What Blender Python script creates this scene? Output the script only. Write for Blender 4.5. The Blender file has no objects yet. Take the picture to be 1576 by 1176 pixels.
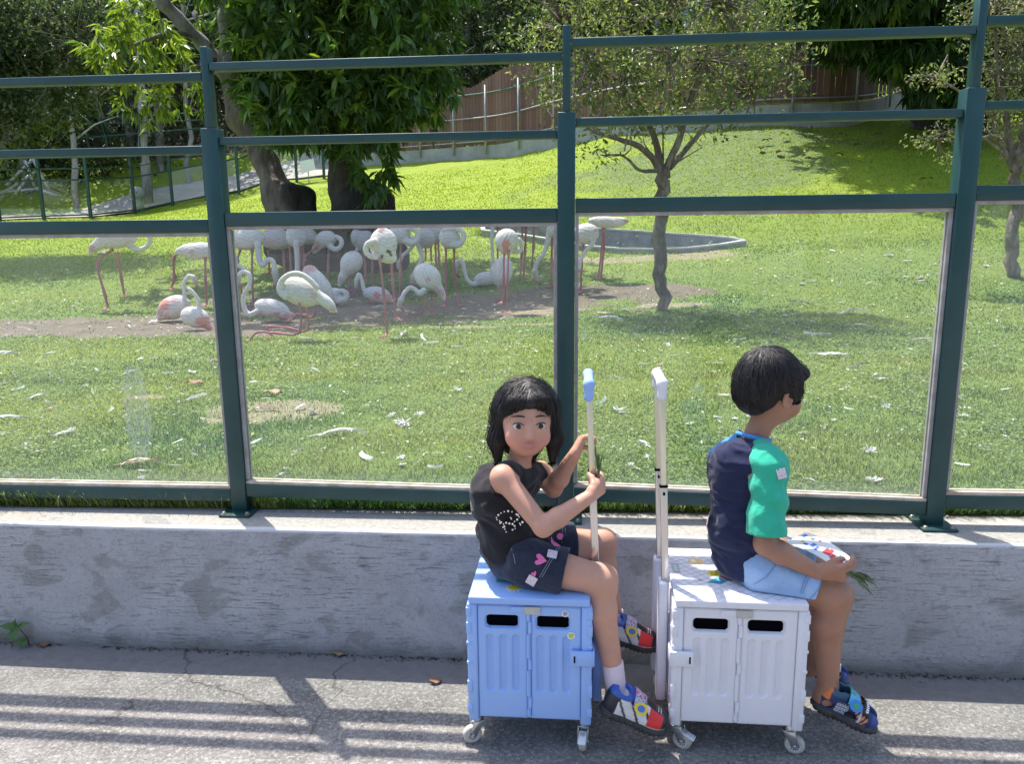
import bpy, bmesh, math, random
import numpy as np
from mathutils import Vector, Matrix
random.seed(7); RNG = np.random.default_rng(7)
sc = bpy.context.scene; COL = sc.collection
R = math.radians

# ------------------------------------------------------------------ camera
TILT, ROLL, FPX, CX, CY, CAMH = R(10.85), .0109, 1181., 788., 588., 1.40
_f = np.array([0, math.cos(TILT), -math.sin(TILT)]); _X = np.array([1., 0, 0]); _U = np.array([0, math.sin(TILT), math.cos(TILT)])
_r = math.cos(ROLL)*_X - math.sin(ROLL)*_U; _u = math.sin(ROLL)*_X + math.cos(ROLL)*_U
cam = bpy.data.cameras.new('camera'); camo = bpy.data.objects.new('camera', cam); COL.objects.link(camo)
cam.sensor_fit = 'HORIZONTAL'; cam.sensor_width = 36; cam.lens = 36*FPX/1576.; cam.clip_start = .05; cam.clip_end = 400
camo.matrix_world = Matrix(((_r[0], _u[0], -_f[0], 0), (_r[1], _u[1], -_f[1], 0), (_r[2], _u[2], -_f[2], CAMH), (0, 0, 0, 1)))
sc.camera = camo
def P(px, py, Y):            # a point of the photograph at distance Y -> world metres
    d = _f + _r*(px-CX)/FPX - _u*(py-CY)/FPX
    return np.array([0, 0, CAMH]) + d*(Y/d[1])

# ------------------------------------------------------------------ light
SUNV = Vector((-.25, .357, 1.0)).normalized()
elev = math.asin(SUNV.z); azim = math.atan2(SUNV.x, SUNV.y)
W = bpy.data.worlds.new('World'); sc.world = W; W.use_nodes = True
wn = W.node_tree.nodes; wl = W.node_tree.links; wn.clear()
sky = wn.new('ShaderNodeTexSky'); sky.sky_type = 'NISHITA'; sky.sun_disc = False
sky.sun_elevation = elev; sky.sun_rotation = azim; sky.altitude = 50; sky.dust_density = 2.0; sky.air_density = 1.0
bg = wn.new('ShaderNodeBackground'); bg.inputs[1].default_value = .15
wo = wn.new('ShaderNodeOutputWorld'); wl.new(sky.outputs[0], bg.inputs[0]); wl.new(bg.outputs[0], wo.inputs[0])
sl = bpy.data.lights.new('sun', 'SUN'); sl.energy = 3.6; sl.angle = R(.53); sl.color = (1, .95, .87)
so = bpy.data.objects.new('sun', sl); COL.objects.link(so); so.rotation_euler = SUNV.to_track_quat('Z', 'Y').to_euler(); so.location = (-4, 8, 20)
sc.view_settings.view_transform = 'Standard'; sc.view_settings.look = 'None'; sc.view_settings.gamma = 1
sc.view_settings.exposure = 1.18
sc.view_settings.use_curve_mapping = False
try:
    sc.cycles.max_bounces = 6; sc.cycles.transparent_max_bounces = 24; sc.cycles.use_denoising = True
    sc.cycles.caustics_reflective = False; sc.cycles.caustics_refractive = False
except Exception: pass

# ------------------------------------------------------------------ materials
def nt(name):
    m = bpy.data.materials.new(name); m.use_nodes = True; t = m.node_tree
    return m, t, t.nodes['Principled BSDF'], t.nodes['Material Output']
def N(t, typ, **kw):
    n = t.nodes.new(typ)
    for k, v in kw.items():
        if k.startswith('i_'):
            n.inputs[k[2:].replace('_', ' ')].default_value = v
        else: setattr(n, k, v)
    return n
def c4(c): return (c[0], c[1], c[2], 1)
def coords(t, scale=(1, 1, 1), kind='Object'):
    tc = N(t, 'ShaderNodeTexCoord'); mp = N(t, 'ShaderNodeMapping'); mp.inputs['Scale'].default_value = scale
    t.links.new(tc.outputs[kind], mp.inputs[0]); return mp.outputs[0]
def noise(t, vec, scale, detail=4, rough=.55, dist=0):
    n = N(t, 'ShaderNodeTexNoise'); n.inputs['Scale'].default_value = scale; n.inputs['Detail'].default_value = detail
    n.inputs['Roughness'].default_value = rough; n.inputs['Distortion'].default_value = dist; t.links.new(vec, n.inputs['Vector']); return n.outputs['Fac']
def ramp(t, fac, stops, interp='LINEAR'):
    r = N(t, 'ShaderNodeValToRGB'); r.color_ramp.interpolation = interp; e = r.color_ramp.elements
    while len(e) > 1: e.remove(e[-1])
    e[0].position = stops[0][0]; s = stops[0][1]; e[0].color = c4(s) if hasattr(s, '__len__') else (s, s, s, 1)
    for p, s in stops[1:]:
        x = e.new(p); x.color = c4(s) if hasattr(s, '__len__') else (s, s, s, 1)
    t.links.new(fac, r.inputs[0]); return r.outputs[0]
def mix(t, fac, a, b, mode='MIX'):
    m = N(t, 'ShaderNodeMix', data_type='RGBA', blend_type=mode)
    for s, v in ((m.inputs[0], fac), (m.inputs[6], a), (m.inputs[7], b)):
        if hasattr(v, 'is_output'): t.links.new(v, s)
        elif hasattr(v, '__len__'): s.default_value = c4(v)
        else: s.default_value = v
    return m.outputs[2]
def math_(t, op, a, b=None, clamp=False):
    m = N(t, 'ShaderNodeMath', operation=op); m.use_clamp = clamp
    for s, v in ((m.inputs[0], a), (m.inputs[1], b)):
        if v is None: continue
        if hasattr(v, 'is_output'): t.links.new(v, s)
        else: s.default_value = v
    return m.outputs[0]
def bump(t, b, h, strength=.4, dist=.01, prev=None):
    n = N(t, 'ShaderNodeBump'); n.inputs['Strength'].default_value = strength; n.inputs['Distance'].default_value = dist
    t.links.new(h, n.inputs['Height'])
    if prev is not None: t.links.new(prev, n.inputs['Normal'])
    if b is not None: t.links.new(n.outputs[0], b.inputs['Normal'])
    return n.outputs[0]
def M(name, col, rough=.5, col2=None, ns=20, lo=.35, hi=.65, bs=None, bst=.2, bd=.002, metal=0, spec=.5, sss=0, transl=0, stretch=(1, 1, 1), rvar=0):
    m, t, b, o = nt(name); b.inputs['Base Color'].default_value = c4(col); b.inputs['Roughness'].default_value = rough
    b.inputs['Metallic'].default_value = metal; b.inputs['Specular IOR Level'].default_value = spec
    v = None
    if col2 is not None or bs or rvar: v = coords(t, stretch)
    c = None
    if col2 is not None:
        c = mix(t, ramp(t, noise(t, v, ns, 5), [(lo, 0.), (hi, 1.)]), col, col2); t.links.new(c, b.inputs['Base Color'])
    if rvar: t.links.new(ramp(t, noise(t, v, ns*2.3, 4), [(.3, max(0, rough-rvar)), (.7, min(1, rough+rvar))]), b.inputs['Roughness'])
    if bs: bump(t, b, noise(t, v, bs, 5), bst, bd)
    if sss: b.inputs['Subsurface Weight'].default_value = sss; b.inputs['Subsurface Radius'].default_value = (.012, .005, .003); b.inputs['Subsurface Scale'].default_value = 1
    if transl:
        tr = N(t, 'ShaderNodeBsdfTranslucent'); mx = N(t, 'ShaderNodeMixShader'); mx.inputs[0].default_value = transl
        tr.inputs[0].default_value = c4([min(1, x*1.5) for x in col])
        if c is not None: t.links.new(c, tr.inputs[0])
        t.links.new(b.outputs[0], mx.inputs[1]); t.links.new(tr.outputs[0], mx.inputs[2]); t.links.new(mx.outputs[0], o.inputs[0])
    return m
def MA(name, rough=.6, spec=.5, bs=None, bst=.3, bd=.003, stretch=(1, 1, 1), sss=0, transl=0, sheen=0, mottle=.12, ms=30):   # colour from the mesh attribute Col
    m, t, b, o = nt(name); a = N(t, 'ShaderNodeAttribute', attribute_name='Col')
    v = coords(t, stretch); c = a.outputs['Color']
    if mottle: c = mix(t, 1, c, ramp(t, noise(t, v, ms, 5), [(.25, 1-mottle), (.75, 1+mottle)]), 'MULTIPLY')
    t.links.new(c, b.inputs['Base Color']); b.inputs['Roughness'].default_value = rough; b.inputs['Specular IOR Level'].default_value = spec
    if sheen: b.inputs['Sheen Weight'].default_value = sheen
    if bs: bump(t, b, noise(t, v, bs, 5), bst, bd)
    if sss: b.inputs['Subsurface Weight'].default_value = sss; b.inputs['Subsurface Radius'].default_value = (.012, .005, .003); b.inputs['Subsurface Scale'].default_value = 1
    if transl:
        tr = N(t, 'ShaderNodeBsdfTranslucent'); mx = N(t, 'ShaderNodeMixShader'); mx.inputs[0].default_value = transl
        cc = mix(t, 1, c, (1.5, 1.6, 1.0), 'MULTIPLY'); t.links.new(cc, tr.inputs[0])
        t.links.new(b.outputs[0], mx.inputs[1]); t.links.new(tr.outputs[0], mx.inputs[2]); t.links.new(mx.outputs[0], o.inputs[0])
    return m

# ------------------------------------------------------------------ object helpers
def tag(o, label=None, cat=None, group=None, kind=None):
    if label: o['label'] = label
    if cat: o['category'] = cat
    if group: o['group'] = group
    if kind: o['kind'] = kind
    return o
def thing(name, label, cat, loc=(0, 0, 0), rz=0, group=None):
    o = bpy.data.objects.new(name, None); COL.objects.link(o); o.location = Vector([float(v) for v in loc]); o.rotation_euler = (0, 0, rz)
    o.empty_display_size = .1
    return tag(o, label, cat, group)
def mkobj(name, me, parent=None):
    o = bpy.data.objects.new(name, me); COL.objects.link(o)
    if parent is not None: o.parent = parent
    return o
def mesh_np(name, V, F, mats, parent=None, smooth=True, org=None, col=None, mi=None):
    V = np.asarray(V, dtype=np.float32)
    if org is not None: V = V - np.asarray(org, dtype=np.float32)
    F = np.asarray(F, dtype=np.int32); k = F.shape[1]
    me = bpy.data.meshes.new(name); me.vertices.add(len(V)); me.vertices.foreach_set('co', V.ravel())
    me.loops.add(F.size); me.loops.foreach_set('vertex_index', F.ravel())
    me.polygons.add(len(F)); me.polygons.foreach_set('loop_start', np.arange(0, F.size, k, dtype=np.int32))
    me.polygons.foreach_set('use_smooth', np.full(len(F), smooth))
    for m in (mats if isinstance(mats, (list, tuple)) else [mats]): me.materials.append(m)
    if mi is not None: me.polygons.foreach_set('material_index', np.asarray(mi, dtype=np.int32))
    me.update(calc_edges=True); me.validate()
    if col is not None:
        a = me.color_attributes.new('Col', 'FLOAT_COLOR', 'POINT')
        c = np.ones((len(V), 4), dtype=np.float32); c[:, :3] = col; a.data.foreach_set('color', c.ravel())
    return mkobj(name, me, parent)
def unit(v): v = np.asarray(v, float); return v/(np.linalg.norm(v)+1e-12)
def frame(d, up=(0, 0, 1)):
    d = unit(d); s = np.cross(d, up)
    if np.linalg.norm(s) < 1e-3: s = np.cross(d, (1, 0, 0))
    s = unit(s); return d, s, np.cross(s, d)
class MB:
    def __init__(s): s.v = []; s.f = []; s.m = []
    def add(s, vs, fs, mi=0):
        b = len(s.v); s.v += [tuple(float(x) for x in v) for v in vs]; s.f += [tuple(b+i for i in f) for f in fs]; s.m += [mi]*len(fs); return s
    def hexa(s, c8, mi=0): return s.add(c8, [(0, 3, 2, 1), (4, 5, 6, 7), (0, 1, 5, 4), (1, 2, 6, 5), (2, 3, 7, 6), (3, 0, 4, 7)], mi)
    def box(s, lo, hi, mi=0):
        x0, y0, z0 = lo; x1, y1, z1 = hi
        return s.hexa([(x0, y0, z0), (x1, y0, z0), (x1, y1, z0), (x0, y1, z0), (x0, y0, z1), (x1, y0, z1), (x1, y1, z1), (x0, y1, z1)], mi)
    def obox(s, c, ax, ay, az, mi=0):
        c = np.array(c, float); ax, ay, az = map(lambda q: np.array(q, float), (ax, ay, az))
        return s.hexa([c-ax-ay-az, c+ax-ay-az, c+ax+ay-az, c-ax+ay-az, c-ax-ay+az, c+ax-ay+az, c+ax+ay+az, c-ax+ay+az], mi)
    def bar(s, a, b, w, h, up=(0, 0, 1), mi=0):
        a = np.array(a, float); b = np.array(b, float); d, sd, u = frame(b-a, up); L = np.linalg.norm(b-a)
        return s.obox((a+b)/2, d*L/2, sd*w/2, u*h/2, mi)
    def tube(s, pts, rads, n=8, mi=0, cap=True, jit=0):
        pts = [np.array(p, float) for p in pts]
        if not hasattr(rads, '__len__'): rads = [rads]*len(pts)
        b = len(s.v); ref = None
        for i, p in enumerate(pts):
            d = unit(pts[min(i+1, len(pts)-1)]-pts[max(i-1, 0)])
            if ref is None: _, sd, u = frame(d)
            else:
                sd = unit(ref-d*np.dot(ref, d)); u = np.cross(sd, d)
            ref = sd
            for k in range(n):
                a = 2*math.pi*k/n; rr = rads[i]*(1+(random.uniform(-jit, jit) if jit else 0))
                s.v.append(tuple(p+sd*math.cos(a)*rr+u*math.sin(a)*rr))
        for i in range(len(pts)-1):
            for k in range(n):
                k2 = (k+1) % n; s.f.append((b+i*n+k, b+i*n+k2, b+(i+1)*n+k2, b+(i+1)*n+k)); s.m.append(mi)
        if cap:
            s.f.append(tuple(b+k for k in range(n))[::-1]); s.m.append(mi)
            s.f.append(tuple(b+(len(pts)-1)*n+k for k in range(n))); s.m.append(mi)
        return s
    def lathe(s, c, axis, prof, n=20, mi=0):     # prof: (distance along axis, radius)
        c = np.array(c, float); d, sd, u = frame(axis); b = len(s.v)
        for (t, r) in prof:
            for k in range(n):
                a = 2*math.pi*k/n; s.v.append(tuple(c+d*t+sd*math.cos(a)*r+u*math.sin(a)*r))
        for i in range(len(prof)-1):
            for k in range(n):
                k2 = (k+1) % n; s.f.append((b+i*n+k, b+i*n+k2, b+(i+1)*n+k2, b+(i+1)*n+k)); s.m.append(mi)
        s.f.append(tuple(b+k for k in range(n))[::-1]); s.m.append(mi)
        s.f.append(tuple(b+(len(prof)-1)*n+k for k in range(n))); s.m.append(mi)
        return s
    def poly(s, pts, nrm, th, mi=0):             # flat outline with thickness
        pts = [np.array(p, float) for p in pts]; nrm = unit(nrm)*th; n = len(pts)
        vs = pts+[p+nrm for p in pts]
        fs = [tuple(range(n))[::-1], tuple(range(n, 2*n))]+[(i, (i+1) % n, n+(i+1) % n, n+i) for i in range(n)]
        return s.add(vs, fs, mi)
    def build(s, name, mats, parent=None, smooth=False, org=None, bevel=0, seg=2):
        me = bpy.data.meshes.new(name); o0 = (0, 0, 0) if org is None else org
        me.from_pydata([(v[0]-o0[0], v[1]-o0[1], v[2]-o0[2]) for v in s.v], [], s.f)
        for m in (mats if isinstance(mats, (list, tuple)) else [mats]): me.materials.append(m)
        me.polygons.foreach_set('material_index', s.m)
        bm = bmesh.new(); bm.from_mesh(me); bmesh.ops.recalc_face_normals(bm, faces=bm.faces)
        if bevel: bmesh.ops.bevel(bm, geom=list(bm.edges), offset=bevel, segments=seg, affect='EDGES', profile=.5, clamp_overlap=True)
        bm.to_mesh(me); bm.free()
        if smooth or bevel:
            me.polygons.foreach_set('use_smooth', [True]*len(me.polygons))
            if bevel and not smooth:
                try: me.set_sharp_from_angle(angle=R(50))
                except Exception: pass
        me.update(); return mkobj(name, me, parent)
def copy_tree(o, parent=None):
    c = o.copy(); COL.objects.link(c); c.parent = parent
    for ch in list(o.children): copy_tree(ch, c)
    return c

# ------------------------------------------------------------------ signed-distance modelling
class SDF:
    def __init__(s): s.p = []
    def cap(s, a, b, ra, rb=None, k=.012, c=None, sub=False):
        s.p.append(('c', np.array(a, float), np.array(b, float), ra, ra if rb is None else rb, k, c, sub)); return s
    def ell(s, c0, rad, ax=None, k=.012, c=None, sub=False):
        A = np.eye(3) if ax is None else np.array(ax, float)     # rows: local axes
        s.p.append(('e', np.array(c0, float), A, np.array(rad, float), 0, k, c, sub)); return s
    @staticmethod
    def dist(p, X):
        if p[0] == 'c':
            a, b, ra, rb = p[1:5]; ba = b-a; q = X-a; h = np.clip(q@ba/(ba@ba+1e-12), 0, 1)
            return np.sqrt(((q-h[..., None]*ba)**2).sum(-1))-(ra+(rb-ra)*h)
        c0, A, r = p[1:4]; q = (X-c0)@A.T; k0 = np.sqrt(((q/r)**2).sum(-1))+1e-9; k1 = np.sqrt(((q/(r*r))**2).sum(-1))+1e-9
        return k0*(k0-1)/k1
    def bb(s, p):
        if p[0] == 'c':
            r = max(p[3], p[4]); return np.minimum(p[1], p[2])-r, np.maximum(p[1], p[2])+r
        e = np.sqrt(((p[2]*p[3][:, None])**2).sum(0)); return p[1]-e, p[1]+e
    def ev(s, X):
        d = np.full(X.shape[:-1], 1.)
        for p in s.p: d = s.comb(d, SDF.dist(p, X), p)
        return d
    @staticmethod
    def comb(d, e, p):
        k = p[5]
        if p[7]:
            h = np.clip(.5-.5*(d+e)/k, 0, 1); return d*(1-h)+(-e)*h+k*h*(1-h)
        h = np.clip(.5+.5*(d-e)/k, 0, 1); return d*(1-h)+e*h-k*h*(1-h)
    def mesh(s, h=.005, post=None, pad=.012):
        bbs = [s.bb(p) for p in s.p if not p[7]]
        lo = np.min([b[0] for b in bbs], 0)-pad-2*h; hi = np.max([b[1] for b in bbs], 0)+pad+2*h
        n = np.ceil((hi-lo)/h).astype(int)+1; D = np.full(n, 1., dtype=np.float32)
        ax = [lo[i]+np.arange(n[i])*h for i in range(3)]
        for p in s.p:
            b0, b1 = s.bb(p); m = p[5]*1.2+pad+2*h
            i0 = np.clip(np.floor((b0-m-lo)/h).astype(int), 0, n-1); i1 = np.clip(np.ceil((b1+m-lo)/h).astype(int)+1, 1, n)
            if np.any(i1 <= i0): continue
            sl_ = tuple(slice(i0[i], i1[i]) for i in range(3))
            X = np.stack(np.meshgrid(*[ax[i][sl_[i]] for i in range(3)], indexing='ij'), -1)
            D[sl_] = SDF.comb(D[sl_], SDF.dist(p, X), p)
        if post is not None:
            X = np.stack(np.meshgrid(*ax, indexing='ij'), -1); D = post(X, D)
        return surfnets(D, lo, h)
    def colors(s, V, base, sharp=.006):
        Wt = np.zeros(len(V)); C = np.zeros((len(V), 3)); mn = np.full(len(V), 9.)
        ps = [p for p in s.p if not p[7]]
        ds = [SDF.dist(p, V) for p in ps]
        mn = np.min(ds, 0)
        for p, d in zip(ps, ds):
            w = np.exp(-(d-mn)/sharp); C += w[:, None]*np.array(p[6] if p[6] is not None else base); Wt += w
        return C/Wt[:, None]
def surfnets(D, lo, h):
    S = D < 0; n = np.array(D.shape); m = n-1
    cs = [(i, j, k) for i in (0, 1) for j in (0, 1) for k in (0, 1)]
    def sub(A, c): return A[c[0]:c[0]+m[0], c[1]:c[1]+m[1], c[2]:c[2]+m[2]]
    cnt = sum(sub(S, c).astype(np.int8) for c in cs); act = (cnt > 0) & (cnt < 8)
    idx = np.argwhere(act); vid = np.full(m, -1, dtype=np.int64); vid[act] = np.arange(len(idx))
    pos = np.zeros((len(idx), 3)); ct = np.zeros(len(idx))
    def at(c): return D[idx[:, 0]+c[0], idx[:, 1]+c[1], idx[:, 2]+c[2]]
    val = {c: at(c).astype(float) for c in cs}
    for a in cs:
        for ax in range(3):
            if a[ax] == 0:
                b = list(a); b[ax] = 1; b = tuple(b); va, vb = val[a], val[b]; x = (va < 0) != (vb < 0)
                t = va/(va-vb+1e-20); q = np.tile(np.array(a, float), (len(idx), 1)); q[:, ax] += t
                pos[x] += q[x]; ct[x] += 1
    V = lo+(idx+pos/ct[:, None])*h; F = []
    for ax in range(3):
        o = [1, 1, 1]; sl0 = [slice(1, n[i]-1) for i in range(3)]; sl0[ax] = slice(0, n[ax]-1); sl1 = list(sl0); sl1[ax] = slice(1, n[ax])
        A = S[tuple(sl0)]; B = S[tuple(sl1)]; e = np.argwhere(A != B)
        if not len(e): continue
        e = e+np.array([1 if i != ax else 0 for i in range(3)]); u, v = [i for i in range(3) if i != ax]
        def g(du, dv):
            q = e.copy(); q[:, u] -= du; q[:, v] -= dv; return vid[q[:, 0], q[:, 1], q[:, 2]]
        qd = np.stack([g(0, 0), g(1, 0), g(1, 1), g(0, 1)], 1); fl = S[e[:, 0], e[:, 1], e[:, 2]]
        if ax == 1: fl = ~fl
        qd[~fl] = qd[~fl][:, ::-1]; F.append(qd)
    F = np.concatenate(F); return V, F[(F >= 0).all(1)]
def wob(X, f, ph=0., seed=1):                      # cheap smooth pseudo-noise for folds and bark, about -1..1
    r = np.random.default_rng(seed); o = 0
    for i in range(5):
        k = r.normal(size=3)*f; o = o+np.sin(X@k+r.uniform(0, 6.28)+1.3*np.sin(X@(r.normal(size=3)*f*.6)+r.uniform(0, 6.28)))
    return o/3.2
def vnoise2(x, y, seed=0):                         # value noise on a lattice
    x = np.asarray(x, float); y = np.asarray(y, float); T = np.random.default_rng(seed).random((256, 256))
    xi = np.floor(x).astype(int); yi = np.floor(y).astype(int); fx = x-xi; fy = y-yi; fx = fx*fx*(3-2*fx); fy = fy*fy*(3-2*fy)
    a = T[xi % 256, yi % 256]; b = T[(xi+1) % 256, yi % 256]; c = T[xi % 256, (yi+1) % 256]; d = T[(xi+1) % 256, (yi+1) % 256]
    return (a*(1-fx)+b*fx)*(1-fy)+(c*(1-fx)+d*fx)*fy
def fbm2(x, y, seed=0, o=4): return sum(vnoise2(x*2**i, y*2**i, seed+i)*.5**i for i in range(o))/sum(.5**i for i in range(o))
# ------------------------------------------------------------------ terrain
_gy = np.array([-100, 8, 9.5, 11, 12.5, 14, 18, 24, 28, 32, 40, 55, 75, 110.]); _gz = np.array([0, 0, .07, .26, .53, .80, 1.58, 2.85, 3.7, 4.7, 8.4, 17., 25, 30])
_yy = np.linspace(0, 110, 1101); _zz = np.interp(_yy, _gy, _gz); _zz = np.convolve(np.pad(_zz, 8, mode='edge'), np.ones(17)/17, 'valid')
def G(x, y):
    x = np.asarray(x, float); y = np.asarray(y, float)
    b = np.interp(y, _yy, _zz); xf = 1+.10*np.clip(x, 0, 7)+.04*np.clip(x, -13, 0)
    w = np.clip((y-29)/9, 0, 1); xf = xf*(1-w)+w
    return .46+b*xf
def hit(px, py, off=0.):                         # where the ray through a photo pixel meets the lawn
    ys = np.concatenate([np.linspace(2.6, 20, 1500), np.linspace(20, 70, 1500)])
    d = _f + _r*(px-CX)/FPX - _u*(py-CY)/FPX
    p = np.array([0, 0, CAMH])+d[None]*(ys/d[1])[:, None]
    k = np.argmax(p[:, 2] < G(p[:, 0], p[:, 1])+off); return p[k] if k > 0 else p[-1]
WA = R(4.9); WT = np.array([math.cos(WA), -math.sin(WA), 0]); WN = np.array([math.sin(WA), math.cos(WA), 0]); WO = np.array([0, 2.345, 0])
def wp(s, off, z): return WO+WT*s+WN*off+np.array([0, 0, z])     # along the wall, behind its face, height

POND = [hit(*q, .10)[:2] for q in [(740, 353), (800, 360), (850, 368), (900, 377), (950, 381), (1010, 382), (1060, 380), (1110, 375), (1150, 369), (1125, 364), (1070, 360), (1010, 356), (932, 351), (860, 346), (780, 341), (740, 345)]]
POND = np.array(POND)
def inpoly(x, y, Q):
    r = np.zeros(np.shape(x), bool); n = len(Q)
    for i in range(n):
        x1, y1 = Q[i]; x2, y2 = Q[(i+1) % n]
        c = ((y1 > y) != (y2 > y)) & (x < (x2-x1)*(y-y1)/(y2-y1+1e-12)+x1); r ^= c
    return r
def soilmask(x, y):
    s = np.zeros(np.shape(x)); st = np.zeros(np.shape(x)); n = fbm2(x*1.7+50, y*1.7+50, 3, 4)-.5
    for (px, py, rx, ry, w) in [(250, 500, 1.9, .85, 1), (60, 505, 1.3, .6, .9), (470, 478, 1.4, .7, .9), (640, 478, 1.9, .75, 1), (800, 468, 1.5, .7, .9), (940, 448, 1.3, .4, .9), (560, 455, 1.0, .5, .8), (380, 460, .9, .6, .6)]:
        c = hit(px, py); d = np.sqrt(((x-c[0])/rx)**2+((y-c[1])/ry)**2); s = np.maximum(s, w*np.clip((1.25-d+n*1.3)*2.0, 0, 1))
    for (px, py, rx, ry) in [(450, 632, .40, .22), (350, 650, .2, .08), (790, 480, .55, .12), (700, 505, .45, .09), (880, 475, .5, .1), (1000, 398, 1.1, .25), (1030, 470, .4, .12), (830, 500, .5, .1), (225, 612, .2, .08)]:
        c = hit(px, py); d = np.sqrt(((x-c[0])/rx)**2+((y-c[1])/ry)**2); st = np.maximum(st, np.clip((1.2-d+n*2.2)*1.6, 0, 1))
    return s, st
def fan(y0, y1, nr, nc, follow=True, side=1.45, pad=3.2):
    ys = np.exp(np.linspace(math.log(y0), math.log(y1), nr)); u = np.linspace(-1, 1, nc)
    X = u[None]*(ys[:, None]*side+pad); Y = np.repeat(ys[:, None], nc, 1)
    if follow: Y = Y-.056*X*np.clip(1-(Y-y0)/2.5, 0, 1)
    i = np.arange((nr-1)*(nc-1)); a = (i//(nc-1))*nc+i % (nc-1); F = np.stack([a, a+1, a+nc+1, a+nc], 1)
    return X, Y, F

# lawn
LY0 = 2.345+.195
X, Y, F = fan(LY0, 34., 420, 330)
Z = G(X, Y)+(fbm2(X*1.2+9, Y*1.2+9, 11)-.5)*.05*np.clip((Y-2.9)/2, 0, 1)+(fbm2(X*.35+9, Y*.35+9, 31)-.5)*.5*np.clip((Y-13)/8, 0, 1)*np.clip((X+5)/3, 0, 1)+(fbm2(X*6, Y*6, 17)-.5)*.02
ins = inpoly(X, Y, POND); Z = np.where(ins, np.minimum(Z-.5, 1.0), Z)
so_, st_ = soilmask(X, Y); Z -= so_*.012
hl = np.clip(1-np.hypot((X-4.6)/4.2, (Y-19)/4.5)+(fbm2(X*.8, Y*.8, 5)-.5)*1.2, 0, 1)
mcol = np.stack([so_, st_, np.clip(hl*2.2, 0, 1)], -1).reshape(-1, 3)
m_lawn, t, b, o = nt('lawn_grass'); v = coords(t); a = N(t, 'ShaderNodeAttribute', attribute_name='Col'); sp = N(t, 'ShaderNodeSeparateColor'); t.links.new(a.outputs['Color'], sp.inputs[0])
gA = mix(t, ramp(t, noise(t, v, 1.1, 6, .6), [(.38, 0.), (.62, 1.)]), (.105, .185, .022), (.17, .235, .035))
gA = mix(t, ramp(t, noise(t, v, 5.5, 6, .65), [(.42, 0.), (.7, .75)]), gA, (.065, .125, .022))
fn = noise(t, v, 70, 5, .7); gA = mix(t, ramp(t, fn, [(.35, .0), (.7, .8)]), gA, (.22, .29, .085))
gA = mix(t, ramp(t, noise(t, v, 33, 4, .7), [(.5, .0), (.72, .55)]), gA, (.05, .09, .018))
far = N(t, 'ShaderNodeTexCoord'); sx = N(t, 'ShaderNodeSeparateXYZ'); t.links.new(far.outputs['Object'], sx.inputs[0])
fy = N(t, 'ShaderNodeMapRange'); t.links.new(sx.outputs[1], fy.inputs[0]); fy.inputs[1].default_value = 10.5; fy.inputs[2].default_value = 15
farc = mix(t, ramp(t, noise(t, v, 1.6, 7, .68), [(.3, 0.), (.7, 1.)]), (.18, .27, .012), (.27, .33, .028))
farc = mix(t, ramp(t, noise(t, v, 14, 5, .7), [(.45, 0.), (.72, .5)]), farc, (.085, .15, .012))
gA = mix(t, fy.outputs[0], gA, farc)
weed = mix(t, ramp(t, noise(t, v, 9, 7, .75), [(.36, 0.), (.66, 1.)]), (.055, .10, .025), (.17, .22, .09))
gA = mix(t, math_(t, 'MULTIPLY', sp.outputs[2], .9), gA, weed)
soil = mix(t, ramp(t, noise(t, v, 3.2, 7, .65), [(.35, 0.), (.68, 1.)]), (.15, .118, .088), (.225, .185, .145))
soil = mix(t, ramp(t, noise(t, v, 60, 5, .7), [(.55, 0.), (.75, .6)]), soil, (.33, .31, .29))
sm = ramp(t, math_(t, 'ADD', math_(t, 'MULTIPLY', sp.outputs[0], .9), math_(t, 'MULTIPLY', math_(t, 'SUBTRACT', noise(t, v, 9, 7, .7), .5), 1.1)), [(.36, 0.), (.62, 1.)])
gA = mix(t, sm, gA, soil)
straw = mix(t, ramp(t, noise(t, v, 45, 5, .8), [(.35, 0.), (.7, 1.)]), (.20, .16, .09), (.46, .40, .27))
stm = ramp(t, math_(t, 'ADD', sp.outputs[1], math_(t, 'MULTIPLY', math_(t, 'SUBTRACT', noise(t, v, 22, 6, .7), .5), 1.2)), [(.42, 0.), (.7, .85)])
gA = mix(t, stm, gA, straw); t.links.new(gA, b.inputs['Base Color']); b.inputs['Roughness'].default_value = .8; b.inputs['Specular IOR Level'].default_value = .25
nb = bump(t, None, noise(t, v, 9, 6, .7), .9, .05); bump(t, b, noise(t, v, 90, 4, .7), .8, .012, nb)
lawn = mesh_np('lawn', np.stack([X, Y, Z], -1).reshape(-1, 3), F, m_lawn, col=mcol); tag(lawn, 'green grassy enclosure ground rising to a small hill', kind='structure')
# hillside far behind
X, Y, F = fan(33.5, 105., 70, 110, False, 1.5, 20)
Z = G(X, Y)+(fbm2(X*.15, Y*.15, 21)-.5)*1.6*np.clip((Y-34)/8, 0, 1)-.04
m_hill = M('hill_soil', (.035, .045, .018), .9, (.09, .075, .045), .8, bs=3, bst=1, bd=.2)
tag(mesh_np('hillside', np.stack([X, Y, Z], -1).reshape(-1, 3), F, m_hill), 'dark overgrown slope behind the enclosure', kind='structure')

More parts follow.
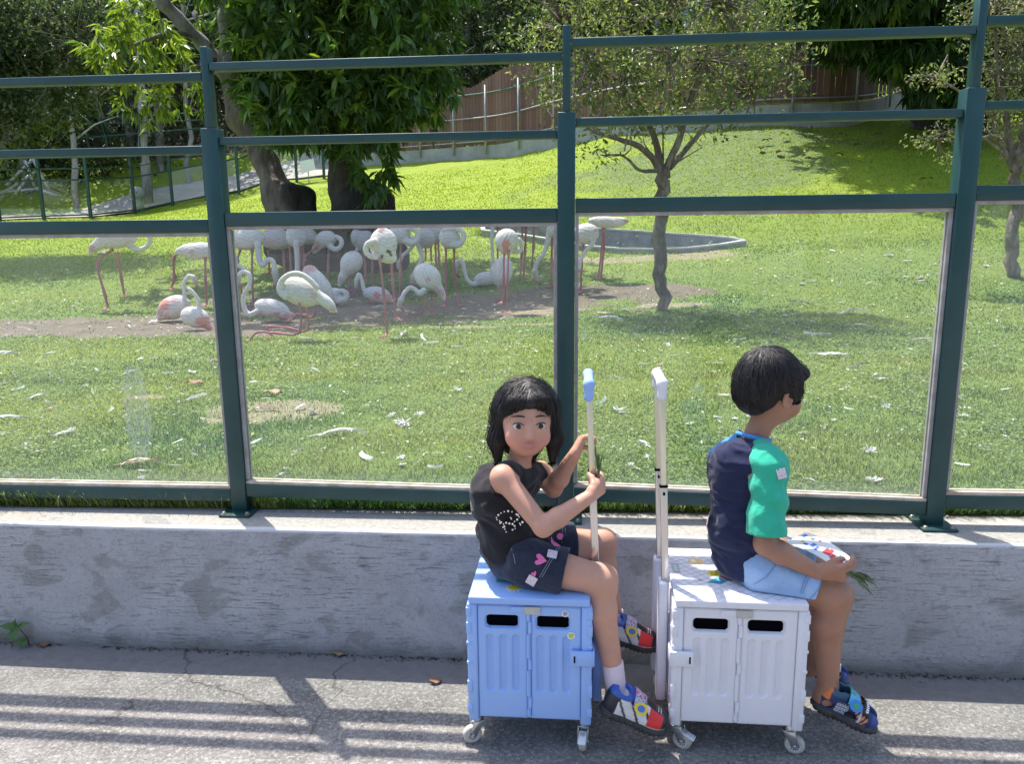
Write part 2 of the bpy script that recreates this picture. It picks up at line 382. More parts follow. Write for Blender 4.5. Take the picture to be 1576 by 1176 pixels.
# pavement
m_pave, t, b, o = nt('rough_pavement'); v = coords(t); tc = N(t, 'ShaderNodeTexCoord')
c = mix(t, ramp(t, noise(t, v, 2.2, 6, .6), [(.35, 0.), (.65, 1.)]), (.15, .14, .127), (.22, .205, .188))
c = mix(t, ramp(t, noise(t, v, 7, 7, .75), [(.44, 0.), (.62, .7)]), c, (.30, .28, .26))
c = mix(t, ramp(t, noise(t, v, 75, 5, .8), [(.50, 0.), (.60, .75)]), c, (.46, .43, .41))
c = mix(t, ramp(t, noise(t, v, 120, 3, .7), [(.57, 0.), (.66, .85)]), c, (.045, .042, .038))
sx = N(t, 'ShaderNodeSeparateXYZ'); t.links.new(tc.outputs['Object'], sx.inputs[0])
dw = math_(t, 'ADD', math_(t, 'ADD', sx.outputs[1], math_(t, 'MULTIPLY', sx.outputs[0], .0857)), math_(t, 'MULTIPLY', noise(t, v, 3, 4), .03))
strip = ramp(t, math_(t, 'SUBTRACT', dw, 1.36), [(.84, 0.), (.87, 1.)])           # smooth mortar fillet by the wall
c = mix(t, strip, c, mix(t, ramp(t, noise(t, v, 26, 6, .7), [(.3, 0.), (.7, 1.)]), (.20, .185, .18), (.27, .25, .24)))
vo = N(t, 'ShaderNodeTexVoronoi', feature='DISTANCE_TO_EDGE'); vo.inputs['Scale'].default_value = .62
ds = N(t, 'ShaderNodeVectorMath', operation='ADD'); nn = N(t, 'ShaderNodeTexNoise'); nn.inputs['Scale'].default_value = 5; nn.inputs['Detail'].default_value = 6; t.links.new(v, nn.inputs['Vector'])
sc_ = N(t, 'ShaderNodeVectorMath', operation='SCALE'); sc_.inputs['Scale'].default_value = .25; t.links.new(nn.outputs['Color'], sc_.inputs[0]); t.links.new(v, ds.inputs[0]); t.links.new(sc_.outputs[0], ds.inputs[1]); t.links.new(ds.outputs[0], vo.inputs['Vector'])
crack = math_(t, 'MULTIPLY', ramp(t, vo.outputs['Distance'], [(.0, 1.), (.0035, 0.)]), ramp(t, noise(t, v, 1.7, 3), [(.40, 0.), (.55, .7)]))
c = mix(t, crack, c, (.06, .052, .047)); t.links.new(c, b.inputs['Base Color']); b.inputs['Roughness'].default_value = .85; b.inputs['Specular IOR Level'].default_value = .3
nb = bump(t, None, noise(t, v, 90, 5, .8), .8, .007); nb = bump(t, None, noise(t, v, 10, 5, .6), .35, .02, nb); bump(t, b, math_(t, 'SUBTRACT', 1., crack), .6, .006, nb)
mb = MB(); mb.add([(-60, -60, 0), (60, -60, 0), wp(60, .05, 0), wp(-60, .05, 0)], [(0, 1, 2, 3)])
tag(mb.build('pavement', m_pave), 'rough speckled concrete walkway', kind='structure')

# concrete kerb wall under the fence
m_wall, t, b, o = nt('wall_concrete'); v = coords(t); vs = coords(t, (1, 1, 9))
c = mix(t, ramp(t, noise(t, v, 3.0, 7, .66, .6), [(.38, 0.), (.62, 1.)]), (.37, .365, .385), (.47, .465, .488))
c = mix(t, ramp(t, noise(t, coords(t, (1, 1, 1.5)), 5.2, 3, .5, .4), [(.585, 0.), (.63, .55)]), c, (.235, .23, .222))
c = mix(t, ramp(t, noise(t, coords(t, (.8, 1, 1.3)), 11, 4, .55, .5), [(.60, 0.), (.65, .5)]), c, (.26, .253, .244))
scr = math_(t, 'MULTIPLY', ramp(t, noise(t, coords(t, (1, 1, 14)), 9, 6, .8, .35), [(.57, 0.), (.61, 1.)]), ramp(t, noise(t, v, 3.2, 4), [(.42, .0), (.55, 1.)]))
for (lx, lz, fr_, r0, r1) in ((-1.52, -.13, 24, .06, .42), (.95, -.22, 30, .05, .22), (1.62, -.18, 34, .02, .2)):     # trowel arcs
    mp = N(t, 'ShaderNodeMapping'); mp.inputs['Location'].default_value = (lx, 0, lz*1.35); mp.inputs['Scale'].default_value = (1, 0, 1.35); t.links.new(N(t, 'ShaderNodeTexCoord').outputs['Object'], mp.inputs[0])
    ln = N(t, 'ShaderNodeVectorMath', operation='LENGTH'); t.links.new(mp.outputs[0], ln.inputs[0]); dd = math_(t, 'ADD', ln.outputs['Value'], math_(t, 'MULTIPLY', noise(t, v, 4, 4, .6), .09))
    w_ = ramp(t, math_(t, 'SINE', math_(t, 'MULTIPLY', dd, fr_*6.28)), [(.72, 0.), (.98, 1.)]); w_ = math_(t, 'MULTIPLY', w_, ramp(t, ln.outputs['Value'], [(r0, 0.), (r0+.03, 1.), (r1, 1.), (r1+.05, 0.)])); w_ = math_(t, 'MULTIPLY', w_, ramp(t, noise(t, v, 9, 5, .7), [(.52, 0.), (.66, .6)])); scr = math_(t, 'MAXIMUM', scr, w_)
c = mix(t, math_(t, 'MULTIPLY', scr, .27), c, (.17, .165, .165))
fine = noise(t, v, 85, 5, .8); c = mix(t, ramp(t, fine, [(.52, 0.), (.64, .5)]), c, (.20, .195, .20))
c = mix(t, ramp(t, noise(t, v, 60, 5, .8), [(.56, 0.), (.66, .4)]), c, (.56, .555, .58))
sx = N(t, 'ShaderNodeSeparateXYZ'); t.links.new(N(t, 'ShaderNodeTexCoord').outputs['Object'], sx.inputs[0])
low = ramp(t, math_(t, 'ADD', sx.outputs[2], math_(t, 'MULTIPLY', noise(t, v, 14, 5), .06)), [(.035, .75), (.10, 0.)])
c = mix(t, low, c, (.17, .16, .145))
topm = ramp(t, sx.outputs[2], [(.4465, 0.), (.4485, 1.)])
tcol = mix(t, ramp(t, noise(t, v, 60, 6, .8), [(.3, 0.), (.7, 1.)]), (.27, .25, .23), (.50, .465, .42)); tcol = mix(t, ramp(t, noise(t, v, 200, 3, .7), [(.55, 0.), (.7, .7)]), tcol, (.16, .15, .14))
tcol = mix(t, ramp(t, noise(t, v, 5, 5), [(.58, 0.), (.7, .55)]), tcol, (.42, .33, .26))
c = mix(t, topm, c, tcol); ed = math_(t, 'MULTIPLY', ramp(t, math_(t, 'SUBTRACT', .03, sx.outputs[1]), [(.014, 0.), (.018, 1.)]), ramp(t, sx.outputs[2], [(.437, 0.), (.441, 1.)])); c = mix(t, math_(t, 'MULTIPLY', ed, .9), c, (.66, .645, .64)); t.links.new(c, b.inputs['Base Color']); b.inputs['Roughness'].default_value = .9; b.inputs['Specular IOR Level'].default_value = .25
nb = bump(t, None, noise(t, v, 120, 4, .7), .5, .003); nb = bump(t, None, math_(t, 'SUBTRACT', 1., scr), .7, .004, nb); bump(t, b, noise(t, v, 5, 5), .5, .012, nb)
prof = [(0, -.05), (0, .436), (.003, .4445), (.010, .4485), (.03, .45), (.31, .453), (.31, .2), (.31, -.05)]
mb = MB(); ns = 240; n = len(prof)
for i in range(ns+1):
    s = -9+18*i/ns; w = .004*math.sin(s*1.7)+.002*math.sin(s*6.1)
    mb.v += [tuple(np.array([s, p[0]+(w if 0 < p[1] < .45 or p[0] < .02 else 0), p[1]])) for p in prof]
for i in range(ns):
    for k in range(n-1): mb.f.append((i*n+k, (i+1)*n+k, (i+1)*n+k+1, i*n+k+1)); mb.m.append(0)
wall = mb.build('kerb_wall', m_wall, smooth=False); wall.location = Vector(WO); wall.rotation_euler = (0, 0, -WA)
tag(wall, 'low weathered grey concrete wall carrying the green fence', 'wall')

# ------------------------------------------------------------------ fence in front
def paint(name, c):
    m, t, b, o = nt(name); v = coords(t); cc = mix(t, ramp(t, noise(t, v, 7, 6, .65), [(.35, 0.), (.7, 1.)]), c, [x*1.22+.004 for x in c])
    cc = mix(t, ramp(t, noise(t, v, 60, 4, .8), [(.66, 0.), (.72, .5)]), cc, (.15, .16, .15))
    t.links.new(cc, b.inputs['Base Color']); t.links.new(ramp(t, noise(t, v, 11, 5), [(.3, .34), (.7, .5)]), b.inputs['Roughness']); bump(t, b, noise(t, v, 60, 3), .06, .002); return m
m_green = paint('green_gloss_paint', (.009, .050, .050)); m_green2 = paint('far_green_paint', (.012, .05, .035))
m_seal = M('silicone_seal', (.42, .40, .40), .6, (.32, .29, .27), 30, bs=80); m_wood = M('sill_strip', (.42, .33, .25), .7, (.62, .54, .46), 25, bs=60)
m_steel = M('galvanised_steel', (.42, .43, .45), .35, (.6, .6, .62), 40, metal=.9, bs=50, bst=.1); m_rust = M('bolt_steel', (.38, .36, .34), .45, (.5, .25, .12), 70, .55, .7, metal=.6)
def glassmat(name, dust=.05, smear=False, tint=(.965, .985, .97)):
    m, t, b, o = nt(name); t.nodes.remove(b); v = coords(t)
    tr = N(t, 'ShaderNodeBsdfTransparent'); tr.inputs[0].default_value = c4(tint)
    gl = N(t, 'ShaderNodeBsdfGlossy'); gl.inputs['Roughness'].default_value = .0; fr = N(t, 'ShaderNodeFresnel'); fr.inputs[0].default_value = 1.45
    m1 = N(t, 'ShaderNodeMixShader'); t.links.new(math_(t, 'MINIMUM', fr.outputs[0], .034), m1.inputs[0]); t.links.new(tr.outputs[0], m1.inputs[1]); t.links.new(gl.outputs[0], m1.inputs[2])
    df = N(t, 'ShaderNodeBsdfDiffuse'); df.inputs[0].default_value = (.72, .76, .72, 1); m2 = N(t, 'ShaderNodeMixShader')
    d = ramp(t, noise(t, v, 3.0, 6, .7), [(.3, dust*.5), (.75, dust*1.5)])
    d = math_(t, 'ADD', d, ramp(t, noise(t, v, 260, 2, .5), [(.74, 0.), (.80, .22)]))
    sx = N(t, 'ShaderNodeSeparateXYZ'); t.links.new(N(t, 'ShaderNodeTexCoord').outputs['Object'], sx.inputs[0])
    d = math_(t, 'ADD', d, ramp(t, sx.outputs[2], [(.10, .13), (.155, 0.)]))
    if smear:                                    # the dried splash on the left-hand pane
        q = N(t, 'ShaderNodeVectorMath', operation='SUBTRACT'); t.links.new(N(t, 'ShaderNodeTexCoord').outputs['Object'], q.inputs[0]); q.inputs[1].default_value = smear
        w = N(t, 'ShaderNodeVectorMath', operation='MULTIPLY'); t.links.new(q.outputs[0], w.inputs[0]); w.inputs[1].default_value = (17, 0, 4.7)
        ln = N(t, 'ShaderNodeVectorMath', operation='LENGTH'); t.links.new(w.outputs[0], ln.inputs[0])
        l2 = math_(t, 'ADD', ln.outputs['Value'], math_(t, 'MULTIPLY', noise(t, v, 30, 5, .7), .35))
        msk = ramp(t, l2, [(0, .35), (1.0, .5), (1.16, 1.), (1.22, 0.)]); d = math_(t, 'ADD', d, math_(t, 'MULTIPLY', msk, ramp(t, noise(t, coords(t, (1, 1, .4)), 150, 4, .8), [(.46, 0.), (.6, .75)])))
    t.links.new(d, m2.inputs[0]); t.links.new(m1.outputs[0], m2.inputs[1]); t.links.new(df.outputs[0], m2.inputs[2]); t.links.new(m2.outputs[0], o.inputs[0]); return m
m_glass = glassmat('dusty_glass', .05)
FL = thing('glass_fence', 'dark green steel fence with glass panes along the top of the concrete wall', 'fence', wp(.165, .16, .45), -WA)
def fl(s, off, z): return (s-.165, off-.16, z-.45)       # fence-local
posts = [(-2.13, 1.72, 1.97), (-.975, 1.746, 1.993), (.165, 1.769, 2.02), (1.362, 1.81, 2.062), (2.54, 1.84, 2.09)]
HW = .0275
for s, zt, ze in posts:
    mb = MB(); mb.box(fl(s-HW, .13, .456), fl(s+HW, .187, zt)); po = mb.build('post', m_green, FL, bevel=.003)
    mb = MB(); mb.box(fl(s-.012, .138, zt-.004), fl(s+.012, .178, ze)); mb.build('post_extension', m_green, po, bevel=.002)
    mb = MB(); mb.box(fl(s-.055, .085, .4525), fl(s+.055, .215, .4595)); mb.build('base_plate', m_green, po, bevel=.0015)
    for dx, dy in ((-.042, .1), (.042, .1), (-.042, .2), (.042, .2)):
        mb = MB(); c0 = fl(s+dx, dy, .459); mb.lathe(c0, (0, 0, 1), [(0, .0085), (.0015, .009), (.002, .0062), (.007, .0062), (.0085, .004)], 10); mb.build('bolt', m_rust, po)
panels = [(-2.13, -.975, 1.917, 1.693, 1.462, .537, .537), (-.975, .165, 1.945, 1.718, 1.482, .556, .540), (.165, 1.362, 1.983, 1.752, 1.511, .562, .534), (1.362, 2.54, 2.007, 1.772, 1.531, .558, .56)]
for k, (s0, s1, z3, z2, z1, z0a, z0b) in enumerate(panels):
    a, b_ = s0+HW+.001, s1-HW-.001
    for zt, h, y0, y1, e in ((z3, .024, .139, .177, -.0145), (z2, .024, .137, .177, 0), (z1, .044, .134, .182, 0)):
        mb = MB(); mb.box(fl(a+e, y0, zt-h), fl(b_-e, y1, zt)); mb.build('rail', m_green, FL, bevel=.002)
    mb = MB(); q = []
    for (x, zt) in ((a, z0a), (b_, z0b)):
        q.append([fl(x, .134, zt-.045), fl(x, .182, zt-.045), fl(x, .182, zt), fl(x, .134, zt)])
    mb.hexa([q[0][0], q[1][0], q[1][1], q[0][1], q[0][3], q[1][3], q[1][2], q[0][2]]); mb.build('bottom_rail', m_green, FL, bevel=.002)
    zt = z1-.0445; zl_, zr_ = z0a+.0005, z0b+.0005; w = .011
    mt = m_glass if k != 0 else glassmat('splashed_glass', .05, tuple(fl(-1.33, .158, .80)))
    def slab(mb, xa, xb, y0, y1, za, zb, h=None, top=None):      # follows the slightly sloping bottom rail
        q = []
        for x, z in ((xa, za), (xb, zb)):
            zz = top if top is not None else z+h; q.append([fl(x, y0, z), fl(x, y1, z), fl(x, y1, zz), fl(x, y0, zz)])
        return mb.hexa([q[0][0], q[1][0], q[1][1], q[0][1], q[0][3], q[1][3], q[1][2], q[0][2]])
    gp = slab(MB(), a+.004, b_-.004, .154, .162, zl_+.001, zr_+.001, top=zt-.002).build('glass_pane', mt, FL)
    for yo in (.1425, .1632):
        MB().box(fl(a, yo, zt-w), fl(b_, yo+.0105, zt)).build('seal_strip', m_seal, gp)
        slab(MB(), a, a+w, yo, yo+.0105, zl_+w+.003, zl_+w+.003, top=zt-w-.001).build('seal_strip', m_seal, gp)
        slab(MB(), b_-w, b_, yo, yo+.0105, zr_+w+.003, zr_+w+.003, top=zt-w-.001).build('seal_strip', m_seal, gp)
        slab(MB(), a, b_, .139 if yo < .15 else .1633, .1535 if yo < .15 else .177, zl_, zr_, h=w).build('sill_strip', m_wood, gp)

# ------------------------------------------------------------------ pond kerb
m_kerb = M('pond_white_kerb', (.78, .77, .75), .7, (.62, .61, .59), 8, bs=30); m_pw = M('pond_wall', (.27, .275, .28), .85, (.42, .42, .41), 5, bs=20); m_water = M('pond_water', (.03, .05, .045), .06, spec=.6)
n = len(POND); cen = POND.mean(0); mb = MB(); PZ = lambda p: float(G(p[0], p[1]))+.10
def dense(Q, m=6):
    o = []
    for i in range(len(Q)):
        p0, p1, p2, p3 = Q[i-1], Q[i], Q[(i+1) % len(Q)], Q[(i+2) % len(Q)]
        for j in range(m):
            u = j/m; o.append(.5*((2*p1)+(-p0+p2)*u+(2*p0-5*p1+4*p2-p3)*u*u+(-p0+3*p1-3*p2+p3)*u**3))
    return np.array(o)
D_ = POND
DN = []
for i in range(n):
    tg = unit(D_[(i+1) % n]-D_[i-1]); DN.append(np.array([-tg[1], tg[0]]))
DN = np.array(DN); sgn = 1 if ((D_+DN*.1-cen)**2).sum() < ((D_-DN*.1-cen)**2).sum() else -1; DN = DN*sgn
ins_ = D_+DN*.095; PL = thing('garden_pond', 'shallow concrete pond with a white kerb behind the small tree', 'pond', (cen[0], cen[1], 1.0))
L0 = np.array([cen[0], cen[1], 1.0])
for kk, (z0, z1, nm, mt) in enumerate(((-.028, .0, 'kerb', m_kerb), (-.75, -.030, 'basin_wall', m_pw))):
    mb = MB()
    for i in range(n):
        j = (i+1) % n; e = .0 if kk == 0 else .012
        A, B, C_, E_ = [np.array([*p, 0]) for p in (D_[i]+DN[i]*e, D_[j]+DN[j]*e, ins_[j]-DN[j]*e, ins_[i]-DN[i]*e)]
        za, zb_ = PZ(D_[i]), PZ(D_[j]); zz = [za, zb_, zb_, za]
        mb.hexa([np.array([q[0], q[1], zz[k]+z0])-L0 for k, q in enumerate((A, B, C_, E_))]+[np.array([q[0], q[1], zz[k]+z1])-L0 for k, q in enumerate((A, B, C_, E_))])
    mb.build(nm, mt, PL)
wz = min(PZ(p) for p in D_)-.34
mb = MB(); mb.poly([(p[0]-L0[0], p[1]-L0[1], wz-1.0) for p in D_+DN*.06], (0, 0, 1), .01); mb.build('water', m_water, PL)
# ------------------------------------------------------------------ the two folding trolley boxes
def plast(name, c, c2):
    m, t, b, o = nt(name); v = coords(t); cc = mix(t, ramp(t, noise(t, v, 6, 5), [(.35, 0.), (.7, 1.)]), c, c2)
    sm = ramp(t, noise(t, coords(t, (1, 1, .25)), 34, 6, .8), [(.58, 0.), (.74, .5)]); cc = mix(t, sm, cc, [x*.72 for x in c])
    t.links.new(cc, b.inputs['Base Color']); b.inputs['Roughness'].default_value = .42; b.inputs['Specular IOR Level'].default_value = .4
    t.links.new(ramp(t, noise(t, v, 30, 5), [(.3, .34), (.7, .52)]), b.inputs['Roughness'])
    b.inputs['Subsurface Weight'].default_value = .06; b.inputs['Subsurface Radius'].default_value = (.01, .01, .01); b.inputs['Subsurface Scale'].default_value = .5
    bump(t, b, noise(t, v, 220, 2), .08, .001); return m
m_blue = plast('blue_plastic', (.30, .47, .86), (.33, .50, .88)); m_whitep = plast('white_plastic', (.72, .715, .775), (.76, .755, .81))
m_dark = M('dark_inside', (.0015, .0015, .003), .9, spec=.05); m_alu = M('aluminium_tube', (.66, .63, .62), .28, (.75, .72, .70), 8, metal=.85, bs=150, bst=.05)
m_alug = M('anodised_tube', (.70, .66, .50), .35, (.78, .74, .60), 8, metal=.55); m_chrome = M('caster_chrome', (.55, .57, .60), .22, metal=1.)
m_wheel = M('caster_tyre', (.60, .57, .52), .35, (.45, .42, .38), 30, spec=.6); m_hub = M('caster_hub', (.80, .80, .80), .3, (.5, .5, .5), 60); m_brake = M('brake_tab', (.78, .78, .80), .4)
m_beige = M('label_strip', (.45, .44, .42), .5, (.52, .50, .47), 60); m_lab = M('label_grey', (.30, .36, .38), .5); m_print = M('label_print', (.80, .84, .82), .5)
def flat(name, c, r=.5): return M(name, c, r)
SK = {k: flat('print_'+k, c) for k, c in dict(yellow=(.80, .62, .05), orange=(.86, .45, .10), red=(.65, .06, .07), green=(.06, .36, .22), teal=(.08, .42, .45), blue=(.08, .18, .58), white=(.82, .82, .82), black=(.02, .02, .02), pink=(.78, .16, .38), lime=(.45, .60, .12)).items()}
def rr(x, z, cx, cz, hw, hh, r):
    qx = np.abs(x-cx)-(hw-r); qz = np.abs(z-cz)-(hh-r); return np.hypot(np.maximum(qx, 0), np.maximum(qz, 0))+np.minimum(np.maximum(qx, qz), 0)-r
def relief_panel(name, x0, x1, z0, z1, grooves, holes, mt, parent, step=.0018):
    nx = int((x1-x0)/step)+1; nz = int((z1-z0)/step)+1; X, Z = np.meshgrid(np.linspace(x0, x1, nx), np.linspace(z0, z1, nz)); Y = np.zeros_like(X)+.004
    for g in grooves:
        d = rr(X, Z, *g[:5]); Y += g[5]*np.clip(.5-d/.005, 0, 1)**1.0
    keep = np.ones_like(X, bool)
    for h in holes:
        d = rr(X, Z, *h); keep &= d > 0; Y += .010*np.clip(1-d/.004, 0, 1)
    e = np.minimum.reduce([X-x0, x1-X, Z-z0, z1-Z]); Y += .003*np.clip(1-e/.004, 0, 1)
    i = np.arange((nz-1)*(nx-1)); a = (i//(nx-1))*nx+i % (nx-1); F = np.stack([a, a+1, a+nx+1, a+nx], 1); k = keep.ravel(); F = F[k[F].any(1)]
    V = np.stack([X, Y, Z], -1).reshape(-1, 3)
    return mesh_np(name, V, F, mt, parent)
def disc(name, cx, cy, z, r, mt, parent, th=.0006, n=28, ry=None, rot=0):
    mb = MB(); ry = ry or r; pts = []
    for i in range(n):
        a = 2*math.pi*i/n; x, y = r*math.cos(a), ry*math.sin(a); pts.append((cx+x*math.cos(rot)-y*math.sin(rot), cy+x*math.sin(rot)+y*math.cos(rot), z))
    mb.poly(pts, (0, 0, 1), th); return mb.build(name, mt, parent)
def caster(parent, x, y, ang, brake, low=.0):
    mb = MB(); mb.lathe((x, y, .062), (0, 0, 1), [(0, .013), (.012, .016), (.028, .013), (.033, .010)], 14); d = np.array([math.cos(ang), math.sin(ang), 0]); s = np.array([-d[1], d[0], 0]); c = np.array([x, y, 0])+d*.016
    for e in (-1, 1): mb.poly([c+s*e*.0125+np.array([0, 0, .020]), c+s*e*.0125+d*.010+np.array([0, 0, .030]), np.array([x, y, .070])+d*.014+s*e*.0125, np.array([x, y, .070])-d*.016+s*e*.0125, c+s*e*.0125-d*.010+np.array([0, 0, .028])], s*e, .0022)
    mb.obox(np.array([x, y, .068]), d*.017, s*.0135, np.array([0, 0, .003])); mb.lathe(c+s*-.0165+np.array([0, 0, .027]), s, [(0, .005), (.033, .005)], 8)
    fk = mb.build('caster_fork', m_chrome, parent, bevel=.0008)
    mb = MB(); cc = c+np.array([0, 0, .027]); mb.lathe(cc-s*.0105, s, [(0, .018), (.001, .023), (.005, .0265), (.016, .0265), (.020, .023), (.021, .018)], 28); mb.build('wheel', m_wheel, parent, smooth=True)
    mb = MB()
    mb.lathe(cc-s*.0113, s, [(0, .015), (.0226, .015)], 20); hb = mb.build('wheel_hub', m_hub, parent)
    mb = MB()
    for i in range(10):
        a = i*math.pi/5; q = cc+d*math.cos(a)*.0105+np.array([0, 0, math.sin(a)*.0105]); mb.lathe(q-s*.0117, s, [(0, .0022), (.0234, .0022)], 6)
    mb.lathe(cc-s*.0122, s, [(0, .004), (.0244, .004)], 8); mb.build('hub_hole', m_dark, hb)
    if brake:
        mb = MB(); mb.hexa([np.array([x, y, 0])+d*a+s*b_+np.array([0, 0, z]) for z0 in (0, 1) for (a, b_, z) in ((.012, -.011, .050+.006*z0), (.050, -.011, .036+.006*z0), (.050, .011, .036+.006*z0), (.012, .011, .050+.006*z0))]); mb.build('brake_tab', m_brake, parent, bevel=.002)
def trolley(loc, yaw, Wd, Dp, mt, label, side, tilt, group='folding trolley boxes the children sit on'):
    T = thing('trolley_box', label, 'folding trolley', loc, yaw, group); h = Wd/2; z0, z1 = .098, .436
    for sx in (-1, 1):                           # corner posts
        for yy in (0, Dp-.03):
            mb = MB(); xa, xb = sorted((sx*h, sx*(h-.028))); mb.box((xa, yy, z0-.012), (xb, yy+.03, z1-.002)); cp = mb.build('corner_post', mt, T, bevel=.005)
            for zc, hh in ((.412, .012), (.365, .015), (.320, .004), (.262, .004), (.19, .018), (.125, .012)):
                xa, xb = sorted((sx*(h-.012), sx*(h+.0014))); y_ = -.0025 if yy == 0 else yy+.004
                MB().box((xa, y_, zc-hh), (xb, y_+.028, zc+hh)).build('ridge', mt, cp, bevel=.0012)
    g = []
    def px(x): return (x-812)/200.*Wd            # proportions read off the photograph of the first box
    xs = [(749, 770, 791), (830, 851, 872)]
    for k, (xa, xb, sl) in enumerate(((-h+.029, -.005, (743, 795)), (.005, h-.029, (824, 876)))):
        gr = [(px(q), .262, .0095, .083, .0095, .0065) for q in xs[k]]; hx = (px(sl[0])+px(sl[1]))/2; hw = (px(sl[1])-px(sl[0]))/2
        relief_panel('front_panel', xa, xb, z0, z1-.006, gr, [(hx, .383, hw, .0165, .008)], mt, T)
        mb = MB(); mb.box((hx-hw-.008, .016, .36), (hx+hw+.008, .05, .405)); mb.build('slot_shade_box', m_dark, T)  # near-black box paints in the shade of the hollow behind the handle slot
    mb = MB(); mb.box((-.004, .0035, z0+.004), (.004, .02, z1-.006)); hg = mb.build('hinge_strip', mt, T)
    for zc, hh in ((.40, .010), (.37, .016), (.315, .034), (.262, .013), (.205, .038), (.15, .014), (.118, .008)):
        mb = MB(); mb.lathe((0.0025 if zc in (.37, .262, .15) else -.0025, .004, zc-hh), (0, 0, 1), [(0, .0045), (2*hh, .0045)], 10); mb.build('hinge_knuckle', mt, hg)
    for sx in (-1, 1):                           # side walls with their own ribs
        mb = MB(); xa, xb = sorted((sx*(h-.003), sx*(h-.012))); mb.box((xa, .028, z0), (xb, Dp-.028, z1-.004))
        for i in range(5): y_ = .05+i*(Dp-.1)/4; xa, xb = sorted((sx*(h-.004), sx*(h+.0005))); mb.box((xa, y_-.008, .15), (xb, y_+.008, .36))
        mb.build('side_panel', mt, T, bevel=.001)
    mb = MB(); mb.box((-h+.028, Dp-.014, z0), (h-.028, Dp-.004, z1-.004)); mb.build('back_panel', mt, T)
    mb = MB(); mb.box((-h+.02, .02, z0-.006), (h-.02, Dp-.02, z0+.004)); mb.build('bottom_panel', mt, T)
    mb = MB(); mb.box((-h+.006, -.004, z1), (h-.006, Dp-.004, z1+.020)); mb.box((-h+.016, .006, z1-.006), (h-.016, Dp-.014, z1)); lid = mb.build('lid', mt, T, bevel=.006, seg=3)
    mb = MB(); mb.box((-h*.30, .0005, .4115), (-.012, .004, .4285)); mb.build('lid_catch', mt, T, bevel=.0006)
    mb = MB(); mb.box((-.012, -.0005, .4085), (.030, .004, .4295)); mb.build('label_strip', m_beige, T)
    sx = side; cx = sx*(h-.012); mb = MB(); xa, xb = sorted((sx*(h+.003), sx*(h-.056)))
    mb.box((xa, -.011, .268), (xb, -.001, .311)); mb.box((min(sx*(h+.001), sx*(h+.007)), -.011, .268), (max(sx*(h+.001), sx*(h+.007)), .045, .311)); la = mb.build('side_latch', mt, T, bevel=.003)
    mb = MB(); mb.box((sx*(h-.046)-.002, -.0125, .279), (sx*(h-.046)+.002, -.010, .298)); mb.build('latch_slit', m_dark, la)
    # pull handle
    y0, y1 = .105, .255
    for yy in (y0, y1):
        mb = MB(); xa, xb = sorted((sx*(h+.004), sx*(h+.030))); mb.box((xa, yy-.022, .105), (xb, yy+.022, .462)); mb.build('pole_housing', mt, T, bevel=.006)
        f = lambda z: (sx*(h+.012)-tilt*(z-.46), yy, z)
        mb = MB(); mb.bar(f(.44), f(.732), .020, .014, (0, 1, 0)); mb.build('lower_pole', m_alu, T, bevel=.002)
        mb = MB(); mb.bar(f(.7325), f(1.0), .016, .011, (0, 1, 0)); mb.build('upper_pole', m_alug, T, bevel=.002)
        mb = MB(); mb.bar(f(.728), f(.7345), .022, .016, (0, 1, 0)); mb.build('pole_collar', m_dark, T, bevel=.001)
        q = f(.712); mb = MB(); mb.box((q[0]-.003, yy-.0115, .708), (q[0]+.003, yy-.0085, .716)); mb.build('lock_button', m_dark, T)
    f = lambda z: np.array([sx*(h+.012)-tilt*(z-.46), 0, z]); q = f(1.0); S = SDF()
    for yy in (y0, y1): S.cap(q+[0, yy, -.022], q+[0, yy, .012], .0125, k=.006)
    S.cap(q+[0, y0, .014], q+[0, y1, .014], .0135, k=.012); V, F = S.mesh(.003); mesh_np('handle_grip', V, F, mt, T)
    return T, lid, h, z1+.0205
TB, lidb, hb_, zl = trolley((.038, 1.885, 0), -R(5), .335, .30, m_blue, 'sky blue folding trolley box under the girl in black', 1, .045)
caster(TB, -.148, .035, R(200), False); caster(TB, .148, .035, R(262), True); caster(TB, -.145, .265, R(160), False); caster(TB, .145, .265, R(160), False)
TW, lidw, hw_, zl = trolley((.592, 1.852, 0), -R(5.5), .35, .345, m_whitep, 'white folding trolley box under the boy in the navy shirt', -1, .04)
caster(TW, -.150, .035, R(-25), True); caster(TW, .150, .035, R(-12), False); caster(TW, -.15, .305, R(170), False); caster(TW, .15, .305, R(150), False)
# stickers
def star(mb, cx, cy, r0, r1, n, z, th=.0005):
    mb.poly([(cx+(r1 if i % 2 else r0)*math.cos(math.pi*i/n), cy+(r1 if i % 2 else r0)*math.sin(math.pi*i/n), z) for i in range(2*n)], (0, 0, 1), th)
mb = MB(); star(mb, -.045, .055, .014, .030, 11, zl); s_ = mb.build('sun_sticker', SK['white'], lidb); disc('sun_face', -.045, .055, zl+.0006, .015, SK['yellow'], s_)
mb = MB(); mb.poly([(-.095, .085, zl), (-.06, .095, zl), (-.055, .125, zl), (-.10, .13, zl)], (0, 0, 1), .0005); mb.build('lid_sticker', SK['teal'], lidb)
m_badge = flat('print_amber', (.80, .56, .22))
def front_sticker(par, x, z, r, c1, c2):
    mb = MB(); mb.poly([(x+r*math.cos(a*math.pi/7)*(1+.12*math.sin(3*a)), .0028, z+r*math.sin(a*math.pi/7)) for a in range(14)], (0, -1, 0), .0006); q = mb.build('sticker', c1, par)
    mb = MB(); mb.poly([(x+r*.72*math.cos(a*math.pi/5)*(1+.2*math.sin(2*a)), .0020, z+r*.7*math.sin(a*math.pi/5)) for a in range(10)], (0, -1, 0), .0005); mb.build('sticker_print', c2, q)
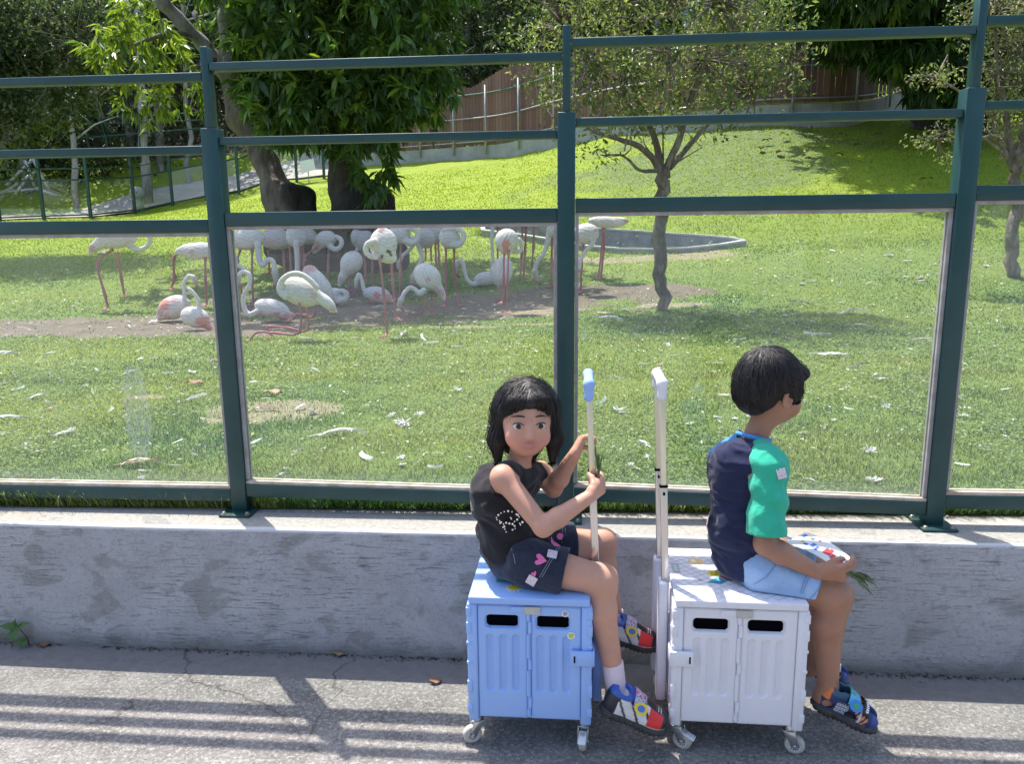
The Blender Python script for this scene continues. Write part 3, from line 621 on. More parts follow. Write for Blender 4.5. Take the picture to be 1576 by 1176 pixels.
front_sticker(TB, px_ := .096, .413, .0095, SK['white'], m_lab); front_sticker(TB, .112, .350, .0105, SK['white'], SK['lime'])
disc('orange_badge', -.085, .245, zl, .022, m_badge, lidw, ry=.020); disc('badge_print', -.092, .245, zl+.0007, .007, SK['white'], lidw, ry=.009)
b_ = disc('smiley_sticker', -.045, .165, zl, .018, SK['yellow'], lidw)
disc('smiley_eye', -.051, .170, zl+.0006, .0022, SK['black'], b_, n=10); disc('smiley_eye', -.040, .170, zl+.0006, .0022, SK['black'], b_, n=10)
mb = MB(); mb.tube([(-.045+.010*math.cos(a), .163+.008*math.sin(a), zl+.0006) for a in np.linspace(-2.7, -.4, 8)], .0010, 5); mb.build('smiley_mouth', SK['black'], b_)
mb = MB(); mb.poly([(-.075, .105, zl), (-.035, .098, zl), (-.012, .125, zl), (-.040, .142, zl)], (0, 0, 1), .0005); q = mb.build('shell_sticker', SK['teal'], lidw)
mb = MB(); mb.poly([(-.067, .108, zl+.0006), (-.038, .102, zl+.0006), (-.020, .122, zl+.0006)], (0, 0, 1), .0004); mb.build('sticker_wave', SK['blue'], q)
mb = MB(); mb.poly([(-.034, .145, zl), (-.008, .118, zl), (-.001, .124, zl), (-.028, .152, zl)], (0, 0, 1), .0005); mb.build('red_sticker', SK['red'], lidw)
mb = MB(); mb.poly([(-.096, .118, zl), (-.082, .114, zl), (-.090, .124, zl)], (0, 0, 1), .0005); mb.build('red_sticker', SK['red'], lidw)
mb = MB(); mb.poly([(-.158, .165, zl), (-.137, .165, zl), (-.137, .225, zl), (-.158, .225, zl)], (0, 0, 1), .0007); q = mb.build('size_label', m_lab, lidw)
mb = MB()
for i in range(7): mb.box((-.152, .173+i*.0068, zl+.0007), (-.143-.0012*(i % 3), .1765+i*.0068, zl+.0012))
mb.box((-.1555, .168, zl+.0007), (-.1545, .222, zl+.0012)); mb.box((-.1405, .168, zl+.0007), (-.1395, .222, zl+.0012)); mb.build('label_print', m_print, q)
mb = MB()                                        # grid lines printed on the white lid
m_grid = flat('grid_print', (.50, .50, .58))
def clipline(c, n_):
    pts = []
    for (a, b2) in (((-.165, .012), (.165, .012)), ((.165, .012), (.165, .325)), ((.165, .325), (-.165, .325)), ((-.165, .325), (-.165, .012))):
        da, db = np.dot(a, n_)-c, np.dot(b2, n_)-c
        if da*db < 0: u = da/(da-db); pts.append(np.array(a)+(np.array(b2)-np.array(a))*u)
    return pts
for ang in (35, 125):
    n_ = np.array([math.cos(R(ang)), math.sin(R(ang))])
    for i in range(-14, 24):
        p_ = clipline(i*.0215, n_)
        if len(p_) == 2: mb.bar((*p_[0], zl), (*p_[1], zl), .0009, .0004)
mb.build('lid_grid', m_grid, lidw)
# ------------------------------------------------------------------ the children
def skin(name, a, b_):
    m, t, b, o = nt(name); v = coords(t)
    c = mix(t, ramp(t, noise(t, v, 14, 5), [(.35, 0.), (.7, 1.)]), a, b_); t.links.new(c, b.inputs['Base Color'])
    t.links.new(ramp(t, noise(t, v, 40, 4), [(.3, .42), (.7, .58)]), b.inputs['Roughness']); b.inputs['Specular IOR Level'].default_value = .42
    b.inputs['Subsurface Weight'].default_value = .18; b.inputs['Subsurface Radius'].default_value = (.014, .005, .003); b.inputs['Subsurface Scale'].default_value = 1
    bump(t, b, noise(t, v, 420, 3, .6), .10, .0012); return m
m_sg = skin('girl_skin', (.49, .245, .165), (.54, .27, .185)); m_sb = skin('boy_skin', (.36, .175, .105), (.41, .20, .125))
m_hair = M('black_hair', (.009, .008, .009), .46, (.018, .015, .015), 60, bs=420, bst=.6, bd=.002, stretch=(1, 1, .10), spec=.4)
m_eye = M('eye_white', (.62, .60, .58), .2); m_iris = M('dark_iris', (.018, .010, .007), .12); m_lip = M('lips', (.42, .12, .10), .45)
def rotz(v, a): c, s = math.cos(a), math.sin(a); return np.array([v[0]*c-v[1]*s, v[0]*s+v[1]*c, v[2]])
def head(S, c, F_, U_, s=1.):
    """adds a child's head; c = centre between the ears, F_ = where the face looks. returns local->world"""
    F_ = unit(F_); U_ = unit(np.array(U_)-F_*np.dot(F_, U_)); Rt = np.cross(F_, U_); A = np.array([Rt, F_, U_])
    L = lambda x, y, z: np.array(c)+(Rt*x+F_*y+U_*z)*s
    S.ell(L(0, -.010, .026), np.array([.072, .086, .076])*s, A, k=.02)
    S.ell(L(0, .024, -.028), np.array([.058, .057, .064])*s, A, k=.03)
    S.ell(L(0, .048, -.066), np.array([.026, .022, .020])*s, A, k=.022)
    for e in (-1, 1):
        S.ell(L(e*.034, .052, -.038), np.array([.024, .018, .023])*s, A, k=.022, c=None if s > 1.01 else (.64, .28, .215))
        S.ell(L(e*.030, .090, .000), np.array([.016, .012, .010])*s, A, k=.012, sub=True)
        S.ell(L(e*.072, -.006, -.014), np.array([.007, .017, .027])*s, A, k=.006)
        S.ell(L(e*.077, -.003, -.010), np.array([.005, .009, .015])*s, A, k=.003, sub=True)
        S.cap(L(e*.017, .078, .008), L(e*.044, .066, .008), .0038*s, k=.004)       # upper lid
        S.cap(L(e*.019, .078, -.009), L(e*.042, .068, -.008), .0032*s, k=.004)     # lower lid
        S.ell(L(e*.0075, .087, -.027), np.array([.0065, .006, .005])*s, A, k=.004)
    S.cap(L(0, .080, .010), L(0, .092, -.022), .0050*s, .0078*s, k=.012)
    S.ell(L(0, .0795, -.0475), np.array([.0165, .008, .0040])*s, A, k=.004, c=(.50, .19, .17))
    S.ell(L(0, .0785, -.0555), np.array([.0135, .008, .0048])*s, A, k=.004, c=(.50, .19, .17))
    return L, A
def face_bits(L, A, s, par, org, hairmat=None):
    for e in (-1, 1):
        mb = MB(); c0 = L(e*.030, .0665, -.0005); mb.lathe(c0-A[1]*.0125*s, A[1], [(.0125*s*(1-math.cos(a)), .0125*s*math.sin(a)) for a in np.linspace(.05, 3.1, 12)], 18); ey = mb.build('eye', m_eye, par, smooth=True, org=org)
        g = unit(A[1]); mb = MB(); mb.lathe(c0+g*.0098*s, g, [(0, .0072*s), (.0016*s, .0066*s), (.0026*s, .0040*s), (.003*s, .001)], 16); mb.build('iris', m_iris, ey, smooth=True, org=org)
        mb = MB(); mb.tube([L(e*x, y, z) for x, y, z in ((.016, .0805, .004), (.023, .0815, .0085), (.031, .0785, .0095), (.040, .0725, .007), (.045, .068, .003))], [.0008, .0015, .0016, .0014, .0006], 6); mb.build('eyelash', m_hair, par, smooth=True, org=org)
        mb = MB(); mb.tube([L(e*x, y, z) for x, y, z in ((.014, .082, .0265), (.024, .0805, .0285), (.036, .0745, .0275), (.048, .063, .022))], [.0012, .0024, .0022, .0008], 6); mb.build('eyebrow', m_hair, par, smooth=True, org=org)
def hand(S, w, d, n, side, curl=(.5, .6, .7, .8), thumb=(.5, .6), s=1., spread=.04, k=.004):
    """w wrist, d wrist->knuckles, n palm side normal, side +1/-1 puts the thumb on cross(d,n)*side"""
    d = unit(d); n = unit(np.array(n)-d*np.dot(n, d)); t = np.cross(d, n)*side; w = np.array(w, float)
    for i in range(4):
        off = (1.5-i)*.0138*s; S.cap(w+d*.012*s+t*off*.5, w+d*.058*s+t*off, .0125*s, .0095*s, k=.008)
    S.cap(w+d*.016*s+t*.012*s+n*.004*s, w+d*.040*s+t*.020*s+n*.007*s, .013*s, .010*s, k=.010)
    ln = (.93, 1.03, .96, .78)
    for i in range(4):
        off = (1.5-i)*.0142*s; p = w+d*(.060-.004*abs(i-1.2))*s+t*off; dd = unit(d+t*(1.5-i)*spread); a = 0
        for j, (l, r0, r1) in enumerate(((.026, .0078, .0072), (.018, .0072, .0067), (.014, .0067, .0058))):
            a += curl[i]*(.9 if j == 0 else 1.1); v = unit(dd*math.cos(a)+n*math.sin(a)); q = p+v*l*ln[i]*s; S.cap(p, q, r0*s, r1*s, k=k*.6); p = q
    p = w+d*.026*s+t*.022*s+n*.006*s; a0 = unit(d*.75+t*.62+n*.25)
    for j, (l, r0, r1) in enumerate(((.024, .0095, .0082), (.020, .0080, .0066))):
        v = unit(a0+(n*thumb[0]-t*thumb[1])*(j+.6)); q = p+v*l*s; S.cap(p, q, r0*s, r1*s, k=k); p = q
def cloth(name, c, c2, ws=900, sheen=.2):
    m, t, b, o = nt(name); v = coords(t); cc = mix(t, ramp(t, noise(t, v, 18, 6, .7), [(.35, 0.), (.7, 1.)]), c, c2); t.links.new(cc, b.inputs['Base Color'])
    b.inputs['Roughness'].default_value = .85; b.inputs['Sheen Weight'].default_value = sheen; b.inputs['Specular IOR Level'].default_value = .2
    nb = bump(t, None, noise(t, v, ws, 2), .25, .001); nb = bump(t, None, noise(t, v, 28, 3, .5, .8), .5, .006, nb); bump(t, b, noise(t, v, 9, 3, .5, 1.5), .5, .012, nb); return m
m_black = cloth('black_jersey', (.014, .012, .015), (.022, .020, .024)); m_navy = cloth('navy_jersey', (.014, .018, .055), (.020, .026, .070)); m_grn = cloth('green_jersey', (.030, .42, .27), (.04, .47, .31)); m_cyan = cloth('bright_blue_jersey', (.06, .27, .72), (.07, .30, .76))
m_dden = cloth('dark_denim', (.018, .022, .042), (.034, .042, .070), 600); m_lden = cloth('light_denim', (.27, .42, .66), (.38, .53, .76), 600); m_thread = flat('seam_thread', (.30, .36, .45)); m_sock = cloth('pink_sock', (.72, .60, .66), (.76, .64, .70))
def strands(name, S, c, n, par, org, region, flow, length, mt, lift=.002, wdt=.0035, seed=3, seg=6):
    """tapered locks that follow the surface of the hair volume"""
    rg = np.random.default_rng(seed); c = np.array(c); d = rg.normal(size=(n*3, 3)); d /= np.linalg.norm(d, axis=1)[:, None]; d = d[region(d)][:n]; n = len(d)
    lo_ = np.full(n, .03); hi_ = np.full(n, .2)
    for _ in range(14): md = (lo_+hi_)/2; ins_ = S.ev(c+d*md[:, None]) < 0; lo_ = np.where(ins_, md, lo_); hi_ = np.where(ins_, hi_, md)
    p = c+d*lo_[:, None]; L_ = length*rg.uniform(.6, 1.1, (n, 1)); path = [p]; nrm = lambda v: v/(np.linalg.norm(v, axis=1)[:, None]+1e-9)
    for j in range(seg):
        e = .002; g = nrm(np.stack([S.ev(p+np.eye(3)[i]*e)-S.ev(p-np.eye(3)[i]*e) for i in range(3)], 1))
        f = flow(p, d)+rg.normal(size=(n, 3))*.10; f = nrm(f-g*(f*g).sum(1)[:, None]*.97); p = p+f*L_/seg; p = p-g*(S.ev(p)-lift*rg.uniform(.1, 1.2, n))[:, None]; path.append(p)
    e0 = wdt*rg.uniform(.5, 1.1, n); mul = [.35]+[.9-.1*q for q in range(seg-1)]+[.1]; V = []; k = 4
    for j in range(seg+1):
        t_ = nrm(path[min(j+1, seg)]-path[max(j-1, 0)]); sd = nrm(np.cross(t_, nrm(path[j]-c))); up_ = np.cross(sd, t_)
        for i in range(k): a_ = 2*math.pi*i/k; V.append(path[j]+(sd*math.cos(a_)+up_*math.sin(a_))*(e0*mul[j])[:, None])
    V = np.stack(V, 1).reshape(-1, 3); b0 = np.arange(n)[:, None]*(seg+1)*k; F = np.concatenate([b0+np.array([[j*k+i, j*k+(i+1) % k, (j+1)*k+(i+1) % k, (j+1)*k+i]]) for j in range(seg) for i in range(k)])
    return mesh_np(name, V, F, mt, par, org=org)
def basis(Fd, tiltF=0):
    Fd = unit(Fd); U_ = np.array([0, 0, 1.]); Lt = np.cross(U_, Fd); return np.array([Fd, Lt, U_])

def shoe(par, org, heel, toe, up, kind, s=1.):
    """heel / toe on the sole line; local x forward, y to the left, z up from the sole"""
    heel, toe = np.array(heel), np.array(toe); Ln = np.linalg.norm(toe-heel); X = unit(toe-heel); Z = unit(np.array(up)-X*np.dot(up, X)); Yv = np.cross(Z, X)
    A = np.array([X, Yv, Z]); q = Ln/.175; W_ = lambda V: heel+(np.asarray(V)*q*np.array([1, 1.05, 1.3]))@A
    out = []
    S = SDF()                                    # sole: two flattened lobes
    S.ell((.030, 0, .012), (.034, .029, .013), k=.02); S.ell((.085, .002, .011), (.05, .027, .012), k=.02); S.ell((.130, .003, .012), (.046, .036, .013), k=.02)
    V, F = S.mesh(.0028, post=lambda Xg, D: np.maximum(D, -(Xg[..., 2]-.002)) + (.0012*np.sign(np.sin(Xg[..., 0]*520))*(Xg[..., 2] < .010)))
    so_ = mesh_np('sole', W_(V), F, SOLE, par, org=org); out.append(so_)
    S = SDF(); S.ell((.030, 0, .036), (.031, .027, .036), k=.02); S.ell((.075, .002, .034), (.045, .028, .030), k=.02); S.ell((.125, .003, .026), (.045, .033, .024), k=.02); S.ell((.045, 0, .062), (.030, .025, .016), k=.02)
    def post(Xg, D):
        x, y, z = Xg[..., 0], Xg[..., 1], Xg[..., 2]; D = np.maximum(D, .012-z)
        D = np.maximum(D, -(np.sqrt((x-.040)**2/.55+(y)**2)-.021 + np.clip(.062-z, 0, 1)*.6))      # ankle opening
        D = np.maximum(D, z-.066)
        if kind == 'sandal':
            for (cx, cz, rx, rz) in ((.028, .030, .014, .009), (.088, .027, .016, .008)):
                D = np.maximum(D, -(np.sqrt(((x-cx)/rx)**2+((z-cz)/rz)**2)-1)*.006*np.where(np.abs(y) > .012, 1, -9))
        return D
    V, F = S.mesh(.0024, post=post); x, y, z = V.T; C = np.zeros((len(V), 3))
    if kind == 'sneaker':
        C[:] = (.74, .74, .76); seam = np.sin(x*190+z*150)
        C[seam > .80] = (.02, .02, .025); C[(x < .030)] = (.02, .022, .035); C[(z > .058)] = (.03, .10, .42)
        C[(x > .112) & (np.abs(y-.003) > .012) & (z > .020)] = (.74, .035, .04); C[(x > .100) & (np.abs(y-.003) < .013) & (z > .03)] = (.025, .025, .03)
        C[(x > .150)] = (.03, .03, .035); C[(z < .021) & (x > .1)] = (.62, .61, .62); C[(z < .017)] = (.05, .05, .06)
        st = (np.abs(y-.003) < .011) & (x > .128) & (x < .148) & (np.sin(x*900) > .3) & (z > .03); C[st] = (.6, .6, .6)
        C[(np.abs(np.sin(x*90+z*60)) < .12) & (x > .03) & (x < .1)] = (.03, .03, .04)
    else:
        C[:] = (.020, .035, .13); C[z > .056] = (.03, .09, .16); C[(x < .022) & (z > .040)] = (.75, .20, .04)
        ck = (x > .045) & (x < .075) & (z < .046) & (z > .022) & ((np.floor(x/.0035)+np.floor(z/.0035)) % 2 == 0); C[ck] = (.55, .58, .65)
        s3 = (x > .095) & (x < .128) & (np.sin((x-z*.7)*560) > .0) & (z > .018); C[s3] = (.75, .28, .08); C[(x > .14)] = (.03, .075, .30); C[(x > .108) & (x < .113) & (z > .02)] = (.6, .62, .66)
    up_ = mesh_np('shoe_upper', W_(V), F, SHOEM, par, org=org, col=C); out.append(up_)
    # strap with its badge
    def arc(x0, w, h0, lift, rng=(-1.35, 1.35), n=13):
        vs = []
        for e in (-w, w):
            for i in range(n):
                a = rng[0]+(rng[1]-rng[0])*i/(n-1); vs.append((x0+e+.012*math.sin(a)*0, .031*math.sin(a), h0+.024*math.cos(a)+lift-(e*.35)))
        fs = [(i, i+1, n+i+1, n+i) for i in range(n-1)]; V0 = np.array(vs); V1 = V0+np.array([0, 0, .004]); m_ = len(V0)
        F_ = fs+[tuple(m_+k for k in f[::-1]) for f in fs]+[(0, n, m_+n, m_), (n-1, m_+n-1, m_+2*n-1, 2*n-1)]+[(i, m_+i, m_+i+1, i+1) for i in range(n-1)]+[(n+i, n+i+1, m_+n+i+1, m_+n+i) for i in range(n-1)]
        return np.concatenate([V0, V1]), F_
    V0, F0 = arc(.082, .016, .038, .003); C0 = np.zeros((len(V0), 3))
    mb = MB(); mb.add(W_(V0), F0); st = mb.build('strap', STRAP1 if kind == 'sneaker' else STRAP2, par, smooth=False, org=org)
    for (r, mtb, dz) in ((.0155, SK['yellow'] if kind == 'sneaker' else m_cyan, 0), (.0085, SK['blue'] if kind == 'sneaker' else SK['green'], .0012)):
        mb = MB(); cpt = np.array([.086, -.026, .052+0]); nn = unit([.15, -.85, .55]); e1 = unit(np.cross(nn, [1, 0, 0])); e2 = np.cross(nn, e1); pts = [W_(cpt+nn*(.003+dz)+e1*r*.8*math.cos(a)+e2*r*1.15*math.sin(a)) for a in np.linspace(0, 2*math.pi, 13)[:-1]]
        mb.poly(pts, nn@A, .0015); mb.build('badge', mtb, st, org=org)
    if kind == 'sandal':
        V0, F0 = arc(.118, .009, .024, .007, (-1.2, 1.2)); mb = MB(); mb.add(W_(V0), F0); s2 = mb.build('toe_strap', SK['black'], par, org=org)
        for i_ in range(6):                      # the worn white lettering across the strap
            a_ = -.95+i_*.17; e_ = np.array([0, math.sin(a_), math.cos(a_)]); q_ = np.array([.1185, .031*math.sin(a_), .024+.024*math.cos(a_)+.0108]); tv = np.array([0, math.cos(a_), -math.sin(a_)])
            mb = MB(); mb.hexa([W_(q_+np.array([sx_*.0042, 0, 0])+tv*sy_*.0017+e_*sz_*.0006) for sz_ in (0, 1) for (sx_, sy_) in ((-1, -1), (1, -1), (1, 1), (-1, 1))]); mb.build('letter', SK['white'], s2, org=org)
    return W_, A, q
SOLE = M('shoe_sole', (.022, .022, .026), .6, (.05, .05, .05), 60); SHOEM = MA('shoe_upper', .45, bs=400, bst=.15, bd=.001, mottle=.1)
STRAP1 = M('sneaker_strap', (.35, .48, .66), .35, (.55, .06, .08), 160, .5, .56); STRAP2 = M('sandal_strap', (.10, .42, .66), .35, (.08, .32, .12), 60, .5, .54)

# ---- girl ----
SEAT = .458
gF = unit([math.cos(R(30)), -math.sin(R(30)), 0]); gL = np.cross([0, 0, 1], gF)      # gL = her left (away from the camera)
gorg = np.array([.04, 2.03, SEAT]); GP = thing('person', 'child in black sleeveless top and dark denim shorts sitting on the blue trolley box', 'person', gorg)
hipN, hipF = P(812, 866, 1.965), P(838, 842, 2.125); pel = P(800, 852, 2.045); chest = P(776, 762, 2.05); belly = P(785, 820, 2.045)
shN, shF = P(774, 735, 1.955), P(832, 728, 2.135); elN, wrN = P(836, 812, 1.885), P(908, 764, 1.915); elF, wrF = P(852, 752, 2.11), P(884, 700, 2.05)
knN, anN = P(925, 893, 1.925), P(946, 1042, 1.915); knF, anF = P(926, 836, 2.15), P(948, 962, 2.14); neckb = P(796, 722, 2.045)
hc = P(809, 645, 2.03); GFc = unit([.12, -1, -.02])
S = SDF(); A = np.array([gF, gL, [0, 0, 1]])
S.ell(chest, (.070, .098, .085), A, k=.03); S.ell(belly, (.072, .088, .09), A, k=.03); S.ell(pel, (.080, .100, .065), A, k=.03)
S.cap(shN, shF, .030, k=.04); S.cap(neckb, hc-[0, 0, .045], .034, .030, k=.02)
S.cap(hipN, knN, .056, .041, k=.025); S.cap(hipF, knF, .056, .041, k=.025)
for kn, an in ((knN, anN), (knF, anF)):
    ca = kn+(an-kn)*.30+unit(np.array([-1, .0, 0]))*.010; S.cap(kn, ca, .039, .039, k=.02); S.cap(ca, an, .039, .024, k=.02)
    S.cap(an, an+np.array([-.004, 0, -.045]), .024, .022, k=.012); S.cap(kn+[.010, 0, .006], kn+[.010, 0, -.020], .030, .028, k=.02)
for sh, el, wr in ((shN, elN, wrN), (shF, elF, wrF)):
    S.cap(sh, el, .031, .024, k=.02); m1 = el+(wr-el)*.3; S.cap(el, m1, .0245, .0255, k=.012); S.cap(m1, wr, .0255, .0175, k=.012)
hand(S, wrN, unit(P(926, 748, 1.95)-wrN), unit([-.5, .9, .3]), 1, curl=(.75, .8, .85, .9), thumb=(.9, .5), s=.94)
hand(S, wrF, unit(P(897, 672, 2.075)-wrF), unit([.9, .3, .2]), 1, curl=(.75, .8, .85, .9), thumb=(.9, .5), s=.90)
hL, hA = head(S, hc, GFc, [.03, 0, 1], 1.0)
V, F = S.mesh(.0036); col = S.colors(V, (.57, .305, .215)); 
m_sga = MA('girl_skin_tone', .5, .42, bs=420, bst=.1, bd=.001, sss=.15, mottle=.14, ms=11)
mesh_np('body', V, F, m_sga, GP, org=gorg, col=col)
face_bits(hL, hA, 1., GP, gorg)
# hair
H = SDF(); ax = hA
H.ell(hL(0, -.016, .034), (.081, .088, .079), ax, k=.02); H.ell(hL(0, -.050, -.030), (.076, .056, .085), ax, k=.03)
for e in (-1, 1): H.cap(hL(e*.070, -.004, .03), hL(e*.079, .006, -.055), .019, .021, k=.02); H.cap(hL(e*.079, .006, -.055), hL(e*.074, .012, -.112), .021, .010, k=.02)
H.cap(hL(0, -.062, -.06), hL(-.01, -.060, -.135), .060, .028, k=.03); H.ell(hL(0, .056, .062), (.056, .026, .020), ax, k=.015)
H.ell(hL(0, .074, -.026), (.057, .055, .066), ax, k=.014, sub=True)
V, F = H.mesh(.004, post=lambda X, D: D+.0014*wob(X*np.array([1, 1, .15]), 260, seed=4)); hair = mesh_np('hair', V, F, m_hair, GP, org=gorg)
def gflow(p, d):
    l = (p-hc)@ax.T; return -ax[2][None]+ax[0][None]*(np.sign(l[:, 0])*.55*(l[:, 2] > .02))[:, None]+ax[1][None]*np.where((l[:, 1] > .02) & (l[:, 2] > .03), .45, -.15)[:, None]
strands('hair_strand', H, hL(0, -.01, .02), 2400, hair, gorg, lambda d: ((d@ax.T)[:, 1] < .45) | ((d@ax.T)[:, 2] > .55), gflow, .10, m_hair, seed=5, wdt=.0021, lift=.0016)
hair.children[0]['kind'] = 'stuff'
fly_ = strands('stray_hair', H, hL(0, -.01, .02), 260, hair, gorg, lambda d: ((d@ax.T)[:, 1] < .3) | ((d@ax.T)[:, 2] > .6), gflow, .13, m_hair, seed=15, wdt=.0008, lift=.009); fly_['kind'] = 'stuff'
# top
T_ = SDF(); T_.ell(chest+gF*.000-[0, 0, .002], (.088, .109, .096), A, k=.03); T_.ell(belly-[0, 0, .005]+gF*.004, (.088, .102, .10), A, k=.03); T_.ell(pel+[0, 0, .012]-gF*.004, (.093, .110, .060), A, k=.03); T_.cap(shN+gL*.022+[0, 0, .004], shF-gL*.022+[0, 0, .004], .036, k=.03); T_.cap(chest-gF*.035+[0, 0, .03], belly-gF*.035, .058, k=.03)
def gpost(X, D):
    fold = wob(X*np.array([1, 1, 1.4]), 34, seed=9)*.0060+np.abs(wob(X*np.array([1, 1, 1.8]), 48, seed=19))*.0040; D = D+fold
    n_ = X-(chest+np.array([0, 0, .0])); 
    for sh, sg in ((shN, -1), (shF, 1)):
        d = X-(sh+gL*sg*.012+np.array([0, 0, -.016])); D = np.maximum(D, -(np.sqrt((d@gF)**2+(d[..., 2])**2)-.036 + np.clip(-.010-(d@gL)*sg, 0, 1)*3.0))
    dn = X-(neckb+gF*.010+np.array([0, 0, .020])); D = np.maximum(D, -(np.sqrt((dn@gF)**2+(dn@gL)**2)-.042+np.clip(-.004-dn[..., 2], 0, 1)*1.5))
    return np.maximum(D, (SEAT+.022)-X[..., 2] + 0*D)
V, F = T_.mesh(.0042, post=gpost); top = mesh_np('sleeveless_top', V, F, m_black, GP, org=gorg)
# shorts: pelvis plus two short legs
def shorts(S, pel, hips, knees, A, frac, r0, r1, flare=.0):
    S.ell(pel+[0, 0, -.004], (.092, .112, .066), A, k=.02)
    for hp, kn in zip(hips, knees): S.cap(hp, hp+(kn-hp)*frac, r0, r1, k=.015)
B_ = SDF(); shorts(B_, pel, (hipN, hipF), (knN, knF), A, .50, .067, .064)
def hempost(hips, knees, frac, inner, zmin, seed):
    def f(X, D):
        D = D+wob(X, 40, seed=seed)*.0038+wob(X, 95, seed=seed+1)*.0014
        for hp, kn in zip(hips, knees):
            ax_ = unit(kn-hp); c0 = hp+(kn-hp)*frac; t_ = (X-c0)@ax_; rad = np.sqrt((((X-c0)-t_[..., None]*ax_)**2).sum(-1)); near = rad < .085
            D = np.where(near, np.maximum(D, t_), D); D = np.where(near & (t_ > -.035), np.maximum(D, -(rad-inner)), D)
        return np.maximum(D, zmin-X[..., 2])
    return f
V, F = B_.mesh(.0038, post=hempost((hipN, hipF), (knN, knF), .52, .056, SEAT+.001, 31)); sh_ = mesh_np('denim_shorts', V, F, m_dden, GP, org=gorg)
def on_surface(S, p, view, off=.0015):          # slide a point along the sight line on to a garment
    p = np.array(p, float); v = unit(view)
    for i in range(60):
        d = float(S.ev(p+v*0));
        if abs(d-off) < .0004: break
        p = p+v*(d-off)*.8
    return p
def seam(S, pts, Y, par, org, mt=m_thread, r=.0009):
    cam_ = np.array([0, 0, CAMH]); o = []
    for (x, y) in pts: q = P(x, y, Y); v = unit(q-cam_); o.append(on_surface(S, q-v*.1, v, .003))
    mb = MB(); mb.tube(o, r, 4); return mb.build('seam', mt, par, org=org)
def patch(name, S, px, py, Y, shape, mt, par, org, off=.0035, th=.0008):
    """small print or patch whose outline (in photo pixels about px,py) is laid on the garment surface"""
    cam_ = np.array([0, 0, CAMH]); pts = []
    for (dx, dy) in shape:
        q = P(px+dx, py+dy, Y); v = unit(q-cam_); pts.append(on_surface(S, q-v*.10, v, off))
    pts = np.array(pts); c = pts.mean(0); v = unit(c-cam_); mb = MB(); n = len(pts)
    c = on_surface(S, c-v*.05, v, off)
    mb.add([c]+list(pts), [(0, i+1, (i+1) % n+1) for i in range(n)]); mb.add([c+v*.004]+list(pts+v*.004), [(0, (i+1) % n+1, i+1) for i in range(n)])
    return mb.build(name, mt, par, org=org)
heart = [(0, -3), (2.5, -7), (7, -8), (9, -4), (7, 1), (0, 10), (-7, 1), (-9, -4), (-7, -8), (-2.5, -7)]
hrot = lambda sh, a, s=1: [((x*math.cos(a)-y*math.sin(a))*s, (x*math.sin(a)+y*math.cos(a))*s) for x, y in sh]
cir = lambda r, n=12: [(r*math.cos(a), r*math.sin(a)) for a in np.linspace(0, 2*math.pi, n+1)[:-1]]
rect = lambda w, h, a=0: hrot([(-w, -h), (w, -h), (w, h), (-w, h)], a)
m_patch = M('square_sticker', (.74, .66, .74), .6, (.60, .42, .55), 240, .52, .6)
patch('heart_print', B_, 832, 862, 1.93, hrot(heart, -R(78), 1.0), SK['pink'], sh_, gorg); patch('heart_print', B_, 822, 884, 1.92, hrot(heart, -R(20), .45), SK['pink'], sh_, gorg)
patch('flower_print', B_, 862, 826, 1.97, cir(5.2), SK['pink'], sh_, gorg); patch('leaf_print', B_, 851, 835, 1.96, [(-3, -9), (1, -2), (10, 4), (12, 6), (2, 6), (-3, 0)], SK['pink'], sh_, gorg); patch('flower_print', B_, 855, 808, 2.0, cir(5), SK['pink'], sh_, gorg)
for dq in (0, 4):
    seam(B_, [(862-dq, 842), (856-dq, 852), (848-dq, 865), (841-dq, 877), (834-dq, 889)], 1.94, sh_, gorg, m_thread, .0006); seam(B_, [(869-dq, 801), (870-dq, 812), (870-dq, 824), (869-dq, 836)], 2.0, sh_, gorg, m_thread, .0006)
seam(B_, [(787, 845), (791, 857), (793, 868)], 1.98, sh_, gorg, m_thread, .0006)
patch('square_sticker', B_, 850, 853, 1.95, rect(7.5, 6, R(12)), m_patch, sh_, gorg, off=.0045); patch('square_sticker', B_, 818, 894, 1.92, rect(7.5, 7, R(30)), m_patch, sh_, gorg, off=.0045)
m_gem = M('rhinestone', (.78, .80, .86), .12, metal=.6, spec=.8)
gem = [(764, 797), (767, 793), (771, 790), (776, 788), (782, 787), (788, 788), (765, 800), (769, 802), (772, 804), (775, 807), (776, 811), (777, 815), (779, 819), (779, 805), (784, 806), (789, 807), (792, 810), (793, 814), (789, 816), (786, 797), (787, 799), (795, 792), (797, 793), (799, 796), (800, 806), (801, 808), (804, 804), (796, 800), (792, 803), (770, 805), (774, 812)]
for x, y in gem: patch('rhinestone', T_, x, y, 1.96, cir(1.15 if (x+y) % 3 else 1.8, 6), m_gem, top, gorg, off=.004)
# socks + shoes
for kn, an in ((knN, anN), (knF, anF)):
    d = unit(kn-an); S = SDF(); S.cap(an-d*.055, an+d*.045, .0275, .029, k=.01); V, F = S.mesh(.003, post=lambda X, D: np.maximum(D+.0006*np.sin(X[..., 2]*900), ((X-(an+d*.043))@d))); mesh_np('sock', V, F, m_sock, GP, org=gorg)
shoe(GP, gorg, P(922, 1094, 1.895), P(1024, 1132, 1.87), unit([.25, -.12, 1]), 'sneaker')
shoe(GP, gorg, P(922, 982, 2.12), P(1012, 1004, 2.09), unit([.12, -.15, 1]), 'sneaker')

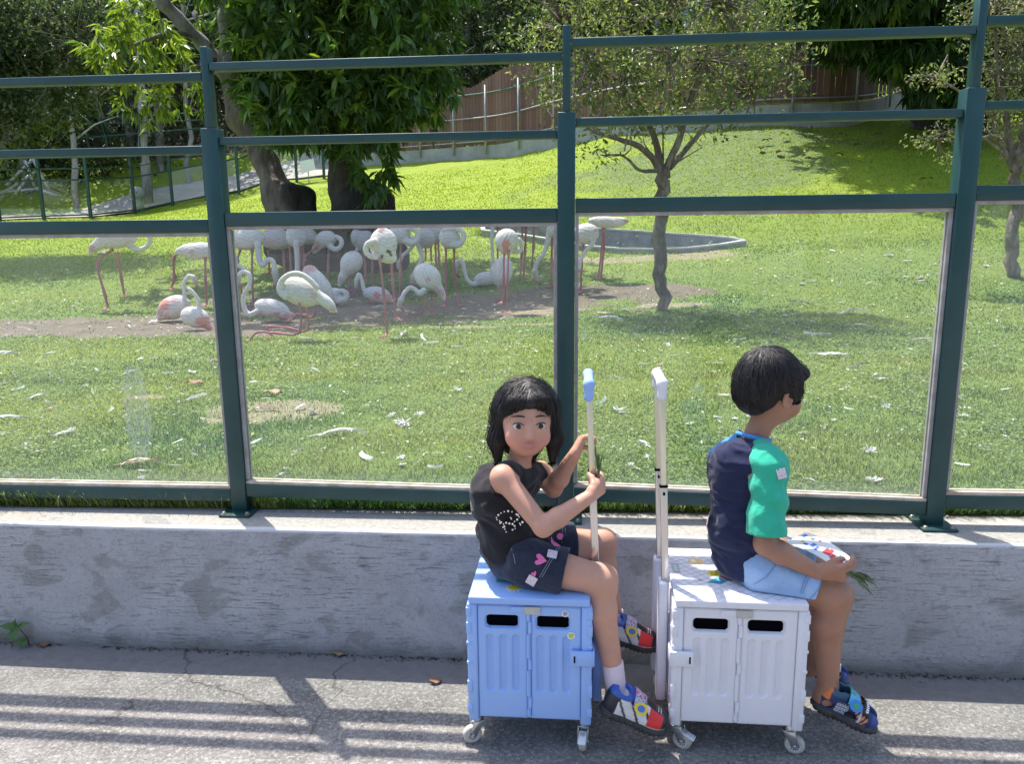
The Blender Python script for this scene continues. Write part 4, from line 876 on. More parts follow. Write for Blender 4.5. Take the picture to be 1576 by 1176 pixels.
# grass blades in her hand
m_blade = M('picked_grass', (.06, .11, .045), .45, (.15, .21, .10), 60, transl=.25)
def bunch(name, label, a, dirs, n, L_, wd, seed):
    rg = np.random.default_rng(seed); a = np.array(a); T0 = thing(name, label, 'grass bunch', a)
    for i in range(n):
        d = unit(dirs+rg.normal(size=3)*.10); side = unit(np.cross(d, [0, 1, .2])); l = L_*rg.uniform(.6, 1.1); mb = MB(); vs = []
        for j in range(6):
            u = j/5; p = d*l*(u-.18)+np.array([0, 0, -.03*u*u*rg.uniform(.2, 1)])+side*rg.uniform(-.001, .001); w_ = wd*(1-.75*u*u); vs += [p-side*w_, p+side*w_, p+np.cross(side, d)*.0006]
        fs = []
        for j in range(5): b0 = 3*j; fs += [(b0, b0+1, b0+4, b0+3), (b0, b0+3, b0+5, b0+2), (b0+1, b0+2, b0+5, b0+4)]
        mb.add(vs, fs); mb.build('blade', m_blade, T0)
    return T0
bunch('grass_bunch', 'thin dark grass stalks held upright in the fist of the child in black', P(921, 730, 1.94), unit([-.08, .0, 1]), 8, .13, .0022, 3)

# ---- boy ----
bF = unit([math.cos(R(32)), math.sin(R(32)), 0]); bL = np.cross([0, 0, 1], bF)
borg = np.array([.59, 2.03, SEAT]); BP = thing('person', 'child in navy shirt with a green sleeve sitting on the white trolley box', 'person', borg)
A = np.array([bF, bL, [0, 0, 1]])
chest, belly, pel = P(1143, 728, 2.03), P(1143, 812, 2.02), P(1168, 866, 2.01); shN, shF = P(1184, 714, 1.945), P(1117, 706, 2.12); neckb = P(1158, 677, 2.04); hc = P(1186, 598, 2.045)
elN, wrN = P(1178, 838, 1.905), P(1258, 881, 1.875); elF, wrF = P(1135, 800, 2.17), P(1196, 826, 2.10)
hipN, hipF = P(1175, 880, 1.955), P(1190, 858, 2.10); knN, anN = P(1284, 916, 1.90), P(1274, 1056, 1.90); knF, anF = P(1258, 882, 2.09), P(1252, 1012, 2.07)
S = SDF(); S.ell(chest, (.070, .100, .088), A, k=.03); S.ell(belly, (.072, .090, .09), A, k=.03); S.ell(pel, (.082, .102, .062), A, k=.03); S.cap(shN, shF, .030, k=.04); S.cap(neckb-[0, 0, .01], hc-[0, 0, .05], .035, .031, k=.02)
S.cap(hipN, knN, .060, .043, k=.025); S.cap(hipF, knF, .060, .043, k=.025)
for kn, an in ((knN, anN), (knF, anF)):
    ca = kn+(an-kn)*.30+np.array([-.012, 0, 0]); S.cap(kn, ca, .041, .040, k=.02); S.cap(ca, an, .040, .026, k=.02); S.cap(kn+[.012, 0, .0], kn+[.010, 0, -.03], .031, .028, k=.02)
    X_ = unit(np.array([.9, -.15, -.28])); S.cap(an, an-[0.012, 0, .034], .026, .025, k=.012); S.cap(an-[.006, 0, .03], an+X_*.066+[0, 0, -.03], .024, .015, k=.018)
    S.ell(an+[.0, -.022, -.006], (.010, .008, .011), k=.012)
for sh, el, wr in ((shN, elN, wrN), (shF, elF, wrF)):
    S.cap(sh, el, .034, .029, k=.02); m1 = el+(wr-el)*.3; S.cap(el, m1, .029, .029, k=.012); S.cap(m1, wr, .029, .0195, k=.012)
hand(S, wrN, unit(P(1290, 880, 1.855)-wrN+[0, 0, -.004]), unit([.1, .8, .35]), 1, curl=(.5, .6, .7, .8), thumb=(.12, .5), s=1.0)
hand(S, wrF, unit(P(1214, 842, 2.06)-wrF), unit([.1, -.5, -.5]), -1, curl=(.35, .4, .45, .5), thumb=(.4, .3), s=.95)
hL, hA = head(S, hc, unit([.90, .42, -.16]), [.10, 0, 1], 1.03)
V, F = S.mesh(.0036); m_sba = MA('boy_skin_tone', .48, .42, bs=420, bst=.1, bd=.001, sss=.15, mottle=.14, ms=11); mesh_np('body', V, F, m_sba, BP, org=borg, col=S.colors(V, (.375, .19, .122)))
face_bits(hL, hA, 1.03, BP, borg)
H = SDF(); ax = hA; H.ell(hL(0, -.016, .034), (.078, .090, .079), ax, k=.02); H.ell(hL(0, -.056, -.014), (.068, .044, .062), ax, k=.03); H.ell(hL(0, .058, .052), (.058, .034, .024), ax, k=.02)
for e in (-1, 1): H.ell(hL(e*.064, .012, .012), (.014, .030, .040), ax, k=.015); H.cap(hL(e*.07, .030, .01), hL(e*.071, .028, -.016), .008, .003, k=.01); H.ell(hL(e*.086, -.006, -.022), (.022, .018, .026), ax, k=.006, sub=True)
H.ell(hL(0, .082, -.030), (.065, .050, .062), ax, k=.01, sub=True)
V, F = H.mesh(.004, post=lambda X, D: D+.0014*wob(X*np.array([1, 1, .2]), 260, seed=4)); hair = mesh_np('hair', V, F, m_hair, BP, org=borg)
crown = hL(0, -.05, .10)
def bflow(p, d): v = p-crown; v = v-hA[2]*(v@hA[2])[:, None]; return v/(np.linalg.norm(v, axis=1)[:, None]+1e-6)*.9-hA[2]*.7
strands('hair_strand', H, hL(0, -.01, .02), 2600, hair, borg, lambda d: ((d@ax.T)[:, 2] > -.35) & (((d@ax.T)[:, 1] < .35) | ((d@ax.T)[:, 2] > .4)), bflow, .07, m_hair, seed=8, wdt=.0019, lift=.0016)
hair.children[0]['kind'] = 'stuff'
fly_ = strands('stray_hair', H, hL(0, -.01, .02), 240, hair, borg, lambda d: (d@ax.T)[:, 2] > -.2, bflow, .06, m_hair, seed=18, wdt=.0008, lift=.006); fly_['kind'] = 'stuff'
# shirt body
T_ = SDF(); T_.ell(chest-[0, 0, .002], (.080, .104, .095), A, k=.03); T_.ell(belly-[0, 0, .0], (.088, .106, .10), A, k=.03); T_.ell(pel+[-.012, 0, .004]-bF*.012, (.090, .110, .070), A, k=.03); T_.cap(shN+bL*.02+[0, 0, .002], shF-bL*.02+[0, 0, .002], .041, k=.03); T_.cap(chest-bF*.030+[0, 0, .03], belly-bF*.035, .065, k=.03)
def bpost(X, D):
    D = D+wob(X*np.array([1, 1, 1.3]), 30, seed=12)*.0070+np.abs(wob(X*np.array([1, 1, 1.6]), 42, seed=22))*.0050; dn = X-(neckb+np.array([0, 0, .020])+bF*.006); D = np.maximum(D, -(np.sqrt((dn@bF)**2+(dn@bL)**2)-.043+np.clip(-.02-dn[..., 2], 0, 1)))
    return np.maximum(D, SEAT+.012-X[..., 2])
V, F = T_.mesh(.0042, post=bpost); shirt = mesh_np('raglan_shirt', V, F, m_navy, BP, org=borg)
for nm, sh, el, mt, sg in (('green_sleeve', shN, elN, m_grn, 1), ('blue_sleeve', shF, elF, m_cyan, -1)):
    Q = SDF(); e = sh+(el-sh)*.88; Q.cap(sh, e, .045 if sg == 1 else .038, .051 if sg == 1 else .040, k=.02); Q.cap(sh+[0, 0, .004], neckb+bL*-sg*.030+[0, 0, .006], .040, .024, k=.03); Q.cap(sh+bF*.01, sh+bF*.02+[0, 0, -.05], .036, .03, k=.03)
    ax_ = unit(el-sh)
    def spost(X, D, sh=sh, e=e, ax_=ax_):
        D = D+wob(X, 38, seed=14)*.0050+np.abs(wob(X, 60, seed=15))*.0034; t_ = (X-e)@ax_; rad = np.sqrt((((X-e)-t_[..., None]*ax_)**2).sum(-1)); D = np.maximum(D, t_); D = np.where(t_ > -.03, np.maximum(D, -(rad-.042)), D)
        dn = X-(neckb+np.array([0, 0, .020])+bF*.006); return np.maximum(D, -(np.sqrt((dn@bF)**2+(dn@bL)**2)-.045+np.clip(-.02-dn[..., 2], 0, 1)))
    V, F = Q.mesh(.0036, post=spost); sl_ = mesh_np(nm, V, F, mt, BP, org=borg)
    if sg == 1: patch('square_sticker', Q, 1203, 729, 1.90, rect(7, 8, R(-14)), m_patch, sl_, borg, off=.004)
patch('square_sticker', T_, 1085, 800, 2.02, rect(5, 8, R(12)), m_patch, shirt, borg, off=.005)
mb = MB(); cn = neckb+np.array([0, 0, .008])+bF*.004; ring = [cn+bF*.0425*math.cos(a)+bL*.0425*math.sin(a)+np.array([0, 0, -.012*math.cos(a)]) for a in np.linspace(0, 2*math.pi, 33)]; mb.tube(ring, .0062, 8, cap=False); mb.build('collar', m_cyan, BP, smooth=True, org=borg)
B_ = SDF(); shorts(B_, pel, (hipN, hipF), (knN, knF), A, .70, .070, .068)
V, F = B_.mesh(.0038, post=hempost((hipN, hipF), (knN, knF), .72, .060, SEAT+.001, 41)); sh_ = mesh_np('denim_shorts', V, F, m_lden, BP, org=borg)
m_thread2 = flat('pale_thread', (.16, .26, .46))
for dx in (0, 5): seam(B_, [(1243+dx*.6, 884+dx), (1238+dx*.6, 893+dx), (1234+dx*.8, 905), (1231+dx, 914)], 1.9, sh_, borg, m_thread2)
seam(B_, [(1266, 892), (1262, 903), (1254, 915), (1244, 925)], 1.9, sh_, borg, m_thread2)
seam(B_, [(1196, 863), (1192, 872), (1186, 880), (1178, 890), (1160, 900)], 1.9, sh_, borg, m_thread2)
shoe(BP, borg, P(1246, 1086, 1.905), P(1346, 1130, 1.87), unit([.28, -.12, 1]), 'sandal', 1)
shoe(BP, borg, P(1228, 1030, 2.08), P(1304, 1058, 2.05), unit([.2, -.1, 1]), 'sandal', 1)
# booklet + stalks
c00, c10, c11, c01 = P(1209, 836, 2.03), P(1298, 884, 1.865), P(1312, 862, 1.97), P(1240, 819, 2.13)
m_card = M('card_white', (.80, .79, .78), .45); cc_ = (c00+c10+c11+c01)/4; e1 = (c10-c00); e2 = (c01-c00); nrm = unit(np.cross(e1, e2)); nrm = nrm if nrm[2] > 0 else -nrm
CT = thing('picture_card', 'white card with blue and red prints in the hands of the child in navy', 'card', cc_)
def cpt(u, v, h=0): return (c00*(1-u)*(1-v)+c10*u*(1-v)+c11*u*v+c01*(1-u)*v)-cc_+nrm*(h+.010*math.sin(u*3.1)*1.0)
def sheet(name, us, vs_, h, mt, par, th=.0012):
    mb = MB(); n1 = 9; vs = []; fs = []
    for k in (0, 1):
        for i in range(n1):
            for j in (0, 1): vs.append(cpt(us[0]+(us[1]-us[0])*i/(n1-1), vs_[j], h+th*k))
    for k in (0, 1):
        for i in range(n1-1): b0 = k*2*n1+2*i; fs.append((b0, b0+1, b0+3, b0+2))
    for i in range(n1-1):
        for j in (0, 1): b0 = 2*i+j; fs.append((b0, b0+2, b0+2+2*n1, b0+2*n1))
    fs += [(0, 1, 2*n1+1, 2*n1), (2*n1-2, 2*n1-1, 4*n1-1, 4*n1-2)]
    mb.add(vs, fs); return mb.build(name, mt, par)
card = sheet('card_sheet', (0, 1), (0, 1), 0, m_card, CT)
rg = np.random.default_rng(5)
for (u, v, w_, h_, cname) in ((.05, .62, .07, .2, 'blue'), (.16, .70, .05, .12, 'orange'), (.22, .66, .06, .14, 'blue'), (.36, .75, .04, .08, 'red'), (.15, .32, .05, .12, 'lime'), (.22, .25, .07, .12, 'blue'), (.33, .28, .07, .24, 'blue'), (.42, .22, .05, .24, 'blue'), (.56, .30, .07, .34, 'red'), (.63, .32, .06, .40, 'red'), (.70, .25, .06, .30, 'red'), (.80, .62, .03, .12, 'green'), (.86, .60, .06, .10, 'teal'), (.84, .30, .08, .2, 'red'), (.93, .26, .04, .12, 'pink')):
    sheet('printed_block', (u, u+w_), (v, min(.95, v+h_)), .0016, SK[cname], CT, .0003)
bunch('grass_bunch', 'cut green leaf stalks poking out of the hand of the child in navy', P(1300, 880, 1.85), unit([.9, -.25, -.12]), 9, .105, .0048, 6)
# ------------------------------------------------------------------ flamingos
m_fl = MA('flamingo_plumage', .75, .2, bs=60, bst=.45, bd=.012, mottle=.10, ms=45, transl=.12)
WHT, PNK, LEG, CORAL, BLK, CRM = (.74, .695, .70), (.62, .32, .34), (.50, .19, .21), (.72, .20, .16), (.03, .03, .03), (.56, .50, .46)
def quadtube(pts, rr_, n=6):
    V = []; pts = [np.array(p, float) for p in pts]; ref = None
    for i, p in enumerate(pts):
        d = unit(pts[min(i+1, len(pts)-1)]-pts[max(i-1, 0)])
        sd = frame(d)[1] if ref is None else unit(ref-d*np.dot(ref, d)); ref = sd; u = np.cross(sd, d)
        for k in range(n): a = 2*math.pi*k/n; V.append(p+(sd*math.cos(a)+u*math.sin(a))*rr_[i])
    F = [(i*n+k, i*n+(k+1) % n, (i+1)*n+(k+1) % n, (i+1)*n+k) for i in range(len(pts)-1) for k in range(n)]
    return np.array(V), np.array(F)
def smooth_line(Q, m=5):
    Q = [np.array(q, float) for q in Q]; o = []
    for i in range(len(Q)-1):
        p0, p1, p2, p3 = Q[max(i-1, 0)], Q[i], Q[i+1], Q[min(i+2, len(Q)-1)]
        for j in range(m): u = j/m; o.append(.5*((2*p1)+(-p0+p2)*u+(2*p0-5*p1+4*p2-p3)*u*u+(-p0+3*p1-3*p2+p3)*u**3))
    return o+[Q[-1]]
def flamingo(label, D, body, neck=None, nr=3.0, ndy=0., head=None, bill=None, legs=(), pink=(), dark=()):
    """body: (x, y, half length, half height, tilt degrees); neck / legs: photo outlines at distance D; the bird is then a solid of its own size there"""
    if isinstance(D, tuple): D = float(hit(*D)[1])
    dep = D*_f[1]+.1; s = dep/FPX; S = SDF(); tints = []
    for q in body:
        x, y, a, b_, t_ = q[:5]; c = q[5] if len(q) > 5 else WHT; t_ = R(t_); wdt = min(b_*.95, 16.5)
        ax = np.array([_r*math.cos(t_)+_u*math.sin(t_), _f, -_r*math.sin(t_)+_u*math.cos(t_)]); S.ell(P(x, y, D), np.array([a, wdt, b_])*s, ax, k=7*s, c=c)
    bx, by, ba, bb_, bt = body[0][:5]
    if neck:
        L_ = smooth_line([P(x, y, D+ndy) for x, y in neck], 4); n_ = len(L_)
        for i in range(n_-1): r0, r1 = [(nr*(1.25-.4*min(1, j/(n_*.4))))*s for j in (i, i+1)]; S.cap(L_[i], L_[i+1], r0, r1, k=1.6*s, c=WHT)
    if head:
        (hx, hy), (kx, ky), (tx, ty) = head; h0, h1, h2 = P(hx, hy, D+ndy), P(kx, ky, D+ndy), P(tx, ty, D+ndy)
        S.cap(h0, h1, nr*1.35*s, nr*.95*s, k=1.5*s, c=CRM); S.cap(h1, h1+(h2-h1)*.6, nr*.95*s, nr*.7*s, k=1.0*s, c=PNK); S.cap(h1+(h2-h1)*.62, h2, nr*.65*s, nr*.3*s, k=.4*s, c=BLK)
    c00_ = P(bx, by, D); ct_, st0_ = math.cos(R(bt)), math.sin(R(bt))
    def fpost(X, Dd):
        q_ = (X-c00_)/s; u0 = q_@_r; w0 = q_@_u; a0 = u0*ct_+w0*st0_; b0 = -u0*st0_+w0*ct_; m_ = np.clip(1.25-np.hypot(a0/ba, b0/bb_), 0, .5)*2
        return Dd+s*.13*m_*(np.sin(b0*1.0+3*np.sin(a0*.2))+.6*np.sin(a0*.45+b0*1.3))
    V, F = S.mesh(max(.0085, 1.05*s), post=fpost, pad=.01)
    C = S.colors(V, WHT, .010)
    X2 = (V-P(bx, by, D)); u_ = (X2@_r)/s; w_ = (X2@_u)/s; tt = R(bt); al = u_*math.cos(tt)+w_*math.sin(tt); ac = -u_*math.sin(tt)+w_*math.cos(tt)
    inb = (np.abs(al) < ba*1.1) & (np.abs(ac) < bb_*1.15)
    st = np.sin(ac*1.0+3*np.sin(al*.2))*.7+np.sin(al*.45+ac*1.3)*.5; C[inb] *= (1-.17*np.clip(st[inb], 0, 1))[:, None]*np.array([1, .985, .985])
    for (x, y, r, c, w) in pink:
        d = np.hypot((V-P(x, y, D))@_r, (V-P(x, y, D))@_u)/s; k = np.clip((r*(1.1+.25*st)-d)/(r*.35), 0, 1)*w; C = C*(1-k[:, None])+np.array(c)*k[:, None]
    base = [(V, F)]; cols = [C]
    for lg in legs:
        dy = lg[0]; pts = [P(x, y, D+dy) for x, y in lg[1:]]; g = float(G(pts[-1][0], pts[-1][1])); foot = lg[1:][-1]
        Q = smooth_line(pts, 3) if len(pts) > 2 else [pts[0]+(pts[1]-pts[0])*u for u in np.linspace(0, 1, 7)]
        rr_ = [1.7*s]*len(Q)
        for j in range(len(Q)):
            for p in pts[1:-1]: rr_[j] = max(rr_[j], (2.6-1.3*min(1, np.linalg.norm(Q[j]-p)/(5*s)))*s)
        rr_[0] = 2.8*s; v_, f_ = quadtube(Q, rr_); base.append((v_, f_)); cols.append(np.tile(LEG, (len(v_), 1)))
        if len(lg) > 2 and abs(pts[-1][2]-g) < .25:
            for a in (-.5, 0, .5):
                d = rotz(np.array([0, -1., 0]), a+(.9 if dy > 0 else -.7)); e = pts[-1]+d*.075; e[2] = float(G(e[0], e[1]))+.008 if abs(pts[-1][2]-g) < .12 else e[2]-.03
                v_, f_ = quadtube([pts[-1], (pts[-1]+e)/2, e], [1.2*s, 1.2*s, .5*s], 5); base.append((v_, f_)); cols.append(np.tile((.60, .22, .24), (len(v_), 1)))
    off = 0; VV = []; FF = []
    for v_, f_ in base: VV.append(v_); FF.append(f_+off); off += len(v_)
    org = P(bx, by, D); org[2] = float(G(org[0], org[1]))
    o = mesh_np('flamingo', np.concatenate(VV), np.concatenate(FF), m_fl, None, org=org, col=np.concatenate(cols)); o.location = Vector(org); tag(o, label, 'flamingo', 'flamingos gathered on the lawn behind the glass'); return o
Fm = flamingo
Fm('white flamingo striding alone at the far left with one leg lifted', (165, 477), [(180, 367, 31, 15, 6), (155, 375, 18, 8, 24), (144, 384, 10, 4, 42)], [(196, 376), (212, 384), (226, 379), (231, 368), (225, 358), (214, 354)], 3.3, 0, None, None, [(-.05, (174, 384), (150, 405), (162, 455), (166, 473)), (.12, (180, 388), (187, 430), (191, 452))], [(143, 382, 7, PNK, .8)])
Fm('white flamingo beside the left post with one leg bent up at a right angle', (318, 472), [(308, 386, 28, 13, 4), (282, 384, 14, 6, 22)], [(325, 388), (338, 400), (342, 415)], 3.2, 0, None, None, [(.1, (292, 388), (268, 394), (268, 428), (263, 443)), (-.05, (316, 396), (316, 430), (318, 468))], [(300, 390, 5, PNK, .6)])
Fm('resting pink-backed flamingo with raised neck and drooping bill, sitting left of the left post', (262, 494), [(268, 473, 25, 18, 22), (250, 484, 12, 7, 40)], [(284, 475), (284, 455), (283, 437), (290, 425), (298, 426)], 2.9, -.12, ((298, 427), (302, 434), (302, 446)), None, [], [(258, 470, 10, CORAL, .8), (250, 480, 8, PNK, .9), (272, 462, 6, CORAL, .4), (262, 488, 6, CORAL, .5)])
Fm('white flamingo sitting with coral tail beside the left post, neck leaning back', (300, 506), [(300, 488, 22, 16, -16), (318, 500, 11, 6, -38)], [(306, 478), (305, 462), (297, 450), (290, 444)], 2.9, 0, None, None, [], [(316, 496, 9, CORAL, .75), (322, 503, 6, CORAL, .8), (309, 497, 4, CORAL, .5)])
Fm('large flamingo bending its neck in a hook to the ground right of the left post', (391, 470), [(381, 368, 27, 16.5, 4)], [(397, 376), (399, 398), (404, 409), (412, 400), (420, 402), (423, 416)], 4.0, -.1, ((423, 418), (425, 432), (421, 444)), None, [(-.05, (388, 384), (388, 425), (390, 470)), (.10, (370, 384), (365, 408), (367, 470))], [])
Fm('pink-tinged flamingo standing behind the one with the hooked neck', 11.2, [(425, 368, 27, 16, -3, (.66, .58, .60))], [(446, 372), (454, 378)], 3.4, 0, None, None, [(0, (413, 384), (414, 402), (414, 418)), (.05, (436, 384), (437, 402), (438, 422))], [(420, 378, 9, PNK, .35)])
Fm('flamingo facing the glass with its neck hanging straight down between its legs', 10.6, [(456, 362, 15, 19, 0)], [(456, 374), (457, 395), (457, 415), (457, 432)], 3.4, -.16, None, None, [(0, (446, 378), (448, 420)), (.03, (463, 380), (461, 430))], [])
Fm('flamingo turned away with its tail pointing right behind the straight-necked one', 11.4, [(470, 362, 17, 14, -18, (.66, .58, .60)), (481, 366, 9, 5, -30)], None, 3, 0, None, None, [(0, (467, 374), (468, 420))], [])
Fm('big white flamingo resting on its folded knees nearest the glass, neck laid over its back', (430, 523), [(462, 449, 33, 21, -22), (500, 463, 18, 9, -38), (512, 474, 10, 3.5, -48)], [(440, 456), (431, 447), (434, 432), (447, 422), (463, 422), (478, 432), (488, 443)], 4.4, -.08, None, None, [(-.08, (461, 466), (461, 512), (428, 513), (397, 511), (385, 523)), (.10, (470, 468), (474, 508), (445, 505), (414, 502), (411, 508))], [(486, 457, 5, PNK, .6), (514, 476, 5, PNK, .5)])
Fm('hunched flamingo with its head tucked on its back, behind the kneeling one', (484, 489), [(490, 437, 32, 15, -52), (477, 416, 9, 7, 20, PNK)], None, 3, 0, None, None, [(0, (484, 458), (483, 486), (470, 486), (455, 483))], [(505, 462, 5, PNK, .5)])
Fm('small curled-up flamingo lying right of the kneeling one', (518, 469), [(513, 456, 17, 13, 12)], [(520, 462), (531, 460), (533, 452), (527, 448), (518, 449)], 4.2, -.05, None, None, [], [(513, 463, 4, PNK, .4)])
Fm('lying flamingo with its neck raised in a tall S, right of the left post', (420, 494), [(418, 474, 27, 14, -12), (438, 484, 12, 7, -24)], [(398, 478), (384, 484), (376, 474), (375, 455), (384, 437), (384, 423), (374, 418), (367, 424)], 3.3, -.05, ((367, 425), (367, 434), (371, 442)), None, [(-.1, (414, 486), (432, 488), (447, 491))], [(444, 488, 6, PNK, .9), (430, 486, 5, LEG, .6)])
Fm('flamingo half hidden by the left post with only its pale neck showing', 9.6, [(352, 400, 14, 12, 0)], [(362, 408), (372, 411), (380, 419)], 2.8, 0, None, None, [(0, (366, 418), (366, 445), (369, 475)), (.04, (371, 440), (373, 472))], [])
Fm('flamingo balanced on one leg with pink tail and its neck looped to the right', (505, 447), [(502, 368, 16, 13, 12), (490, 378, 11, 6, 48), (485, 384, 6, 3, 60)], [(508, 379), (517, 384), (525, 378), (525, 369), (518, 364)], 3.6, -.05, None, None, [(0, (506, 382), (505, 412), (505, 445)), (-.1, (488, 380), (469, 395), (471, 402))], [(488, 378, 7, PNK, .8), (503, 355, 4, PNK, .4)])
Fm('round white flamingo asleep with its beak under its wing, tail pointing down left', (542, 458), [(541, 404, 19, 16, 52), (530, 422, 13, 7, 62), (524, 433, 9, 3.5, 74)], None, 3, 0, None, None, [(0, (537, 424), (537, 440), (538, 455)), (.06, (548, 422), (547, 440), (545, 452), (538, 457))], [(524, 432, 6, PNK, .6), (541, 388, 5, PNK, .35), (548, 418, 4, PNK, .4)])
Fm('greyish flamingo resting behind the tall white one', 11.0, [(563, 372, 16, 17, 0, (.52, .48, .49)), (548, 365, 8, 12, 0, (.60, .54, .55))], [(554, 376), (549, 386)], 3.2, -.05, None, None, [(0, (560, 386), (562, 410), (563, 430)), (.03, (572, 386), (573, 410), (572, 438))], [])
Fm('tall white flamingo seen from behind in the middle of the flock, black wing tips showing', (596, 518), [(590, 376, 21, 25, 0), (597, 396, 14, 9, -12), (588, 356, 4, 6, 0, PNK)], [(576, 372), (566, 376), (563, 386), (570, 394), (580, 396)], 4.3, -.1, None, None, [(-.1, (584, 396), (591, 455), (596, 514)), (.10, (601, 396), (605, 440), (609, 488))], [(588, 356, 4, PNK, .8), (610, 380, 5, PNK, .4), (600, 389, 3.2, BLK, 1), (603, 393, 2.6, BLK, 1), (590, 397, 2.6, BLK, 1), (582, 391, 4, PNK, .4)])
Fm('flamingo with its neck looped over to the right, just right of the tall white one', (616, 462), [(615, 360, 17, 15, -12)], [(624, 370), (635, 374), (643, 368), (643, 358), (636, 352), (625, 352)], 4.3, -.06, None, None, [(0, (617, 372), (616, 415), (615, 458))], [])
Fm('flamingo stretching its neck down to feed behind the tall white one', 10.6, [(600, 366, 12, 12, 0, (.64, .58, .60))], [(634, 366), (634, 378), (628, 386), (619, 394), (615, 404)], 2.8, 0, ((614, 404), (613, 411), (619, 419)), None, [(0, (603, 376), (604, 420))], [])
Fm('grey-pink flamingo lowering its neck behind the bending one', 10.3, [(654, 367, 16, 15, 0, (.62, .56, .57))], [(643, 374), (648, 388), (649, 400), (642, 412), (636, 424)], 3.3, -.05, ((636, 426), (634, 433), (640, 441)), None, [(0, (655, 378), (655, 402)), (.03, (663, 378), (664, 402))], [])
Fm('flamingo with thick pink legs standing in the second row', 10.8, [(667, 358, 20, 16, -8, (.66, .60, .61))], None, 3, 0, None, None, [(0, (670, 370), (671, 400), (672, 411)), (.02, (674, 370), (676, 400), (678, 413))], [])
Fm('white flamingo with both legs apart and neck folded in a flat loop over its back', (694, 471), [(692, 366, 16, 17, 22)], [(697, 377), (708, 375), (714, 364), (710, 355), (697, 352), (684, 354)], 4.2, -.08, None, None, [(-.04, (686, 380), (687, 425), (686, 469)), (.06, (699, 380), (700, 425), (706, 469))], [])
Fm('lying flamingo with orange patches and a stiff upright neck, in the middle of the flock', (584, 466), [(581, 453, 21, 12, -12), (597, 461, 10, 5, -24)], [(564, 456), (559, 442), (556, 428), (552, 422), (549, 430)], 2.8, 0, ((549, 431), (548, 441), (552, 449)), None, [(0, (565, 464), (585, 466), (600, 466))], [(582, 456, 6, CORAL, .85), (599, 460, 7, CORAL, .6)])
Fm('plump flamingo bending to the ground with a pink-tipped tail, right of the tall white one', (650, 486), [(658, 426, 23, 19, -46), (676, 446, 13, 7, -66), (682, 456, 8, 3, -72)], [(652, 447), (646, 452), (638, 445), (630, 443), (622, 452), (618, 461)], 3.5, -.12, ((617, 462), (614, 470), (622, 479)), None, [(-.06, (651, 446), (650, 480), (628, 482)), (.06, (665, 446), (664, 482))], [(661, 432, 4, PNK, .8), (678, 452, 7, PNK, .8)])
Fm('flamingo lying on the grass with its neck arched high like a swan, near the pond', (748, 441), [(748, 429, 19, 11, 8), (766, 430, 12, 6, -8)], [(736, 436), (727, 437), (719, 430), (715, 416), (712, 403), (706, 401), (702, 408)], 2.9, -.04, ((702, 409), (702, 418), (707, 428)), None, [], [])
Fm('flamingo seen from behind with a bright coral tail, standing above another', (778, 480), [(780, 370, 18, 18, 80), (779, 384, 8, 8, 90)], [(790, 386), (800, 386), (803, 376), (799, 368)], 3.6, .06, None, None, [(-.04, (776, 384), (775, 430), (773, 464)), (-.08, (783, 384), (781, 440), (780, 478))], [(779, 378, 7, CORAL, .85), (778, 387, 5, CORAL, .7)])
Fm('flamingo seen from behind below the coral-tailed one with its tail hanging down', 9.9, [(773, 418, 24, 16, 82), (772, 440, 8, 5, 85)], [(768, 404), (759, 412), (758, 422)], 4.0, .06, None, None, [(0, (773, 440), (772, 462)), (.04, (779, 440), (778, 470))], [(774, 442, 6, PNK, .7)])
Fm('flamingo whose long neck hangs straight down left of the coral-tailed one', 11.0, [(757, 338, 18, 12, 0)], [(758, 346), (757, 370), (758, 392), (757, 408)], 2.6, -.1, None, None, [(0, (766, 346), (766, 400))], [])
Fm('flamingo standing by the pond with its back just above the middle rail', 11.2, [(816, 334, 20, 13, 4)], None, 3, 0, None, None, [(0, (804, 344), (803, 390), (800, 432)), (.05, (810, 344), (808, 390), (806, 430)), ], [])
Fm('flamingo behind the rail at the pond edge with only two dark pink legs showing', 12.0, [(826, 336, 15, 11, 0)], None, 3, 0, None, None, [(0, (822, 344), (821, 380), (818, 414))], [])
Fm('flamingo reaching down in a long S left of the centre post', (846, 442), [(862, 352, 20, 16, 10)], [(846, 352), (843, 368), (838, 388), (828, 402), (823, 416)], 3.6, -.06, ((823, 418), (826, 430), (833, 439)), None, [(0, (850, 366), (849, 400), (848, 440))], [])
Fm('flamingo right of the centre post with its neck dropped to the grass', (893, 451), [(901, 360, 21, 16, 8)], [(912, 366), (911, 376), (900, 388), (893, 402), (891, 414)], 3.2, -.1, None, None, [(0, (898, 374), (895, 410), (894, 449))], [(917, 355, 4, PNK, .6)])
Fm('flamingo at the pond with outstretched tail to the right and thick pink legs', (922, 430), [(933, 342, 28, 9, -4), (958, 339, 10, 4, -6)], None, 3, 0, None, None, [(0, (928, 350), (926, 385), (921, 427)), (.05, (930, 350), (929, 385), (925, 427))], [(964, 340, 5, PNK, .7), (948, 337, 3, CORAL, .5)])
